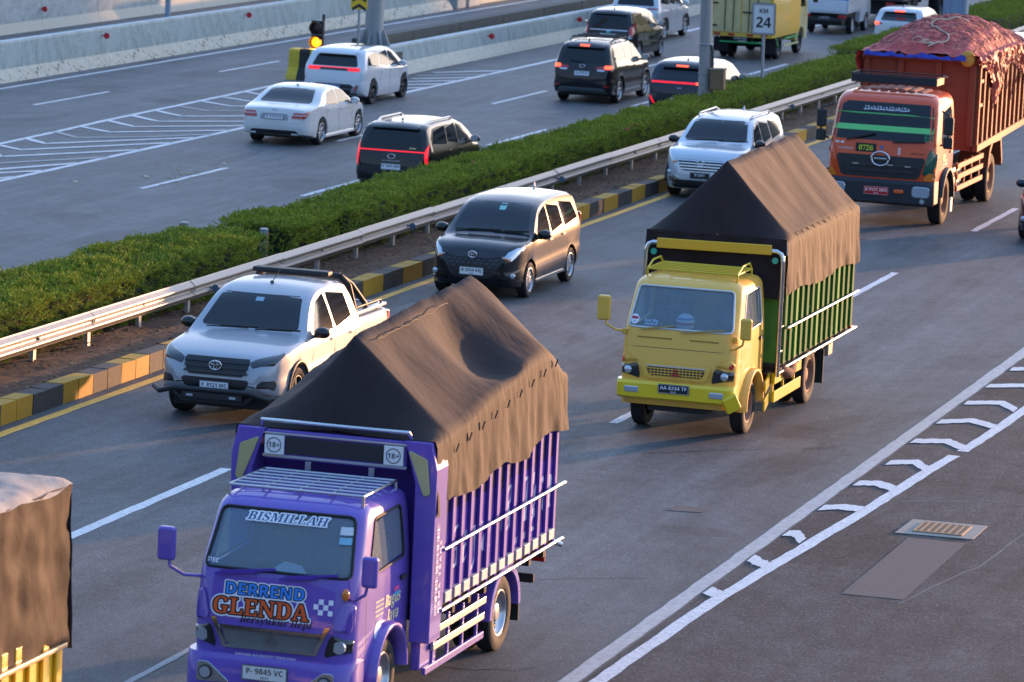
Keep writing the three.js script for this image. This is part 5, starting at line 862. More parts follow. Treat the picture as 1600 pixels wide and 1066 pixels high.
// a seated driver: one continuous figure, hands on the wheel
function driver(label, place, shirt) {
  const t = thing('person', label, 'person', place), S = 0.62, N = 74;
  const J = [ // [from, to, r0, r1]
    [[0, 0.02, 0], [0, 0.22, 0.0], 0.13, 0.135], [[0, 0.22, 0], [0, 0.44, 0.0], 0.14, 0.15], [[-0.14, 0.45, 0], [0.14, 0.45, 0], 0.075, 0.075], [[0, 0.48, 0.0], [0, 0.58, 0.015], 0.055, 0.052],
    [[0, 0.66, 0.02], [0, 0.73, 0.01], 0.078, 0.088], [[0, 0.62, 0.045], [0, 0.66, 0.05], 0.05, 0.055], [[0, 0.665, 0.105], [0, 0.69, 0.095], 0.014, 0.012],
    [[0.18, 0.44, 0], [0.23, 0.24, 0.12], 0.058, 0.047], [[0.23, 0.24, 0.12], [0.15, 0.30, 0.34], 0.046, 0.034], [[-0.18, 0.44, 0], [-0.23, 0.24, 0.12], 0.058, 0.047], [[-0.23, 0.24, 0.12], [-0.15, 0.30, 0.34], 0.046, 0.034],
    [[0.09, 0.02, 0.02], [0.11, 0.05, 0.38], 0.085, 0.06], [[-0.09, 0.02, 0.02], [-0.11, 0.05, 0.38], 0.085, 0.06],
  ];
  for (const q of [-1, 1]) { J.push([[q * 0.15, 0.30, 0.34], [q * 0.145, 0.325, 0.40], 0.034, 0.032]); for (let f = 0; f < 4; f++) J.push([[q * (0.165 - f * 0.016), 0.33, 0.405], [q * (0.16 - f * 0.017), 0.335 - 0.012 * Math.abs(f - 1), 0.45], 0.011, 0.009]); J.push([[q * 0.125, 0.32, 0.375], [q * 0.10, 0.345, 0.405], 0.012, 0.010]); J.push([[q * 0.085, 0.685, 0.0], [q * 0.09, 0.66, 0.005], 0.016, 0.014]); }
  const seg = (p, a, b, r0, r1) => { const ab = [b[0] - a[0], b[1] - a[1], b[2] - a[2]], ap = [p[0] - a[0], p[1] - a[1], p[2] - a[2]], l = ab[0] ** 2 + ab[1] ** 2 + ab[2] ** 2, h = clamp((ap[0] * ab[0] + ap[1] * ab[1] + ap[2] * ab[2]) / l, 0, 1); return Math.hypot(ap[0] - ab[0] * h, ap[1] - ab[1] * h, ap[2] - ab[2] * h) - lerp(r0, r1, h); };
  const mc = new MarchingCubes(N, new THREE.MeshBasicMaterial(), false, false, 120000); mc.isolation = 0;
  const C = [0, 0.38, 0.12];
  for (let k = 0; k < N; k++) for (let j = 0; j < N; j++) for (let i = 0; i < N; i++) {
    const p = [C[0] + (i - N / 2) / (N / 2) * S, C[1] + (j - N / 2) / (N / 2) * S, C[2] + (k - N / 2) / (N / 2) * S];
    let d = 1; for (const b of J) { const e = seg(p, ...b), kk = 0.03, h = clamp(0.5 + 0.5 * (d - e) / kk, 0, 1); d = lerp(d, e, h) - kk * h * (1 - h); }
    mc.field[i + j * N + k * N * N] = -d;
  }
  mc.update();
  const n = mc.count, pos = mc.positionArray.slice(0, n * 3), nor = mc.normalArray.slice(0, n * 3), col = new Float32Array(n * 3);
  for (let i = 0; i < n; i++) { for (let c = 0; c < 3; c++) pos[3 * i + c] = pos[3 * i + c] * S + C[c]; const [x, y, z] = pos.slice(3 * i, 3 * i + 3), hair = y > 0.73 || (y > 0.66 && z < 0.0), skin = y > 0.52 || (z > 0.26 && y > 0.2), c = hair ? [0.012, 0.01, 0.009] : skin ? [0.30, 0.16, 0.09] : y < 0.1 ? [0.03, 0.03, 0.05] : shirt; col.set(c, 3 * i); }
  const g = new THREE.BufferGeometry(); g.setAttribute('position', new THREE.BufferAttribute(pos, 3)); g.setAttribute('normal', new THREE.BufferAttribute(nor, 3)); g.setAttribute('color', new THREE.BufferAttribute(col, 3));
  const m = new THREE.Mesh(g, std(rgb(1, 1, 1), 0.8, 0, { vertexColors: true })); m.name = 'body'; m.castShadow = m.receiveShadow = true; t.add(m);
  return t;
}
function lightTruckCab(t, col, glassFrame, opt = {}) {
  const lv = [[0.44, 0.99, 0.77, -0.70], [0.52, 1.03, 0.80, -0.72], [0.9, 1.05, 0.815, -0.72], [1.3, 1.0, 0.815, -0.72], [1.46, 0.965, 0.81, -0.72], [1.8, 0.79, 0.785, -0.72], [2.04, 0.66, 0.755, -0.71], [2.1, 0.59, 0.73, -0.69], [2.15, 0.47, 0.67, -0.64], [2.175, 0.3, 0.54, -0.54]];
  const { outer, inner } = cabShell({ levels: lv });
  const ws = roundPoly([[-0.74, 1.5], [0.74, 1.5], [0.67, 2.045], [-0.67, 2.045]], 0.06), sw = roundPoly([[-0.5, 1.5], [0.60, 1.46], [0.34, 1.99], [-0.46, 2.01]], 0.05);
  const arch = [-1, 1].map((q) => new THREE.CylinderGeometry(0.46, 0.46, 0.5, 28).rotateZ(Math.PI / 2).translate(q * 0.82, 0.40, 0));
  const shell = toCreasedNormals(cut(outer, inner, prismZ(ws, 0.35, 1.7), prismX(sw, 0.55, 1.2), prismX(sw, -1.2, -0.55), ...arch), 0.5);
  const bvh = hitter(outer), P = (nm, poly, dir, mat, off = 0.004, nx = 10, ny = 8, lab) => part(t, nm, lay(bvh, poly, dir, off, nx, ny), mat, lab);
  part(t, 'cab', shell, col);
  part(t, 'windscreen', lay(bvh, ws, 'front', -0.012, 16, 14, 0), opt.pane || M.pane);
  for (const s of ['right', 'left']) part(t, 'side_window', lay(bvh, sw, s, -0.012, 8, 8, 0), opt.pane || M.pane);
  // frame round the windscreen
  const fr = (poly, nm, dir, mat, w) => { const pts = [...poly, poly[0]], o = []; for (let i = 0; i + 1 < pts.length; i++) { const [a, b] = [pts[i], pts[i + 1]], L = Math.hypot(b[0] - a[0], b[1] - a[1]); if (L < 1e-4) continue; } return tubeOn(bvh, poly, dir, w); };
  part(t, 'window_seal', tubeOn(bvh, ws, 'front', 0.016), glassFrame);
  for (const s of ['right', 'left']) part(t, 'window_seal', tubeOn(bvh, sw, s, 0.014), glassFrame);
  // inside
  part(t, 'dashboard', [box(1.5, 0.34, 0.34, 0, 1.28, 0.72, 0.06)], M.dash);
  for (const x of [-0.42, 0.42]) { const s = part(t, 'seat', [box(0.5, 0.14, 0.5, x, 1.06, -0.15, 0.04), box(0.48, 0.62, 0.12, x, 1.4, -0.46, 0.04, [-0.12, 0, 0])], M.seat); part(s, 'headrest', box(0.28, 0.18, 0.09, x, 1.8, -0.5, 0.03), M.seat); }
  const wh = part(t, 'steering_wheel', new THREE.TorusGeometry(0.2, 0.016, 8, 26).rotateX(-0.75).translate(0.4, 1.5, 0.4), M.plastic); part(wh, 'steering_column', rod([0.4, 1.49, 0.42], [0.4, 1.25, 0.66], 0.03), M.plastic);
  // door seams and steps
  for (const s of ['right', 'left']) { for (const [a, b, c, d] of [[0.60, 0.62, 0.66, 1.44], [-0.62, 0.62, -0.60, 2.1]]) P('door_seam', [[a, b], [a + 0.01, b], [c + 0.01, d], [c, d]], s, M.plastic, 0.0015, 1, 12); P('door_handle', roundPoly(rect(-0.45, 1.3, 0.16, 0.05), 0.015), s, opt.handle || M.plastic, 0.03, 4, 2); }
  part(t, 'underbody', [bx(-0.42, 0.42, 0.35, 0.62, -0.7, 0.9)], M.chassis);
  for (const q of [-1, 1]) wheel(t, q * 0.71, 0.385, 0, 0.385, 0.2, 'truck', opt.rim || M.darkAlloy);
  return { bvh, P };
}
function tubeOn(bvh, poly, dir, r) { // a bead that follows an outline laid on a surface
  const D = { front: [V(0, 0, -1), (a, b) => V(a, b, 9)], right: [V(-1, 0, 0), (a, b) => V(5, b, a)], left: [V(1, 0, 0), (a, b) => V(-5, b, a)] }[dir], pts = [];
  const fine = []; poly.forEach((p, i) => { const q = poly[(i + 1) % poly.length], L = Math.hypot(q[0] - p[0], q[1] - p[1]), n = Math.max(1, Math.round(L / 0.12)); for (let k = 0; k < n; k++) fine.push([lerp(p[0], q[0], k / n), lerp(p[1], q[1], k / n)]); });
  for (const [a, b] of fine) { ray.origin.copy(D[1](a, b)); ray.direction.copy(D[0]); const h = bvh.raycastFirst(ray, THREE.DoubleSide); if (h) pts.push(ray.at(h.distance, V())); }
  const cc = new THREE.CatmullRomCurve3(pts, true, 'centripetal');
  return new THREE.TubeGeometry(cc, fine.length * 2, r, 6, true);
}
function ladder(t, zTail, floorY, w = 0.34) {
  part(t, 'chassis_rail', bx(w - 0.04, w + 0.04, 0.52, 0.72, zTail, -0.5), M.chassis); part(t, 'chassis_rail', bx(-w - 0.04, -w + 0.04, 0.52, 0.72, zTail, -0.5), M.chassis);
  for (let z = -1; z > zTail; z -= 0.9) part(t, 'cross_member', bx(-w, w, 0.55, 0.68, z - 0.04, z + 0.04), M.chassis);
  for (let z = -1.15; z > zTail; z -= 0.55) part(t, 'floor_bearer', bx(-0.98, 0.98, 0.725, floorY - 0.045, z - 0.04, z + 0.04), M.chassis);
}
function rearAxle(t, z, r, x, tw, rim) {
  for (const q of [-1, 1]) { wheel(t, q * x, r, z, r, tw, 'truck', rim); wheel(t, q * (x - tw - 0.05), r, z, r, tw, 'truck', rim); }
  part(t, 'axle', [rod([-x, r, z], [x, r, z], 0.07), new THREE.SphereGeometry(0.17, 12, 8).translate(0, r, z)], M.chassis);
  part(t, 'drive_shaft', rod([0, r + 0.12, z + 0.1], [0, 0.55, -0.4], 0.05), M.chassis);
}
// tarpaulin over a gabled frame. z0 front, z1 rear; o: {w, eave, ridge(t), low(t), hip front and rear lengths, sag(t,s)}
function gableTarp(o) {
  const nz = 96, ns = 44;
  return grid(ns, nz, (u, v) => {
    const z = lerp(o.z0, o.z1, v), s = u * 2 - 1, a = Math.abs(s), d = o.z0 - z, e = z - o.z1;
    const hf = clamp(d / o.hipF, 0, 1), hr = clamp(e / o.hipR, 0, 1), rise = Math.min(hf, hr);
    const eave = o.eave(v), ridge = lerp(eave + 0.02, o.ridge(v), rise);
    const drop = 0.40; // share of the half profile that hangs down
    let x, y;
    if (a < 1 - drop) { const t = a / (1 - drop); x = t * o.w; y = lerp(ridge, eave, Math.pow(t, o.bow ? o.bow(v) : 1.08)); const ft = Math.sin(Math.PI * t); y -= ft * (o.sag ? o.sag(v, s) : 0) * rise + 0.02 * ft; y += 0.018 * n2(z * 1.1 + 3, s * 2.5) * rise + 0.003 * n2(z * 4, s * 6); }
    else { const t = (a - (1 - drop)) / drop, low = o.low(v, s), fold = 0.022 * t * (Math.sin(z * 6 + 2.4 * n2(z * 0.9, 1)) * 0.6 + n2(z * 2.6, s * 2 + 7)) + 0.007 * n2(z * 8, t * 2); x = o.w + 0.03 * t * (o.flare ?? 1) + fold; y = lerp(eave, low, t) + 0.02 * n2(z * 2, 5) * t; if (t < 0.15) y -= 0; }
    return [Math.sign(s) * x, y, z];
  });
}
function uvScale(g, a, b) { const uv = g.attributes.uv; for (let i = 0; i < uv.count; i++) uv.setXY(i, uv.getX(i) * a, uv.getY(i) * b); return g; }
function frontDrop(w, z, top, low, zl) { return uvScale(grid(40, 14, (u, v) => { const x = lerp(-w, w, u), y = lerp(top, low, v); return [x, y + 0.012 * n2(x * 3, 8) * v, lerp(z, zl, v) + 0.03 * n2(x * 2.5, v * 1.5 + 3) + 0.012 * n2(x * 9, v * 3)]; }), 2, 1); }

// ================================================================ purple cargo truck
{
  const purple = paint(rgb(0.155, 0.095, 0.45), { roughness: 0.4 }), deep = std(rgb(0.085, 0.035, 0.34), 0.7);
  const at = [-13.32, 0, -39.35], t = thing('cargo_truck', 'purple cargo truck with sagging brown tarpaulin and BISMILLAH windscreen lettering', 'truck', at);
  const { P } = lightTruckCab(t, purple, M.rubber, { rim: M.alloy });
  // bumper, grille, lamps
  part(t, 'bumper', [loft([[0.30], [0.36], [0.62], [0.70]].map(([y], i) => rring(0.85 - (i === 0 ? 0.02 : 0), [1.12, 1.17, 1.17, 1.12][i], 0.72, 0.2, 0.04, y)), 0.6)], purple);
  for (const q of [-1, 1]) { const sg = (p) => (q < 0 ? mirX(p) : p); const f = part(t, 'fog_light', ext(roundPoly(sg([[0.36, 0.44], [0.69, 0.43], [0.68, 0.62], [0.58, 0.62]]), 0.03), 0.03, 0.004).translate(0, 0, 1.145), M.steel); part(f, 'fog_lamp', new THREE.CylinderGeometry(0.055, 0.055, 0.03, 18).rotateX(Math.PI / 2).translate(q * 0.60, 0.52, 1.185), M.lens); part(f, 'fog_ring', new THREE.TorusGeometry(0.06, 0.01, 6, 20).translate(q * 0.60, 0.52, 1.19), M.plastic); }
  P('grille', roundPoly([[-0.44, 0.78], [0.44, 0.78], [0.50, 0.95], [-0.50, 0.95]], 0.04), 'front', std(rgb(0.22, 0.21, 0.20), 0.4, 0.7, { bumpMap: fineBump, bumpScale: 0.01 }), 0.012, 16, 6);
  for (const [a, b, c, d] of [[-0.53, 0.955, 0.53, 0.955], [-0.44, 0.77, 0.44, 0.77]]) P('grille_frame', [[a, b - 0.012], [c, b - 0.012], [c, b + 0.018], [a, b + 0.018]], 'front', M.chrome, 0.03, 14, 1);
  for (const q of [-1, 1]) { const sg = (p) => (q < 0 ? mirX(p) : p); P('grille_frame', sg([[0.43, 0.76], [0.47, 0.76], [0.60, 1.04], [0.55, 1.04]]), 'front', M.chrome, 0.034, 2, 6); P('headlight', roundPoly(sg([[0.54, 0.75], [0.79, 0.76], [0.80, 0.95], [0.60, 0.97]]), 0.02), 'front', M.darkLens, 0.014, 8, 5); part(t, 'headlamp', new THREE.CylinderGeometry(0.06, 0.065, 0.03, 20).rotateX(Math.PI / 2).translate(q * 0.69, 0.855, 1.045), M.lens); P('corner_panel', roundPoly(sg([[0.62, 1.02], [0.80, 1.02], [0.80, 1.26], [0.70, 1.3]]), 0.03), 'front', purple, 0.03, 6, 6); P('corner_vent', roundPoly(sg([[0.74, 1.0], [0.79, 1.0], [0.79, 1.18], [0.75, 1.18]]), 0.01), 'front', deep, 0.034, 2, 3); }
  part(t, 'emblem', [[0, 0.035], [-0.03, -0.018], [0.03, -0.018]].map(([x, y]) => ext([[0, 0.034], [0.02, 0], [0, -0.034], [-0.02, 0]], 0.012).rotateZ(x ? (x < 0 ? 2.09 : -2.09) : 0).translate(x, 0.87 + y, 1.075)), M.chrome, 'three-diamond chrome badge');
  plate(t, plateTex('P- 9845 VC', '#dcdedb', '#1c1d20', '05·27'), 0, 0.56, 1.185, 0.46, 0.15);
  P('bumper_lettering', rect(-0.02, 0.715, 0.7, 0.045), 'front', print(canvasTex(512, 34, (c) => { c.fillStyle = '#dcd6f2'; c.font = 'bold 27px sans-serif'; c.textAlign = 'center'; c.fillText('SANTUNI AJA NGOTOT TIDAK SUKA', 256, 27, 500); })), 0.075, 12, 1);
  // big lettering on the front panel
  P('front_lettering', rect(-0.02, 1.2, 1.26, 0.46), 'front', print(canvasTex(1024, 384, (c) => {
    c.textAlign = 'center'; c.lineJoin = 'round';
    c.font = 'bold 128px sans-serif'; c.save(); c.translate(455, 138); c.scale(1.18, 1);
    c.lineWidth = 36; c.strokeStyle = '#e9e9f4'; c.strokeText('DERREND', 0, 0, 560); c.lineWidth = 18; c.strokeStyle = '#101830'; c.strokeText('DERREND', 0, 0, 560); c.fillStyle = '#2a8ae6'; c.fillText('DERREND', 0, 0, 560); c.restore();
    c.font = 'bold 178px serif'; c.save(); c.translate(430, 296); c.scale(1.15, 1);
    c.lineWidth = 46; c.strokeStyle = '#e9e9f4'; c.strokeText('GLENDA', 0, 0, 690); c.lineWidth = 24; c.strokeStyle = '#1a0d08'; c.strokeText('GLENDA', 0, 0, 690); c.fillStyle = '#e8591a'; c.fillText('GLENDA', 0, 0, 690); c.restore();
    for (let i = 0; i < 4; i++) for (let j = 0; j < 3; j++) { c.fillStyle = (i + j) & 1 ? '#e9e9f4' : 'rgba(0,0,0,0)'; c.fillRect(860 + i * 40, 110 + j * 42, 40, 42); }
    c.font = 'italic bold 74px serif'; c.fillStyle = '#0c0c12'; c.fillText('Bersyukur Hepi', 560, 352, 640);
  })), 0.006, 26, 12);
  const bv = (nm, poly, draw, w, h, off = 0.002) => P(nm, poly, 'front', print(canvasTex(w, h, draw)), off, 18, 4);
  bv('windscreen_lettering', rect(0, 1.975, 1.16, 0.125), (c, w, h) => { c.textAlign = 'center'; c.font = 'italic bold 76px serif'; c.lineWidth = 16; c.lineJoin = 'round'; c.strokeStyle = '#f2f4fa'; c.strokeText('BISMILLAH', w / 2, 68, w - 40); c.fillStyle = '#33507c'; c.fillText('BISMILLAH', w / 2, 68, w - 40); }, 640, 92);
  bv('windscreen_lettering', rect(-0.66, 1.56, 0.15, 0.06), (c, w, h) => { c.fillStyle = '#f2f4fa'; c.font = 'bold 50px sans-serif'; c.textAlign = 'center'; c.fillText('STEC', w / 2, 48, w - 6); }, 128, 56);
  P('sticker', rect(0.62, 1.92, 0.13, 0.07), 'front', std(rgb(0.62, 0.68, 0.72), 0.5), 0.004, 2, 2); P('sticker', rect(0.62, 1.83, 0.12, 0.06), 'front', std(rgb(0.20, 0.48, 0.62), 0.5), 0.004, 2, 2);
  part(t, 'wiper', [strip([-0.55, 1.47, 1.0], [0.0, 1.53, 0.975], 0.025, 0.02), strip([-0.6, 1.45, 1.0], [-0.2, 1.49, 1.0], 0.02, 0.02)], deep); part(t, 'wiper', [strip([0.1, 1.47, 1.0], [0.62, 1.53, 0.965], 0.025, 0.02), strip([0.05, 1.45, 1.0], [0.4, 1.49, 1.0], 0.02, 0.02)], deep);
  mirrorArm(t, -1, 0.82, 1.5, 0.86, purple, 1.1); mirrorArm(t, 1, 0.72, 1.42, 0.88, purple, 1.0); part(t, 'turn_lamp', new THREE.SphereGeometry(0.05, 10, 8).scale(0.8, 1.2, 0.6).translate(0.72, 1.36, 1.0), M.amber);
  part(t, 'paper', ext([[-0.2, 0], [0.18, 0.02], [0.1, 0.12], [-0.08, 0.16]], 0.01).rotateX(-1.0).translate(0.05, 1.455, 0.75), M.whiteRough);
  // door graphics
  P('door_lettering', rect(-0.02, 1.02, 0.9, 0.5), 'right', print(canvasTex(512, 288, (c) => { c.font = 'italic bold 92px serif'; c.fillStyle = '#e6dfae'; c.fillText('Bagus', 200, 110); c.fillText('Jaya', 250, 200); c.fillStyle = '#cfe0c0'; c.font = 'bold 20px sans-serif'; for (let i = 0; i < 4; i++) c.fillText('BARANG PASAR', 40, 60 + i * 26, 140); c.fillStyle = '#b8d0e8'; c.beginPath(); c.ellipse(90, 220, 60, 56, 0, 0, 7); c.fill(); c.fillStyle = '#d84a9a'; c.fillRect(360, 20, 90, 26); c.fillStyle = '#3aa0d0'; c.fillRect(370, 50, 90, 20); })), 0.004, 10, 8);
  // cab wheel arches
  for (const q of [-1, 1]) part(t, 'mudguard', new THREE.TorusGeometry(0.48, 0.05, 6, 20, Math.PI).rotateY(Math.PI / 2).scale(2.2, 1, 1).translate(q * 0.80, 0.42, 0), purple);
  rackRoof(t, M.steel, 0.68, -0.55, 0.46, 2.22, 6);
  // headboard arch behind the cab
  const arch = sub(t, 'headboard');
  for (const q of [-1, 1]) { part(arch, 'arch_post', ext([[q * 0.86, 0.62], [q * 1.05, 0.62], [q * 1.06, 2.34], [q * 1.0, 2.6], [q * 0.74, 2.6], [q * 0.86, 2.2]], 0.36, 0.01).translate(0, 0, -1.0), purple); part(arch, 'corner_lamp', ext(roundPoly([[q * 0.78, 2.52], [q * 0.97, 2.44], [q * 1.01, 2.10], [q * 0.95, 2.08]], 0.03), 0.02, 0.004).translate(0, 0, -0.625), std(rgb(0.50, 0.46, 0.22), 0.25, 0.2)); part(arch, 'tile', box(0.2, 0.19, 0.03, q * 0.62, 2.45, -0.63, 0.005), M.whiteRough); part(arch, 'tile_print', new THREE.PlaneGeometry(0.18, 0.18).translate(q * 0.62, 2.45, -0.6135), print(canvasTex(96, 96, (c) => { c.strokeStyle = '#333a44'; c.lineWidth = 5; c.beginPath(); c.arc(48, 48, 38, 0, 7); c.stroke(); c.fillStyle = '#333a44'; c.font = 'bold 40px sans-serif'; c.textAlign = 'center'; c.fillText('18+', 48, 62); }))); }
  part(arch, 'beam', box(1.48, 0.3, 0.3, 0, 2.45, -0.82, 0.02), purple); part(arch, 'black_panel', box(1.02, 0.17, 0.03, 0, 2.45, -0.655, 0.008), M.plastic); part(arch, 'trim_strip', box(1.5, 0.03, 0.03, 0, 2.335, -0.66, 0.006), M.steel); part(arch, 'trim_strip', box(1.5, 0.022, 0.03, 0, 2.56, -0.66, 0.006), M.steel);
  part(arch, 'top_rail', bars([[-0.78, 2.62, -0.7], [-0.76, 2.69, -0.64], [0.76, 2.69, -0.64], [0.78, 2.62, -0.7]], 0.02), M.chrome); for (const x of [-0.3, 0.36]) part(arch, 'strut', bx(x - 0.03, x + 0.03, 2.1, 2.32, -0.8, -0.74), M.steel);
  part(arch, 'side_lettering', new THREE.PlaneGeometry(0.3, 1.0).rotateY(Math.PI / 2).translate(1.0712, 1.35, -0.82), print(canvasTex(154, 512, (c, w, h) => { c.save(); c.translate(70, 500); c.rotate(-Math.PI / 2); c.fillStyle = '#d9d4ea'; c.font = 'bold 44px sans-serif'; c.fillText('R A M A   T R A N S', 0, 48, 490); for (let x = 0; x < 470; x += 4 + ((x * 7) % 11)) c.fillRect(x, -40, 2 + ((x * 5) % 6), 42); c.restore(); })));
  // bed
  ladder(t, -5.1, 0.88);
  const Z0 = -1.06, Z1 = -5.24;
  part(t, 'bed_floor', bx(-1.0, 1.0, 0.84, 0.90, Z1, Z0), M.chassis); part(t, 'front_board', bx(-0.98, 0.98, 0.9, 2.3, Z0 - 0.04, Z0), deep); part(t, 'tailgate', bx(-0.98, 0.98, 0.9, 2.05, Z1, Z1 + 0.05), deep);
  const sideTex = canvasTex(1024, 280, (c, w, h) => { c.fillStyle = '#5a35a0'; c.fillRect(0, 0, w, h); c.fillStyle = '#3f1f80'; for (let i = 0; i < 9; i++) { c.beginPath(); c.moveTo(i * 130 - 60, h); c.lineTo(i * 130 + 60, 0); c.lineTo(i * 130 + 110, 0); c.lineTo(i * 130 - 10, h); c.fill(); } c.fillStyle = '#2a1250'; c.fillRect(0, 0, w, 60); c.fillStyle = '#c9c4da'; c.font = 'italic bold 150px serif'; c.fillText('Gaya', 60, 215); c.font = 'italic bold 170px serif'; c.fillText('& Tga', 520, 200); c.font = 'bold 26px sans-serif'; c.fillText('TRANSPORT', 640, 250); c.fillStyle = '#16161c'; c.font = 'bold 60px sans-serif'; c.fillText('BRO', 480, 90); });
  for (const q of [-1, 1]) {
    part(t, 'side_board', bx(q > 0 ? 0.955 : -0.985, q > 0 ? 0.985 : -0.955, 0.92, 2.1, Z1, Z0), deep);
    part(t, 'side_print', new THREE.PlaneGeometry(4.1, 1.1).rotateY(q * Math.PI / 2).translate(q * 0.9875, 1.5, (Z0 + Z1) / 2), std(rgb(1, 1, 1), 0.85, 0, { map: sideTex }));
    for (let i = 0; i <= 13; i++) { const z = lerp(Z0 - 0.06, Z1 + 0.06, i / 13); part(t, 'rib', box(0.035, 1.26, 0.085, q * 1.007, 1.5, z, 0.008), deep); if (i < 13) part(t, 'step_plate', box(0.055, 0.11, 0.2, q * 1.015, 0.97, z - 0.175, 0.008), M.stepPlate); }
    for (const y of [1.5, 0.885]) part(t, 'side_rail', rod([q * 1.075, y, Z0 + 0.1], [q * 1.075, y, Z1 - 0.12], 0.019), M.chrome);
    // skirts
    for (const [y, z0, z1] of [[0.30, -0.75, -2.75], [0.5, -1.0, -2.75], [0.66, -1.0, -2.8]]) part(t, 'side_guard', box(0.04, 0.075, z0 - z1, q * 0.98, y, (z0 + z1) / 2, 0.01), y < 0.4 ? purple : M.steel);
    for (const z of [-1.1, -1.6, -2.1, -2.6]) part(t, 'guard_post', box(0.03, 0.5, 0.05, q * 0.955, 0.5, z, 0.006), purple);
    part(t, 'tool_box', box(0.1, 0.34, 0.55, q * 0.9, 0.48, -0.98, 0.02), purple);
    part(t, 'rear_mudguard', ext([...Array.from({ length: 13 }, (_, i) => { const a = Math.PI * i / 12; return [0.56 * Math.cos(a), 0.50 * Math.sin(a)]; }), ...Array.from({ length: 13 }, (_, i) => { const a = Math.PI * (12 - i) / 12; return [0.49 * Math.cos(a), 0.44 * Math.sin(a)]; })], 0.42, 0.008).rotateY(Math.PI / 2).translate(q > 0 ? 0.60 : -1.02, 0.42, -3.42), purple);
    part(t, 'mudflap', box(0.4, 0.42, 0.015, q * 0.8, 0.42, -4.02), M.rubber); part(t, 'taillight', box(0.2, 0.12, 0.05, q * 0.82, 0.68, -5.26, 0.015), M.tail);
  }
  rearAxle(t, -3.42, 0.40, 0.88, 0.2, M.alloy); part(t, 'underrun_bar', box(1.7, 0.1, 0.06, 0, 0.46, -5.1, 0.015), M.chassis); part(t, 'tow_hook', rod([0.95, 0.86, -5.3], [1.06, 0.8, -5.4], 0.03), M.steel);
  // tarpaulin: a thing of its own, lying over the frame
  const tp = thing('tarpaulin', 'sagging brown canvas tarpaulin over the purple truck load', 'tarpaulin', at), mc = cloth(rgb(0.031, 0.021, 0.0215));
  const sag = (v, s) => (s > 0 ? 0.26 * Math.exp(-(((v - 0.58) / 0.13) ** 2)) + 0.05 * Math.exp(-(((v - 0.25) / 0.12) ** 2)) : 0.12) ;
  part(tp, 'canopy', uvScale(gableTarp({ z0: -0.68, z1: -5.38, w: 1.045, eave: (v) => lerp(2.62, 3.0, sstep(0.02, 0.78, v)) - 0.3 * sstep(0.82, 1, v), ridge: (v) => 3.52 + 0.2 * v, bow: (v) => lerp(1.02, 1.25, sstep(0.6, 0.86, v)), low: (v, s) => lerp(1.93, 2.12, v) + 0.05 * Math.sin(v * 17) + (v < 0.06 ? -0.05 : 0), hipF: 0.42, hipR: 0.3, sag }), 3, 5), mc);
  part(tp, 'seam', tube(Array.from({ length: 24 }, (_, i) => { const v = 0.16 + 0.5 * i / 23; return [0.14, 3.52 + 0.2 * v - 0.085 + 0.02 * n2(i, 3), lerp(-0.68, -5.38, v)]; }), 0.006, 5), M.rubber);
  for (let i = 0; i < 9; i++) part(tp, 'rope_loop', rod([1.07, 2.44 + 0.05 * i, -1.25 - i * 0.44], [1.085, 2.52 + 0.05 * i, -1.28 - i * 0.44], 0.008, 0.008, 5), M.rubber);
  driver('driver in dark shirt behind the purple truck windscreen', [at[0] - 0.42, 1.13, at[2] - 0.2], [0.03, 0.05, 0.06]).position.x = at[0] - 0.3;
}

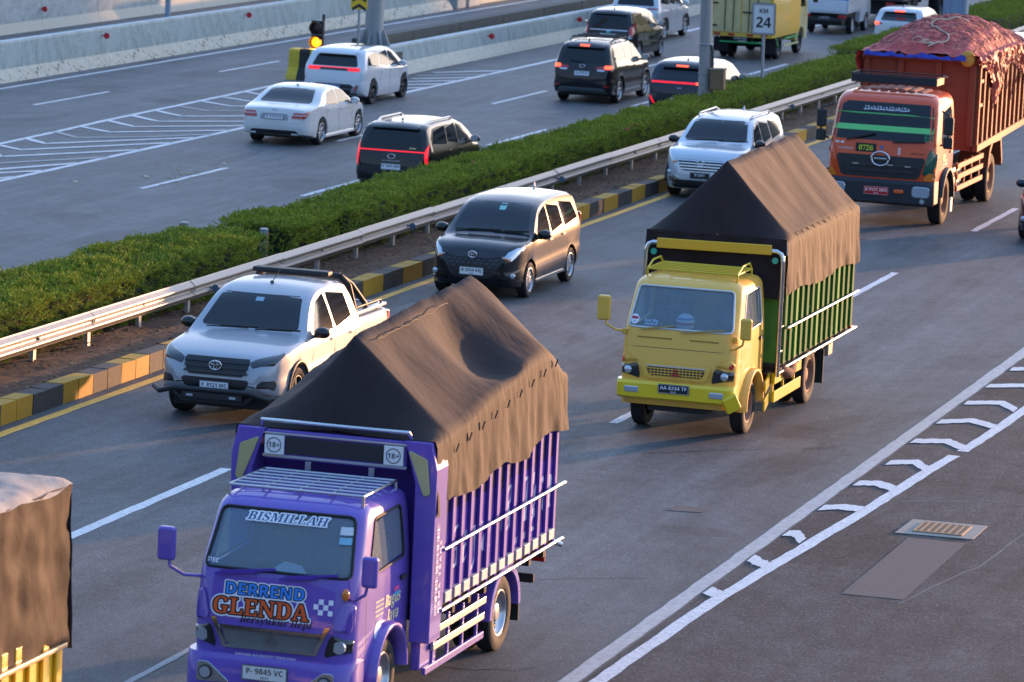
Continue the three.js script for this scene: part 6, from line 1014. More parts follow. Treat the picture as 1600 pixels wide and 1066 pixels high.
// ================================================================ yellow and green cargo truck
{
  const yel = paint(rgb(0.84, 0.47, 0.075), { roughness: 0.45, clearcoat: 0.7 }), bright = paint(rgb(0.84, 0.58, 0.02), { roughness: 0.45 }), green = std(rgb(0.075, 0.25, 0.03), 0.8, 0, { map: mottle }), dgreen = std(rgb(0.035, 0.14, 0.02), 0.85, 0, { map: mottle });
  const at = [-14.15, 0, -58.2], t = thing('cargo_truck', 'yellow-cab cargo truck with green ribbed bed and peaked brown tarpaulin', 'truck', at);
  const { P } = lightTruckCab(t, yel, std(rgb(0.62, 0.62, 0.60), 0.35, 0.4), { rim: std(rgb(0.25, 0.13, 0.08), 0.7) });
  part(t, 'bumper', loft([[0.53], [0.56], [0.74], [0.78]].map(([y], i) => rring(0.835, [1.1, 1.14, 1.14, 1.1][i], 0.82, 0.12, 0.04, y)), 0.6), bright); part(t, 'bumper_corner', box(0.22, 0.24, 0.1, 0.80, 0.56, 1.06, 0.03, [0.25, 0.5, 0.35]), bright, 'bent bumper corner hanging loose');
  for (const q of [-1, 1]) { const sg = (p) => (q < 0 ? mirX(p) : p); part(t, 'fog_light', box(0.2, 0.085, 0.04, q * 0.6, 0.66, 1.135, 0.015), M.lens); P('headlight', roundPoly(sg([[0.50, 0.81], [0.79, 0.83], [0.80, 1.0], [0.54, 1.02]]), 0.02), 'front', M.darkLens, 0.016, 8, 5); part(t, 'headlamp', new THREE.SphereGeometry(0.055, 14, 10).scale(1, 1, 0.5).translate(q * 0.68, 0.915, 1.055), M.lens); P('corner_panel', roundPoly(sg([[0.52, 1.03], [0.80, 1.01], [0.80, 1.08], [0.74, 1.16]]), 0.02), 'front', yel, 0.035, 6, 4); P('turn_lamp', roundPoly(sg([[0.73, 1.02], [0.79, 1.01], [0.795, 1.09], [0.75, 1.09]]), 0.01), 'front', M.tail, 0.042, 3, 3); }
  P('grille_panel', roundPoly([[-0.44, 0.82], [0.44, 0.82], [0.50, 1.04], [-0.50, 1.04]], 0.05), 'front', yel, 0.03, 14, 6); P('grille', roundPoly([[-0.37, 0.865], [0.37, 0.865], [0.42, 0.985], [-0.42, 0.985]], 0.03), 'front', M.plastic, 0.034, 14, 4);
  for (let i = 0; i < 3; i++) P('grille_bar', rect(0, 0.89 + i * 0.037, 0.74 + i * 0.025, 0.012), 'front', yel, 0.042, 12, 1); for (let i = 0; i < 15; i++) P('grille_bar', rect(-0.35 + i * 0.05, 0.925, 0.009, 0.115), 'front', yel, 0.041, 1, 4); P('chrome_strip', rect(0, 1.0, 0.84, 0.015), 'front', M.steel, 0.045, 12, 1);
  part(t, 'emblem', [[0, 0.035], [-0.03, -0.018], [0.03, -0.018]].map(([x, y]) => ext([[0, 0.036], [0.021, 0], [0, -0.036], [-0.021, 0]], 0.012).rotateZ(x ? (x < 0 ? 2.09 : -2.09) : 0).translate(x, 0.91 + y, 1.1)), M.red, 'red three-diamond badge');
  plate(t, plateTex('AA 8334 TF', '#15181d', '#e2e6ee', '04·27'), 0, 0.70, 1.15, 0.44, 0.13);
  for (const [x, w] of [[-0.34, 0.5], [0.36, 0.42]]) P('vent_slot', roundPoly(rect(x, 1.37, w, 0.022), 0.008), 'front', std(rgb(0.35, 0.2, 0.02), 0.6), 0.003, 8, 1);
  P('panel_seam', [[-0.79, 1.235], [0.79, 1.235], [0.79, 1.242], [-0.79, 1.242]], 'front', M.plastic, 0.0015, 20, 1);
  P('front_sticker', circ(0.07, 18, -0.66, 1.6), 'front', print(canvasTex(96, 96, (c) => { c.fillStyle = '#e6e6ea'; c.beginPath(); c.arc(48, 48, 46, 0, 7); c.fill(); c.fillStyle = '#b8242c'; c.fillRect(14, 26, 68, 22); c.fillStyle = '#2a4a90'; c.font = 'bold 22px sans-serif'; c.textAlign = 'center'; c.fillText('RI', 48, 76); })), 0.002, 6, 6);
  P('windscreen_lettering', rect(-0.38, 1.575, 0.34, 0.09), 'front', print(canvasTex(256, 72, (c) => { c.fillStyle = '#a8c8e6'; c.font = 'italic bold 40px sans-serif'; c.fillText('Doa Ibu', 20, 34); c.fillText('Berkah', 30, 68); })), 0.002, 6, 3);
  const wm = std(rgb(0.42, 0.32, 0.10), 0.6); part(t, 'wiper', strip([-0.55, 1.48, 1.0], [-0.08, 1.55, 0.96], 0.02, 0.02), wm); part(t, 'wiper', strip([0.02, 1.47, 1.0], [0.62, 1.54, 0.955], 0.02, 0.02), wm);
  mirrorArm(t, -1, 0.80, 1.54, 0.86, yel, 1.15); mirrorArm(t, 1, 0.70, 1.4, 0.88, yel, 1.0);
  for (const q of [-1, 1]) { part(t, 'turn_lamp', box(0.06, 0.09, 0.05, q * 0.79, 1.42, 0.93, 0.02), std(rgb(0.7, 0.4, 0.05), 0.4)); part(t, 'mudguard', new THREE.TorusGeometry(0.49, 0.05, 6, 20, Math.PI * 1.02).rotateY(Math.PI / 2).scale(2.4, 1, 1).translate(q * 0.79, 0.40, 0), yel); }
  rackRoof(t, std(rgb(0.62, 0.45, 0.02), 0.5), 0.64, -0.45, 0.4, 2.25, 5, true, 0.014); part(t, 'rack_side', [...bars([[0.64, 2.25, -0.45], [0.64, 2.34, -0.3], [0.64, 2.34, 0.1], [0.64, 2.25, 0.4]], 0.014)], std(rgb(0.62, 0.45, 0.02), 0.5)); part(t, 'rack_side', [...bars([[-0.64, 2.25, -0.45], [-0.64, 2.34, -0.3], [-0.64, 2.34, 0.1], [-0.64, 2.25, 0.4]], 0.014)], std(rgb(0.62, 0.45, 0.02), 0.5));
  // chrome arch behind the cab with a yellow bar
  const a = sub(t, 'chrome_arch'); part(a, 'arch_tube', tube([[-0.99, 0.7, -0.84], [-0.99, 1.6, -0.84], [-0.99, 2.34, -0.84], [-0.93, 2.46, -0.84], [-0.8, 2.47, -0.84], [0, 2.47, -0.84], [0.8, 2.47, -0.84], [0.93, 2.46, -0.84], [0.99, 2.34, -0.84], [0.99, 1.6, -0.84], [0.99, 0.7, -0.84]], 0.035, 10, 90), M.chrome);
  part(a, 'yellow_bar', box(1.66, 0.14, 0.06, 0, 2.48, -0.80, 0.012, [0, 0, 0.012]), std(rgb(0.78, 0.42, 0.02), 0.5)); for (const y of [0.74, 1.05, 1.4]) for (const q of [-1, 1]) part(a, 'clamp', rod([q * 0.99, y, -0.84], [q * 0.99, y, -1.2], 0.024), M.chrome); for (const q of [-1, 1]) part(a, 'marker_lamp', new THREE.CylinderGeometry(0.045, 0.045, 0.03, 14).rotateX(Math.PI / 2).translate(q * 0.88, 2.34, -0.84), std(rgb(0.03, 0.4, 0.25), 0.3), 'round green marker lamp');
  ladder(t, -5.5, 0.84);
  const Z0 = -1.06, Z1 = -5.68, hw = 0.985;
  part(t, 'bed_floor', bx(-hw + 0.02, hw - 0.02, 0.80, 0.86, Z1, Z0), M.chassis); part(t, 'front_board', bx(-hw, hw, 0.86, 2.2, Z0 - 0.05, Z0), green); part(t, 'tailgate', bx(-hw, hw, 0.86, 1.85, Z1, Z1 + 0.05), green); for (const x of [-0.3, 0.4]) part(t, 'front_post', bx(x - 0.03, x + 0.03, 1.6, 2.5, Z0 + 0.002, Z0 + 0.05), dgreen);
  const art = canvasTex(512, 160, (c, w, h) => { c.fillStyle = '#3f7a1c'; c.fillRect(0, 0, w, h); for (let i = 0; i < 26; i++) { c.fillStyle = ['#a8261f', '#b8a02a', '#8fae6a', '#2d5a20', '#5f9a2a'][i % 5]; c.save(); c.translate((i * 83) % 512, (i * 37) % 160); c.rotate(-0.5); c.fillRect(-8, -5, 22 + (i * 13) % 30, 8); c.restore(); } });
  for (const q of [-1, 1]) {
    part(t, 'side_board', bx(q > 0 ? hw - 0.04 : -hw, q > 0 ? hw : -hw + 0.04, 0.86, 1.9, Z1, Z0), green); part(t, 'side_print', new THREE.PlaneGeometry(4.55, 0.95).rotateY(q * Math.PI / 2).translate(q * (hw + 0.002), 1.36, (Z0 + Z1) / 2), std(rgb(1, 1, 1), 0.85, 0, { map: art }));
    for (let i = 0; i <= 13; i++) { const z = lerp(Z0 - 0.05, Z1 + 0.05, i / 13); part(t, 'rib', box(0.035, 1.05, 0.13, q * (hw + 0.021), 1.38, z, 0.008), i % 4 === 2 ? green : dgreen); }
    for (const y of [1.38, 0.83]) part(t, 'side_rail', rod([q * (hw + 0.085), y, Z0 + 0.02], [q * (hw + 0.085), y, Z1 - 0.1], 0.02), M.steel);
    for (const [y, m] of [[0.66, bright], [0.40, bright]]) { part(t, 'side_guard', [box(0.03, 0.16, 1.7, q * 0.94, y, -1.75, 0.008), box(0.03, 0.16, 0.6, q * 0.90, y - 0.03, -0.66, 0.008, [0.1, q * 0.12, 0])], m); } for (const z of [-0.95, -1.6, -2.3]) part(t, 'guard_post', box(0.03, 0.4, 0.04, q * 0.91, 0.53, z), bright);
    part(t, 'mudflap', box(0.42, 0.5, 0.015, q * 0.78, 0.45, -3.95), M.rubber); part(t, 'tail_lamp', box(0.14, 0.1, 0.05, q * 0.86, 0.76, -5.71, 0.012), M.tail);
  }
  part(t, 'rope_bundle', [tube([[0.78, 0.62, -1.1], [0.92, 0.75, -1.3], [0.98, 0.66, -1.6], [0.94, 0.78, -1.9], [0.88, 0.62, -2.2]], 0.09, 8), new THREE.SphereGeometry(0.13, 10, 8).scale(0.8, 1, 1.6).translate(0.9, 0.68, -1.6)], std(rgb(0.16, 0.075, 0.05), 0.9)); part(t, 'tool_box', box(0.3, 0.28, 0.3, 0.78, 0.66, -4.7, 0.02), std(rgb(0.30, 0.27, 0.2), 0.6)); part(t, 'tow_hook', rod([0.98, 0.82, -5.74], [1.0, 0.82, -5.86], 0.03), M.red);
  rearAxle(t, -3.25, 0.41, 0.84, 0.2, std(rgb(0.22, 0.10, 0.06), 0.75));
  const tp = thing('tarpaulin', 'peaked brown canvas tarpaulin stretched over the green truck bed', 'tarpaulin', at), mc = cloth(rgb(0.034, 0.0215, 0.021));
  part(tp, 'canopy', uvScale(gableTarp({ z0: -0.93, z1: -5.78, w: 1.03, eave: (v) => 2.62 + 0.05 * v, ridge: (v) => 3.64 + 0.07 * v, low: (v, s) => 1.85 + 0.03 * Math.sin(v * 11), hipF: 0.34, hipR: 0.12, sag: (v, s) => 0.03 + 0.03 * Math.sin(v * 5) }), 3, 5), mc);
  part(tp, 'front_sheet', frontDrop(1.02, -0.92, 2.64, 1.78, -0.95), mc); part(tp, 'patch', ext([[0, 0], [0.9, 0], [0.9, 0.16], [0, 0.16]], 0.004).rotateY(Math.PI / 2).rotateZ(0.75).translate(0.14, 3.53, -4.2), cloth(rgb(0.045, 0.029, 0.026)));
  for (let i = 0; i < 11; i++) part(tp, 'rope_loop', rod([1.0, 2.69, -1.5 - i * 0.37], [1.02, 2.65, -1.58 - i * 0.37], 0.009, 0.009, 5), M.rubber);
  driver('driver in dark clothes seated behind the yellow truck windscreen', [at[0] - 0.34, 1.13, at[2] - 0.2], [0.02, 0.025, 0.04]);
  const hb = thing('ball', 'white, red and blue ball on the yellow truck dashboard', 'ball', [at[0] + 0.02, 1.45, at[2] + 0.74]);
  part(hb, 'shell', new THREE.SphereGeometry(0.13, 20, 14).translate(0, 0.13, 0), M.whiteRough); part(hb, 'stripe', new THREE.SphereGeometry(0.132, 20, 4, 0, 6.283, 1.45, 0.35).translate(0, 0.13, 0), M.red); part(hb, 'stripe', new THREE.SphereGeometry(0.1318, 20, 4, 0, 6.283, 1.0, 0.22).translate(0, 0.13, 0), std(rgb(0.05, 0.1, 0.4), 0.5));
}
// ================================================================ orange dump truck
{
  const org = paint(rgb(0.70, 0.078, 0.014), { roughness: 0.42 }), rust = std(rgb(0.26, 0.055, 0.018), 0.65, 0, { map: mottle }), dgrn = paint(rgb(0.01, 0.09, 0.06));
  const at = [-17.12, 0, -86.5], t = thing('dump_truck', 'orange dump truck with high ribbed tipper body and dark windscreen', 'truck', at);
  const lv = [[0.62, 1.12, 1.05, -0.78], [0.75, 1.2, 1.08, -0.8], [1.2, 1.22, 1.095, -0.8], [1.65, 1.18, 1.09, -0.8], [2.1, 1.03, 1.07, -0.8], [2.42, 0.9, 1.04, -0.8], [2.54, 0.8, 1.0, -0.78], [2.62, 0.64, 0.93, -0.74], [2.66, 0.45, 0.78, -0.62]];
  const { outer } = cabShell({ levels: lv, rf: 0.24 });
  const bvh = hitter(outer), P = (nm, poly, dir, mat, off = 0.004, nx = 10, ny = 8, lab) => part(t, nm, lay(bvh, poly, dir, off, nx, ny), mat, lab);
  part(t, 'cab', toCreasedNormals(cut(outer, ...[-1, 1].map((q) => new THREE.CylinderGeometry(0.6, 0.6, 0.6, 28).rotateZ(Math.PI / 2).translate(q * 1.05, 0.5, 0))), 0.5), org);
  P('windscreen', roundPoly([[-1.02, 1.72], [1.02, 1.72], [0.95, 2.46], [-0.95, 2.46]], 0.08), 'front', M.glass, 0.006, 20, 14);
  for (const s of ['right', 'left']) { P('side_window', roundPoly([[-0.55, 1.7], [0.55, 1.66], [0.42, 2.36], [-0.5, 2.38]], 0.06), s, M.glass, 0.005, 8, 8); for (const [a, b, c, d] of [[0.68, 0.75, 0.70, 2.0], [-0.66, 0.8, -0.64, 2.4]]) P('door_seam', [[a, b], [a + 0.01, b], [c + 0.01, d], [c, d]], s, M.plastic, 0.0015, 1, 12); P('door_handle', rect(-0.45, 1.45, 0.18, 0.05), s, M.plastic, 0.03, 4, 1); }
  const gstripe = std(rgb(0.16, 0.62, 0.18), 0.45); P('windscreen_stripe', rect(0, 1.955, 2.02, 0.11), 'front', gstripe, 0.009, 18, 2); P('windscreen_stripe', roundPoly([[-0.99, 2.22], [0.99, 2.20], [0.99, 2.225], [0.5, 2.25], [-0.99, 2.25]].slice(0, 5), 0.004), 'front', gstripe, 0.009, 18, 2);
  P('windscreen_lettering', rect(0.02, 2.345, 1.0, 0.12), 'front', print(canvasTex(512, 64, (c) => { c.strokeStyle = '#dfe4ec'; c.lineCap = 'round'; c.lineWidth = 6; for (let i = 0; i < 15; i++) { const x = 24 + i * 32; c.beginPath(); c.moveTo(x - 14, 46); c.quadraticCurveTo(x, 60 - (i % 4) * 6, x + 20, 44 - (i % 3) * 3); c.stroke(); c.beginPath(); c.moveTo(x + 4, 44); c.quadraticCurveTo(x + 2, 24 - (i % 3) * 6, x + 8 + (i % 2) * 5, 12 + (i % 4) * 5); c.stroke(); if (i % 2) { c.beginPath(); c.arc(x - 4, 18, 3, 0, 7); c.stroke(); } } })), 0.009, 12, 2, );
  P('windscreen_sticker', circ(0.085, 18, 0.93, 1.82), 'front', print(canvasTex(96, 96, (c) => { c.strokeStyle = '#1f8a58'; c.lineWidth = 9; c.beginPath(); c.arc(48, 48, 40, 0, 7); c.stroke(); c.fillStyle = '#1f8a58'; c.font = 'bold 36px sans-serif'; c.textAlign = 'center'; c.fillText('MBI', 48, 60, 62); })), 0.009, 4, 4);
  // front panel
  P('grille', roundPoly([[-0.80, 0.98], [0.78, 0.98], [0.92, 1.42], [-0.92, 1.42]], 0.05), 'front', M.plastic, 0.012, 16, 8); for (const y of [1.12, 1.24]) P('grille_bar', roundPoly(rect(0, y, 1.44, 0.05), 0.02), 'front', std(rgb(0.03, 0.03, 0.034), 0.35), 0.04, 14, 2); for (const x of [-0.5, 0.2, 0.56]) P('grille_chip', rect(x, 1.25 - Math.abs(x) * 0.03, 0.12, 0.02), 'front', M.steel, 0.05, 2, 1);
  part(t, 'emblem', [new THREE.TorusGeometry(0.17, 0.024, 8, 36).scale(1.05, 0.82, 1).translate(0, 1.36, 1.27), box(0.27, 0.04, 0.03, 0, 1.36, 1.27, 0.01)], M.chrome, 'round chrome badge with a bar across');
  const fl = (nm, cx, cy, w, h, draw, cw = 256, ch = 96) => P(nm, rect(cx, cy, w, h), 'front', print(canvasTex(cw, ch, draw)), 0.006, 8, 2);
  fl('front_lettering', -0.73, 1.53, 0.38, 0.08, (c) => { c.fillStyle = '#c9b9b4'; c.font = 'bold 76px sans-serif'; c.textAlign = 'center'; c.fillText('HINO', 128, 78, 240); }); fl('fleet_number', -0.32, 1.56, 0.42, 0.17, (c) => { c.fillStyle = '#141414'; c.fillRect(0, 0, 256, 96); c.fillStyle = '#d8e02a'; c.font = 'bold 82px serif'; c.textAlign = 'center'; c.fillText('0726', 128, 78, 236); }); fl('front_lettering', 0.36, 1.53, 0.12, 0.22, (c) => { c.fillStyle = '#ead9d4'; c.font = 'bold 86px sans-serif'; c.textAlign = 'center'; c.fillText('B', 48, 80, 70); }, 96, 96); fl('front_lettering', 0.76, 1.5, 0.34, 0.06, (c) => { c.fillStyle = '#7a1a14'; c.font = 'bold 76px sans-serif'; c.fillText('260 JD', 4, 76, 244); }); fl('front_sticker', 0.0, 1.58, 0.1, 0.1, (c) => { c.fillStyle = '#3a6a9a'; c.beginPath(); c.arc(48, 48, 36, 0, 7); c.fill(); }, 96, 96); fl('front_sticker', -0.86, 1.64, 0.2, 0.05, (c) => { c.fillStyle = '#e8e2de'; c.fillRect(10, 10, 100, 70); c.fillRect(150, 10, 90, 70); });
  P('corner_panel', roundPoly([[0.84, 1.02], [1.08, 1.0], [1.12, 1.55], [0.98, 1.6]], 0.03), 'front', dgrn, 0.02, 6, 6, 'dark green replacement corner panel'); P('corner_panel', roundPoly([[-0.84, 1.02], [-1.08, 1.0], [-1.12, 1.55], [-0.98, 1.6]], 0.03), 'front', org, 0.02, 6, 6);
  for (const q of [-1, 1]) { P('turn_lamp', roundPoly([[q * 0.86, 0.97], [q * 1.1, 0.97], [q * 1.12, 1.12], [q * 0.98, 1.13]], 0.03), 'front', M.amber, 0.04, 6, 4); }
  part(t, 'bumper', loft([[0.45], [0.5], [0.88], [0.95]].map(([y], i) => rring(1.12 - (i === 0 ? 0.06 : 0), [1.22, 1.3, 1.3, 1.24][i], 0.75, 0.2, 0.05, y)), 0.6), std(rgb(0.018, 0.02, 0.028), 0.5)); for (const q of [-1, 1]) { part(t, 'headlight', ext(roundPoly(rect(q * 0.86, 0.74, 0.34, 0.2), 0.07), 0.03, 0.01).translate(0, 0, 1.275), M.lens); part(t, 'fog_lamp', new THREE.CylinderGeometry(0.05, 0.05, 0.03, 16).rotateX(Math.PI / 2).translate(q * 0.9, 0.56, 1.3), M.lens); }
  plate(t, plateTex('B 9131 IMD', '#b01018', '#f0d8d4', '06·25'), -0.04, 0.72, 1.315, 0.5, 0.17); part(t, 'tow_hook', new RoundedBoxGeometry(0.2, 0.08, 0.08, 2, 0.03).translate(0.42, 0.73, 1.33), std(rgb(0.75, 0.12, 0.02), 0.5));
  for (const x of [[-0.72, -0.15], [0.22, 0.85]]) part(t, 'wiper', strip([x[0], 1.70, 1.22], [x[1], 1.76 + (x[0] < 0 ? 0.1 : -0.02), 1.2], 0.03, 0.03), M.rubber);
  for (const q of [-1, 1]) { const a = part(t, 'mirror_arm', bars([[q * 1.12, 2.35, 0.8], [q * 1.3, 2.3, 1.02], [q * 1.3, 1.72, 1.02], [q * 1.14, 1.68, 0.95]], 0.022), M.plastic); part(a, 'mirror', box(0.2, 0.36, 0.1, q * 1.30, 2.08, 1.0, 0.04), M.plastic); part(a, 'mirror', box(0.2, 0.24, 0.1, q * 1.30, 1.74, 1.0, 0.04), M.plastic); }
  part(t, 'roof_basket', [box(1.75, 0.16, 0.03, 0, 2.88, 0.32, 0.01), box(0.03, 0.16, 0.75, -0.87, 2.88, -0.05, 0.01), box(0.03, 0.16, 0.75, 0.87, 2.88, -0.05, 0.01)], std(rgb(0.012, 0.016, 0.025), 0.6)); part(t, 'basket_rail', bars([[-0.87, 2.98, 0.32], [0.87, 2.98, 0.32], [1.02, 2.98, -0.05], [0.87, 2.98, -0.42], [-0.87, 2.98, -0.42], [-0.87, 2.98, 0.32]], 0.012), M.plastic); for (let i = 0; i < 9; i++) part(t, 'roof_pad', new THREE.CylinderGeometry(0.05, 0.06, 0.9, 8).rotateX(Math.PI / 2).scale(1.6, 0.6, 1).translate(-0.76 + i * 0.19, 2.69 - 0.004 * (i - 4) ** 2, -0.05), std(rgb(0.25, 0.09, 0.06), 0.85));
  for (const q of [-1, 1]) { wheel(t, q * 0.98, 0.5, 0, 0.5, 0.27, 'truck', std(rgb(0.30, 0.12, 0.06), 0.7)); part(t, 'mudguard', new THREE.TorusGeometry(0.62, 0.05, 6, 20, Math.PI * 0.95).rotateY(Math.PI / 2).scale(2, 1, 1).translate(q * 1.1, 0.5, 0), M.plastic); part(t, 'mudflap', box(0.03, 0.5, 0.2, q * 1.12, 0.45, -0.68), M.whiteRough); P('door_lettering', rect(0.05, 1.2, 0.7, 0.5), q > 0 ? 'right' : 'left', print(canvasTex(256, 180, (c) => { c.fillStyle = '#f0cfc4'; c.font = 'bold 24px sans-serif'; for (let i = 0; i < 5; i++) c.fillText(['PT ANGKUTAN', 'BERAT KOSONG', 'DAYA ANGKUT', 'KELAS JALAN', 'JBB 25000'][i], 30, 60 + i * 26, 180); c.fillStyle = '#d8d02a'; c.fillRect(30, 4, 90, 34); c.fillStyle = '#181818'; c.font = 'bold 28px serif'; c.fillText('0726', 38, 31); })), 0.004, 6, 4); }
  // chassis, side guards, rear axle
  for (const x of [-0.42, 0.42]) part(t, 'chassis_rail', bx(x - 0.05, x + 0.05, 0.75, 1.0, -7.2, -0.6), M.chassis);
  rearAxle(t, -5.15, 0.52, 0.99, 0.27, std(rgb(0.30, 0.12, 0.06), 0.7));
  for (const q of [-1, 1]) { for (const y of [0.62, 0.86, 1.08]) part(t, 'side_guard', box(0.05, 0.11, 2.9, q * 1.12, y, -2.6, 0.01), rust); for (const z of [-1.3, -2.2, -3.0, -3.9]) part(t, 'guard_post', box(0.03, 0.6, 0.06, q * 1.08, 0.85, z), rust); part(t, 'rear_mudguard', ext([[-0.80, 0.36], [-0.66, 0.66], [-0.42, 0.84], [0.5, 0.84], [0.78, 0.36], [0.78, 0.28], [0.86, 0.36], [0.56, 0.92], [-0.46, 0.92], [-0.74, 0.72], [-0.86, 0.36]].map(([a, b]) => [a, b]), 0.62, 0.01).rotateY(Math.PI / 2).translate(q > 0 ? 0.58 : -1.2, 0.45, -5.15), rust); part(t, 'fuel_tank', box(0.4, 0.42, 1.2, q * 0.72, 0.78, -2.2, 0.06), M.steel); }
  part(t, 'hydraulic_ram', rod([0, 0.9, -1.6], [0, 2.4, -2.2], 0.12), M.steel);
  // tipper body
  const Y0 = (z) => lerp(1.3, 1.5, (-z - 2.4) / 6.8), Z0 = -2.4, Z1 = -9.1, T = 3.16;
  part(t, 'tipper_floor', ext([[-Z0, 1.30], [-Z1, 1.48], [-Z1, 1.56], [-Z0, 1.38]], 2.3).rotateY(Math.PI / 2).translate(-1.15, 0, 0), rust);
  part(t, 'front_wall', bx(-1.18, 1.18, 1.38, T, Z0 - 0.08, Z0), rust); for (const x of [-1.12, -0.4, 0.4, 1.12]) part(t, 'wall_post', bx(x - 0.06, x + 0.06, 1.4, T - 0.02, Z0 + 0.002, Z0 + 0.09), rust); part(t, 'front_rim', box(2.5, 0.14, 0.22, 0, T + 0.02, Z0 + 0.02, 0.02), rust);
  for (const q of [-1, 1]) {
    part(t, 'side_wall', ext([[-Z0 + 0.09, 1.385], [-Z1, 1.565], [-Z1, T - 0.1], [-Z0 + 0.09, T]], 0.06).rotateY(Math.PI / 2).translate(q > 0 ? 1.12 : -1.18, 0, 0), rust);
    for (let i = 0; i < 13; i++) { const z = lerp(Z0 - 0.12, Z1 + 0.12, i / 12), y = Y0(z); part(t, 'side_rib', box(0.09, T - 0.16 - y, 0.12, q * 1.225, (T + y) / 2 - 0.03, z, 0.01), rust); }
    for (const [a, b] of [[T - 0.05, T - 0.12], [1.36, 1.55]]) part(t, 'side_rim', strip([q * 1.235, a, Z0], [q * 1.235, b, Z1], 0.14, 0.12), rust); for (const y of [2.2, 2.7]) part(t, 'side_rung', bx(q > 0 ? 1.19 : -1.25, q > 0 ? 1.25 : -1.19, y, y + 0.07, -3.15, -2.55), rust);
  }
  part(t, 'tailgate', bx(-1.15, 1.15, 1.57, T - 0.1, Z1 - 0.06, Z1), rust);
  // load cover
  const tp = thing('tarpaulin', 'crumpled red tarpaulin with net heaped over the dump truck load', 'tarpaulin', at), red = new THREE.MeshStandardMaterial({ color: rgb(0.56, 0.06, 0.05), roughness: 0.55, map: clothTex, bumpMap: clothBump, bumpScale: 0.03, side: THREE.DoubleSide }), blu = std(rgb(0.02, 0.045, 0.38), 0.5, 0, { side: THREE.DoubleSide });
  const topY = (x, z) => { const u = x / 1.2, v = (-z - 2.3) / 6.9; const mound = 0.72 * Math.pow(Math.max(0, 1 - u * u * 0.92), 0.6) * Math.pow(Math.max(0, Math.sin(Math.PI * clamp(v * 0.9 + 0.06, 0, 1))), 0.7); return 3.16 - 0.05 * v + mound + 0.05 * n2(x * 2, z * 1.2) + 0.03 * Math.abs(n2(x * 5, z * 3.5)) + 0.018 * n2(x * 11, z * 8); };
  part(tp, 'sheet', uvScale(grid(90, 150, (u, v) => {
    const z = lerp(-2.12, -9.25, v), s = u * 2 - 1, a = Math.abs(s), q = Math.sign(s);
    if (a < 0.72) { const x = s / 0.72 * 1.3; let y = topY(clamp(x, -1.2, 1.2), z); if (v < 0.05) y = lerp(3.28 + 0.05 * n2(x * 3, 1), y, v / 0.05); return [x, y, z + 0.03 * n2(x * 4, z)]; }
    const t2 = (a - 0.72) / 0.28, low = q > 0 ? 3.02 - 0.85 * Math.exp(-(((v - 0.30) / 0.11) ** 2)) - 0.55 * sstep(0.4, 0.95, v) - (v < 0.1 ? -0.1 : 0) : 2.7, y0 = topY(1.2, z), fold = 0.06 * n2(z * 3.2, t2 * 1.3 + q) + 0.03 * n2(z * 9, t2 * 4);
    return [q * (1.3 + fold), lerp(y0, low, t2) + 0.02 * n2(z * 6, t2 * 6), z];
  }), 3, 6), red);
  part(tp, 'blue_edge', [grid(50, 3, (u, v) => { const x = lerp(-1.15, 1.0, u); return [x, 3.23 + 0.055 * (1 - v) * (0.5 + n2(x * 4, 2)) - 0.05 * v, -2.10 + 0.03 * v + 0.02 * n2(x * 6, v)]; })], blu, 'blue plastic edge under the red sheet');
  part(tp, 'blue_sheet', grid(40, 30, (u, v) => { const z = lerp(-8.2, -9.7, u), y = lerp(3.55, 2.3, v); return [1.36 + 0.09 * n2(z * 4, v * 4) + 0.03 * n2(z * 11, v * 11), y - 0.2 * u, z]; }), new THREE.MeshStandardMaterial({ color: rgb(0.03, 0.06, 0.42), roughness: 0.4, side: THREE.DoubleSide }), 'crumpled blue plastic sheet at the rear corner');
  // net cords
  const cords = []; for (let i = 0; i < 34; i++) { const z = -2.6 - i * 0.19; cords.push(tube(Array.from({ length: 13 }, (_, k) => { const x = lerp(-1.1, 1.2, k / 12), zz = z + 0.12 * n2(k, i); return [x, topY(x, zz) + 0.016, zz]; }), 0.005, 4, 26)); }
  for (let i = 0; i < 12; i++) { const x = -1.05 + i * 0.19; cords.push(tube(Array.from({ length: 24 }, (_, k) => { const z = -2.5 - k * 0.28, xx = x + 0.05 * n2(k, i + 50); return [xx, topY(xx, z) + 0.018, z]; }), 0.006, 4, 48)); }
  for (let i = 0; i < 26; i++) { const z = -3.4 - i * 0.2; cords.push(tube([[1.28, 3.2, z], [1.40, 2.9, z + rr(-0.1, 0.1)], [1.38, 2.3 + rr(-0.2, 0.5), z + rr(-0.2, 0.2)]], 0.007, 4)); }
  const net = part(tp, 'net_cord', cords, std(rgb(0.17, 0.07, 0.055), 0.9)); net.userData.kind = 'stuff';
  part(tp, 'rope', tube(Array.from({ length: 16 }, (_, k) => { const z = -2.3 - k * 0.2, x = 0.15 + 0.3 * Math.sin(k * 0.5); return [x, topY(x, z) + 0.03, z]; }), 0.018, 6), std(rgb(0.45, 0.38, 0.28), 0.9)); part(tp, 'yellow_rag', new THREE.IcosahedronGeometry(0.16, 1).scale(1, 1.1, 0.4).translate(1.02, 3.22, -2.2), std(rgb(0.62, 0.33, 0.05), 0.8)); part(tp, 'rope_coil', [0, 1, 2].map((i) => new THREE.TorusGeometry(0.14 - i * 0.02, 0.014, 5, 16).rotateX(0.5 + i * 0.5).rotateY(i).translate(-0.1 + 0.1 * i, 3.48, -2.55)), std(rgb(0.6, 0.5, 0.38), 0.9));
}
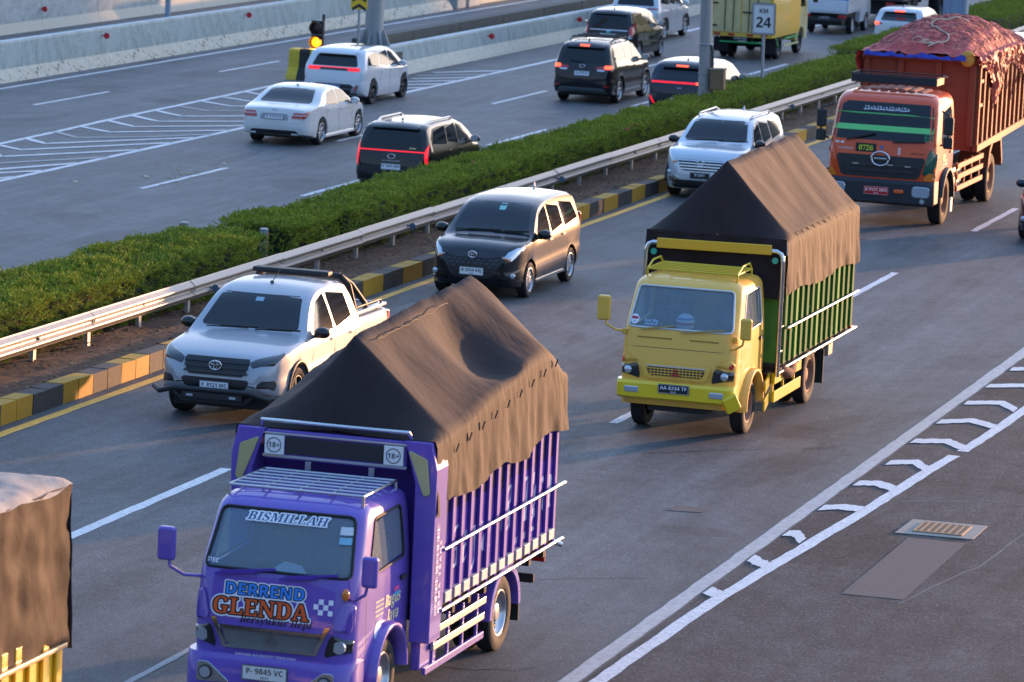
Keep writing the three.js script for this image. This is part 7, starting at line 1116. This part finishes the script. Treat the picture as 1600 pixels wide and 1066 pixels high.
// ================================================================ truck leaving at the lower left: only its rear half is in the picture
{
  const yel = paint(rgb(0.80, 0.47, 0.02), { roughness: 0.5 }), at = [-15.02, 0.07, -29.3], t = thing('cargo_truck', 'truck with boxy brown tarpaulin and yellow bed at the lower left corner', 'truck', at);
  const { P } = lightTruckCab(t, yel, M.rubber, {}); part(t, 'bumper', loft([[0.42], [0.46], [0.66], [0.70]].map(([y], i) => rring(0.87, [1.1, 1.14, 1.14, 1.1][i], 0.82, 0.12, 0.04, y)), 0.6), yel);
  for (const q of [-1, 1]) P('headlight', rect(q * 0.66, 0.85, 0.3, 0.18), 'front', M.lens, 0.014, 4, 3); plate(t, plateTex('B 9302 TDE', '#15181d', '#e2e6ee'), 0, 0.56, 1.15, 0.44, 0.13);
  ladder(t, -5.3, 0.9); rearAxle(t, -3.4, 0.41, 0.84, 0.2, std(rgb(0.2, 0.2, 0.2), 0.6));
  const Z0 = -1.0, Z1 = -5.46; part(t, 'bed_floor', bx(-0.98, 0.98, 0.86, 0.92, Z1, Z0), M.chassis); part(t, 'front_board', bx(-0.98, 0.98, 0.92, 2.6, Z0 - 0.05, Z0), yel); part(t, 'tailgate', bx(-0.98, 0.98, 0.92, 1.5, Z1, Z1 + 0.05), yel);
  for (const q of [-1, 1]) { part(t, 'side_board', bx(q > 0 ? 0.94 : -0.98, q > 0 ? 0.98 : -0.94, 0.92, 1.5, Z1, Z0), yel); for (let i = 0; i <= 14; i++) part(t, 'rib', box(0.035, 0.62, 0.14, q * 0.9985, 1.22, lerp(Z0 - 0.08, Z1 + 0.08, i / 14), 0.015), yel); part(t, 'side_rail', box(0.05, 0.05, 4.46, q * 1.035, 1.36, (Z0 + Z1) / 2, 0.015), std(rgb(0.6, 0.42, 0.22), 0.35, 0.5)); part(t, 'tail_lamp', box(0.18, 0.1, 0.05, q * 0.82, 0.78, Z1 - 0.03, 0.012), M.tail); part(t, 'mudflap', box(0.42, 0.4, 0.015, q * 0.78, 0.4, -3.95), M.rubber); }
  const tp = thing('tarpaulin', 'flat-topped brown tarpaulin wrapped over the yellow bed at lower left', 'tarpaulin', at), mc = cloth(rgb(0.034, 0.017, 0.010)), roofM = cloth(rgb(0.42, 0.39, 0.35));
  const R = 0.12, W = 1.02;
  part(tp, 'side_sheet', uvScale(grid(60, 40, (u, v) => { const z = lerp(-1.0, -5.5, u), y = lerp(2.78, 1.36, v); return [W + 0.02 * n2(z * 2, y * 2) + 0.012 * Math.sin(z * 7 + y * 2) * v + 0.008 * n2(z * 9, y * 1.2) + 0.01 * n2(z * 1.5 + y * 5, 7), y, z]; }), 4, 1), mc);
  part(tp, 'side_sheet', uvScale(grid(40, 20, (u, v) => { const z = lerp(-1.0, -5.5, u), y = lerp(2.78, 1.36, v); return [-W - 0.02 * n2(z * 2, y * 2), y, z]; }), 4, 1), mc);
  part(tp, 'rear_sheet', uvScale(grid(30, 40, (u, v) => { const x = lerp(-W, W, u), y = lerp(2.80, 1.3, v); return [x * (1 + 0.02 * v), y, -5.5 - 0.05 * v - 0.02 * n2(x * 3, y * 2) - 0.06 * sstep(0.8, 1, Math.abs(u * 2 - 1)) * v]; }), 2, 1), cloth(rgb(0.04, 0.03, 0.028)));
  part(tp, 'roof_sheet', uvScale(grid(40, 60, (u, v) => { const x = lerp(-W - 0.01, W + 0.01, u), z = lerp(-0.98, -5.52, v), e = Math.min(W + 0.01 - Math.abs(x), 5.52 + z, 0.3) / 0.3; return [x, 2.76 + 0.13 * Math.sqrt(Math.max(0, e)) - 0.03 * n2(x * 1.2, z * 0.9) + 0.01 * n2(x * 4, z * 3), z]; }), 2, 4), roofM, 'pale tarpaulin roof'); part(tp, 'front_sheet', uvScale(grid(20, 12, (u, v) => [lerp(-W, W, u), lerp(2.8, 1.36, v), -0.98 + 0.02 * n2(u * 5, v * 4)]), 2, 1), mc);
}
// ================================================================ yellow box truck driving away
{
  const yel = paint(rgb(0.78, 0.48, 0.08), { roughness: 0.5, clearcoat: 0.3 }), ora = std(rgb(0.74, 0.42, 0.03), 0.5), grn = std(rgb(0.02, 0.36, 0.10), 0.5), pale = std(rgb(0.66, 0.53, 0.24), 0.55, 0, { map: mottle });
  const t = thing('box_truck', 'yellow box truck with green rear frame behind the kilometre sign', 'truck', [-30.0, 0, -131.6], Math.PI); t.scale.setScalar(0.96);
  part(t, 'cab', toCreasedNormals(cut(cabShell({ levels: [[0.44, 0.99, 0.86, -0.70], [0.9, 1.05, 0.88, -0.72], [1.46, 0.965, 0.88, -0.72], [2.06, 0.645, 0.82, -0.71], [2.2, 0.46, 0.72, -0.64], [2.245, 0.3, 0.54, -0.54]] }).outer, ...[-1, 1].map((q) => new THREE.CylinderGeometry(0.46, 0.46, 0.5, 20).rotateZ(Math.PI / 2).translate(q * 0.86, 0.4, 0))), 0.5), paint(rgb(0.72, 0.60, 0.22)));
  for (const q of [-1, 1]) { part(t, 'side_window', box(0.02, 0.5, 0.9, q * 0.855, 1.75, 0.0, 0.008, [0, 0, q * 0.09]), M.glass); wheel(t, q * 0.74, 0.385, 0, 0.385, 0.2, 'truck', M.darkAlloy); part(t, 'mirror', box(0.16, 0.3, 0.08, q * 1.1, 1.75, 0.9, 0.03), M.plastic); }
  part(t, 'windscreen', box(1.4, 0.55, 0.02, 0, 1.78, 0.815, 0.005, [-0.5, 0, 0]), M.glass); ladder(t, -4.6, 0.84); rearAxle(t, -3.35, 0.40, 0.84, 0.2, M.darkAlloy);
  const Z0 = -0.85, Z1 = -4.75; part(t, 'cargo_box', bx(-1.0, 1.0, 0.72, 2.85, Z1, Z0, 0.01), yel);
  for (const q of [-1, 1]) { for (let i = 0; i < 24; i++) part(t, 'side_panel', box(0.016, 2.0, 0.145, q * 1.008, 1.8, Z0 - 0.1 - i * 0.161, 0.004), i > 9 ? yel : ora); part(t, 'corner_trim', bx(q > 0 ? 0.93 : -1.03, q > 0 ? 1.03 : -0.93, 0.74, 2.86, Z1 - 0.03, Z1 + 0.03), q > 0 ? M.red : ora); part(t, 'rear_door', bx(q > 0 ? 0.02 : -0.92, q > 0 ? 0.92 : -0.02, 0.86, 2.8, Z1 - 0.03, Z1 - 0.002, 0.008), pale); for (const x of [0.25, 0.52]) part(t, 'lock_bar', rod([q * x, 0.9, Z1 - 0.05], [q * x, 2.8, Z1 - 0.05], 0.02), std(rgb(0.12, 0.11, 0.06), 0.6)); for (const y of [1.05, 1.75, 2.4]) part(t, 'hinge', box(0.2, 0.05, 0.03, q * 0.86, y, Z1 - 0.045, 0.008), M.chassis); part(t, 'mudflap', box(0.5, 0.45, 0.015, q * 0.76, 0.42, -4.1), M.rubber); for (const x of [0.3, 0.75]) part(t, 'reflector', box(0.2, 0.06, 0.02, q * x, 0.79, Z1 - 0.03, 0.006), M.tail); for (const y of [0.62, 0.4]) part(t, 'side_guard', box(0.03, 0.07, 2.0, q * 0.95, y, -1.75, 0.008), y > 0.5 ? grn : std(rgb(0.6, 0.6, 0.25), 0.5)); part(t, 'guard_brace', strip([q * 0.95, 0.7, -4.0], [q * 0.95, 0.42, -3.6], 0.06, 0.04), grn); }
  part(t, 'rear_frame', box(1.36, 0.05, 0.05, 0, 0.55, Z1 + 0.05, 0.012), grn); plate(t, plateTex('B 9471 UA', '#1a1a1c', '#cfd2d6'), 0, 0.66, Z1 - 0.02, 0.44, 0.12, true); part(t, 'door_latch', box(0.3, 0.05, 0.04, -0.2, 1.5, Z1 - 0.055, 0.01), M.chassis);
}
// ================================================================ small white pickup with drums
{
  const w = paint(rgb(0.70, 0.73, 0.76)), at = [-30.4, 0, -143.6], t = thing('pickup_truck', 'small white flatbed pickup carrying blue drums near the top edge', 'pickup truck', at, Math.PI);
  part(t, 'cab', toCreasedNormals(cut(cabShell({ levels: [[0.35, 1.0, 0.72, -0.62], [0.7, 1.05, 0.75, -0.65], [1.0, 0.95, 0.75, -0.65], [1.5, 0.45, 0.70, -0.62], [1.72, 0.2, 0.62, -0.58], [1.78, 0.1, 0.5, -0.5]] }).outer, ...[-1, 1].map((q) => new THREE.CylinderGeometry(0.36, 0.36, 0.4, 20).rotateZ(Math.PI / 2).translate(q * 0.74, 0.3, 0.3))), 0.5), w);
  part(t, 'rear_window', box(1.0, 0.36, 0.01, 0, 1.42, -0.638, 0.004), M.glass); for (const q of [-1, 1]) { part(t, 'side_window', box(0.014, 0.4, 0.7, q * 0.722, 1.36, -0.15, 0.005, [0, 0, q * 0.1]), M.glass); for (const z of [0.3, -1.9]) wheel(t, q * 0.66, 0.29, z, 0.29, 0.17, 'seven', M.alloy); part(t, 'taillight', box(0.26, 0.1, 0.04, q * 0.6, 0.62, -2.97, 0.012), M.tail); part(t, 'side_gate', bx(q > 0 ? 0.75 : -0.79, q > 0 ? 0.79 : -0.75, 0.78, 1.16, -2.94, -0.72, 0.012), w); part(t, 'gate_rail', box(0.03, 0.04, 2.2, q * 0.80, 1.17, -1.83, 0.01), w); part(t, 'bed_post', rod([q * 0.74, 0.8, -0.74], [q * 0.74, 1.6, -0.74], 0.02), w); }
  part(t, 'bed_floor', bx(-0.75, 0.75, 0.72, 0.78, -2.94, -0.7), w); part(t, 'tailgate', bx(-0.74, 0.74, 0.78, 1.16, -2.97, -2.93, 0.012), w); part(t, 'rear_bumper', box(1.2, 0.14, 0.08, 0, 0.5, -2.95, 0.03), M.plastic); part(t, 'underbody', bx(-0.55, 0.55, 0.3, 0.7, -2.7, 0.9), M.chassis); plate(t, plateTex('B 9610 KC', '#1a1a1c', '#cfd2d6'), 0, 0.55, -2.995, 0.4, 0.12, true); part(t, 'head_bar', rod([-0.74, 1.6, -0.74], [0.74, 1.6, -0.74], 0.02), w);
  const blue = std(rgb(0.06, 0.22, 0.55), 0.45), dk = std(rgb(0.02, 0.03, 0.09), 0.5), spots = [[-0.45, -2.5, blue], [0.1, -2.5, blue], [0.5, -2.45, dk], [-0.4, -1.8, blue], [0.3, -1.75, blue]], names = ['blue plastic drum at the left tail of the small pickup', 'blue plastic drum in the middle of the pickup tail', 'dark drum at the right tail of the small pickup', 'blue drum further forward on the pickup, left side', 'blue drum further forward on the pickup, right side'];
  spots.forEach(([x, z, m], i) => { const d = thing('drum', names[i], 'drum', [at[0] - x, 0.785, at[2] - z], 0, 'drums on the small pickup'); part(d, 'barrel', new THREE.LatheGeometry([[0, 0], [0.24, 0], [0.26, 0.03], [0.26, 0.2], [0.275, 0.22], [0.26, 0.24], [0.26, 0.42], [0.275, 0.44], [0.26, 0.46], [0.26, 0.62], [0.24, 0.66], [0, 0.66]].map((p) => new THREE.Vector2(...p)), 20), m); part(d, 'lid', new THREE.CylinderGeometry(0.06, 0.06, 0.03, 12).translate(0.1, 0.675, 0), dk); });
}
// ================================================================ dark lorry at the top edge
{
  const t = thing('lorry', 'dark lorry seen from behind at the top edge, above white hatchback', 'truck', [-29.9, 0, -151.5], Math.PI), m = std(rgb(0.05, 0.05, 0.06), 0.6, 0, { map: mottle });
  part(t, 'cargo_body', bx(-1.2, 1.2, 0.95, 3.1, -6.2, 0, 0.03), m); part(t, 'cab', box(2.2, 2.0, 1.5, 0, 1.7, 1.0, 0.12), std(rgb(0.3, 0.06, 0.05), 0.5)); part(t, 'windscreen', box(1.9, 0.7, 0.03, 0, 2.1, 1.76, 0.01), M.glass);
  for (const q of [-1, 1]) { for (const z of [-5.0, -3.9, 0.9]) wheel(t, q * 0.98, 0.5, z, 0.5, 0.4, 'truck', M.darkAlloy); part(t, 'mudflap', box(0.6, 0.6, 0.02, q * 0.85, 0.55, -5.75), M.rubber); part(t, 'taillight', box(0.3, 0.12, 0.05, q * 0.75, 0.85, -6.2, 0.01), M.tail); part(t, 'rear_door', bx(q > 0 ? 0.02 : -1.12, q > 0 ? 1.12 : -0.02, 1.05, 3.0, -6.24, -6.2, 0.01), m); }
  part(t, 'chassis_rail', bx(-0.5, 0.5, 0.6, 0.95, -5.9, 0.6), M.chassis); part(t, 'underrun_bar', box(1.9, 0.14, 0.08, 0, 0.55, -6.1, 0.02), M.chassis); part(t, 'red_panel', box(0.9, 0.2, 0.02, 0, 1.15, -6.255, 0.006), std(rgb(0.22, 0.03, 0.03), 0.5));
}

renderer.render(scene, camera);
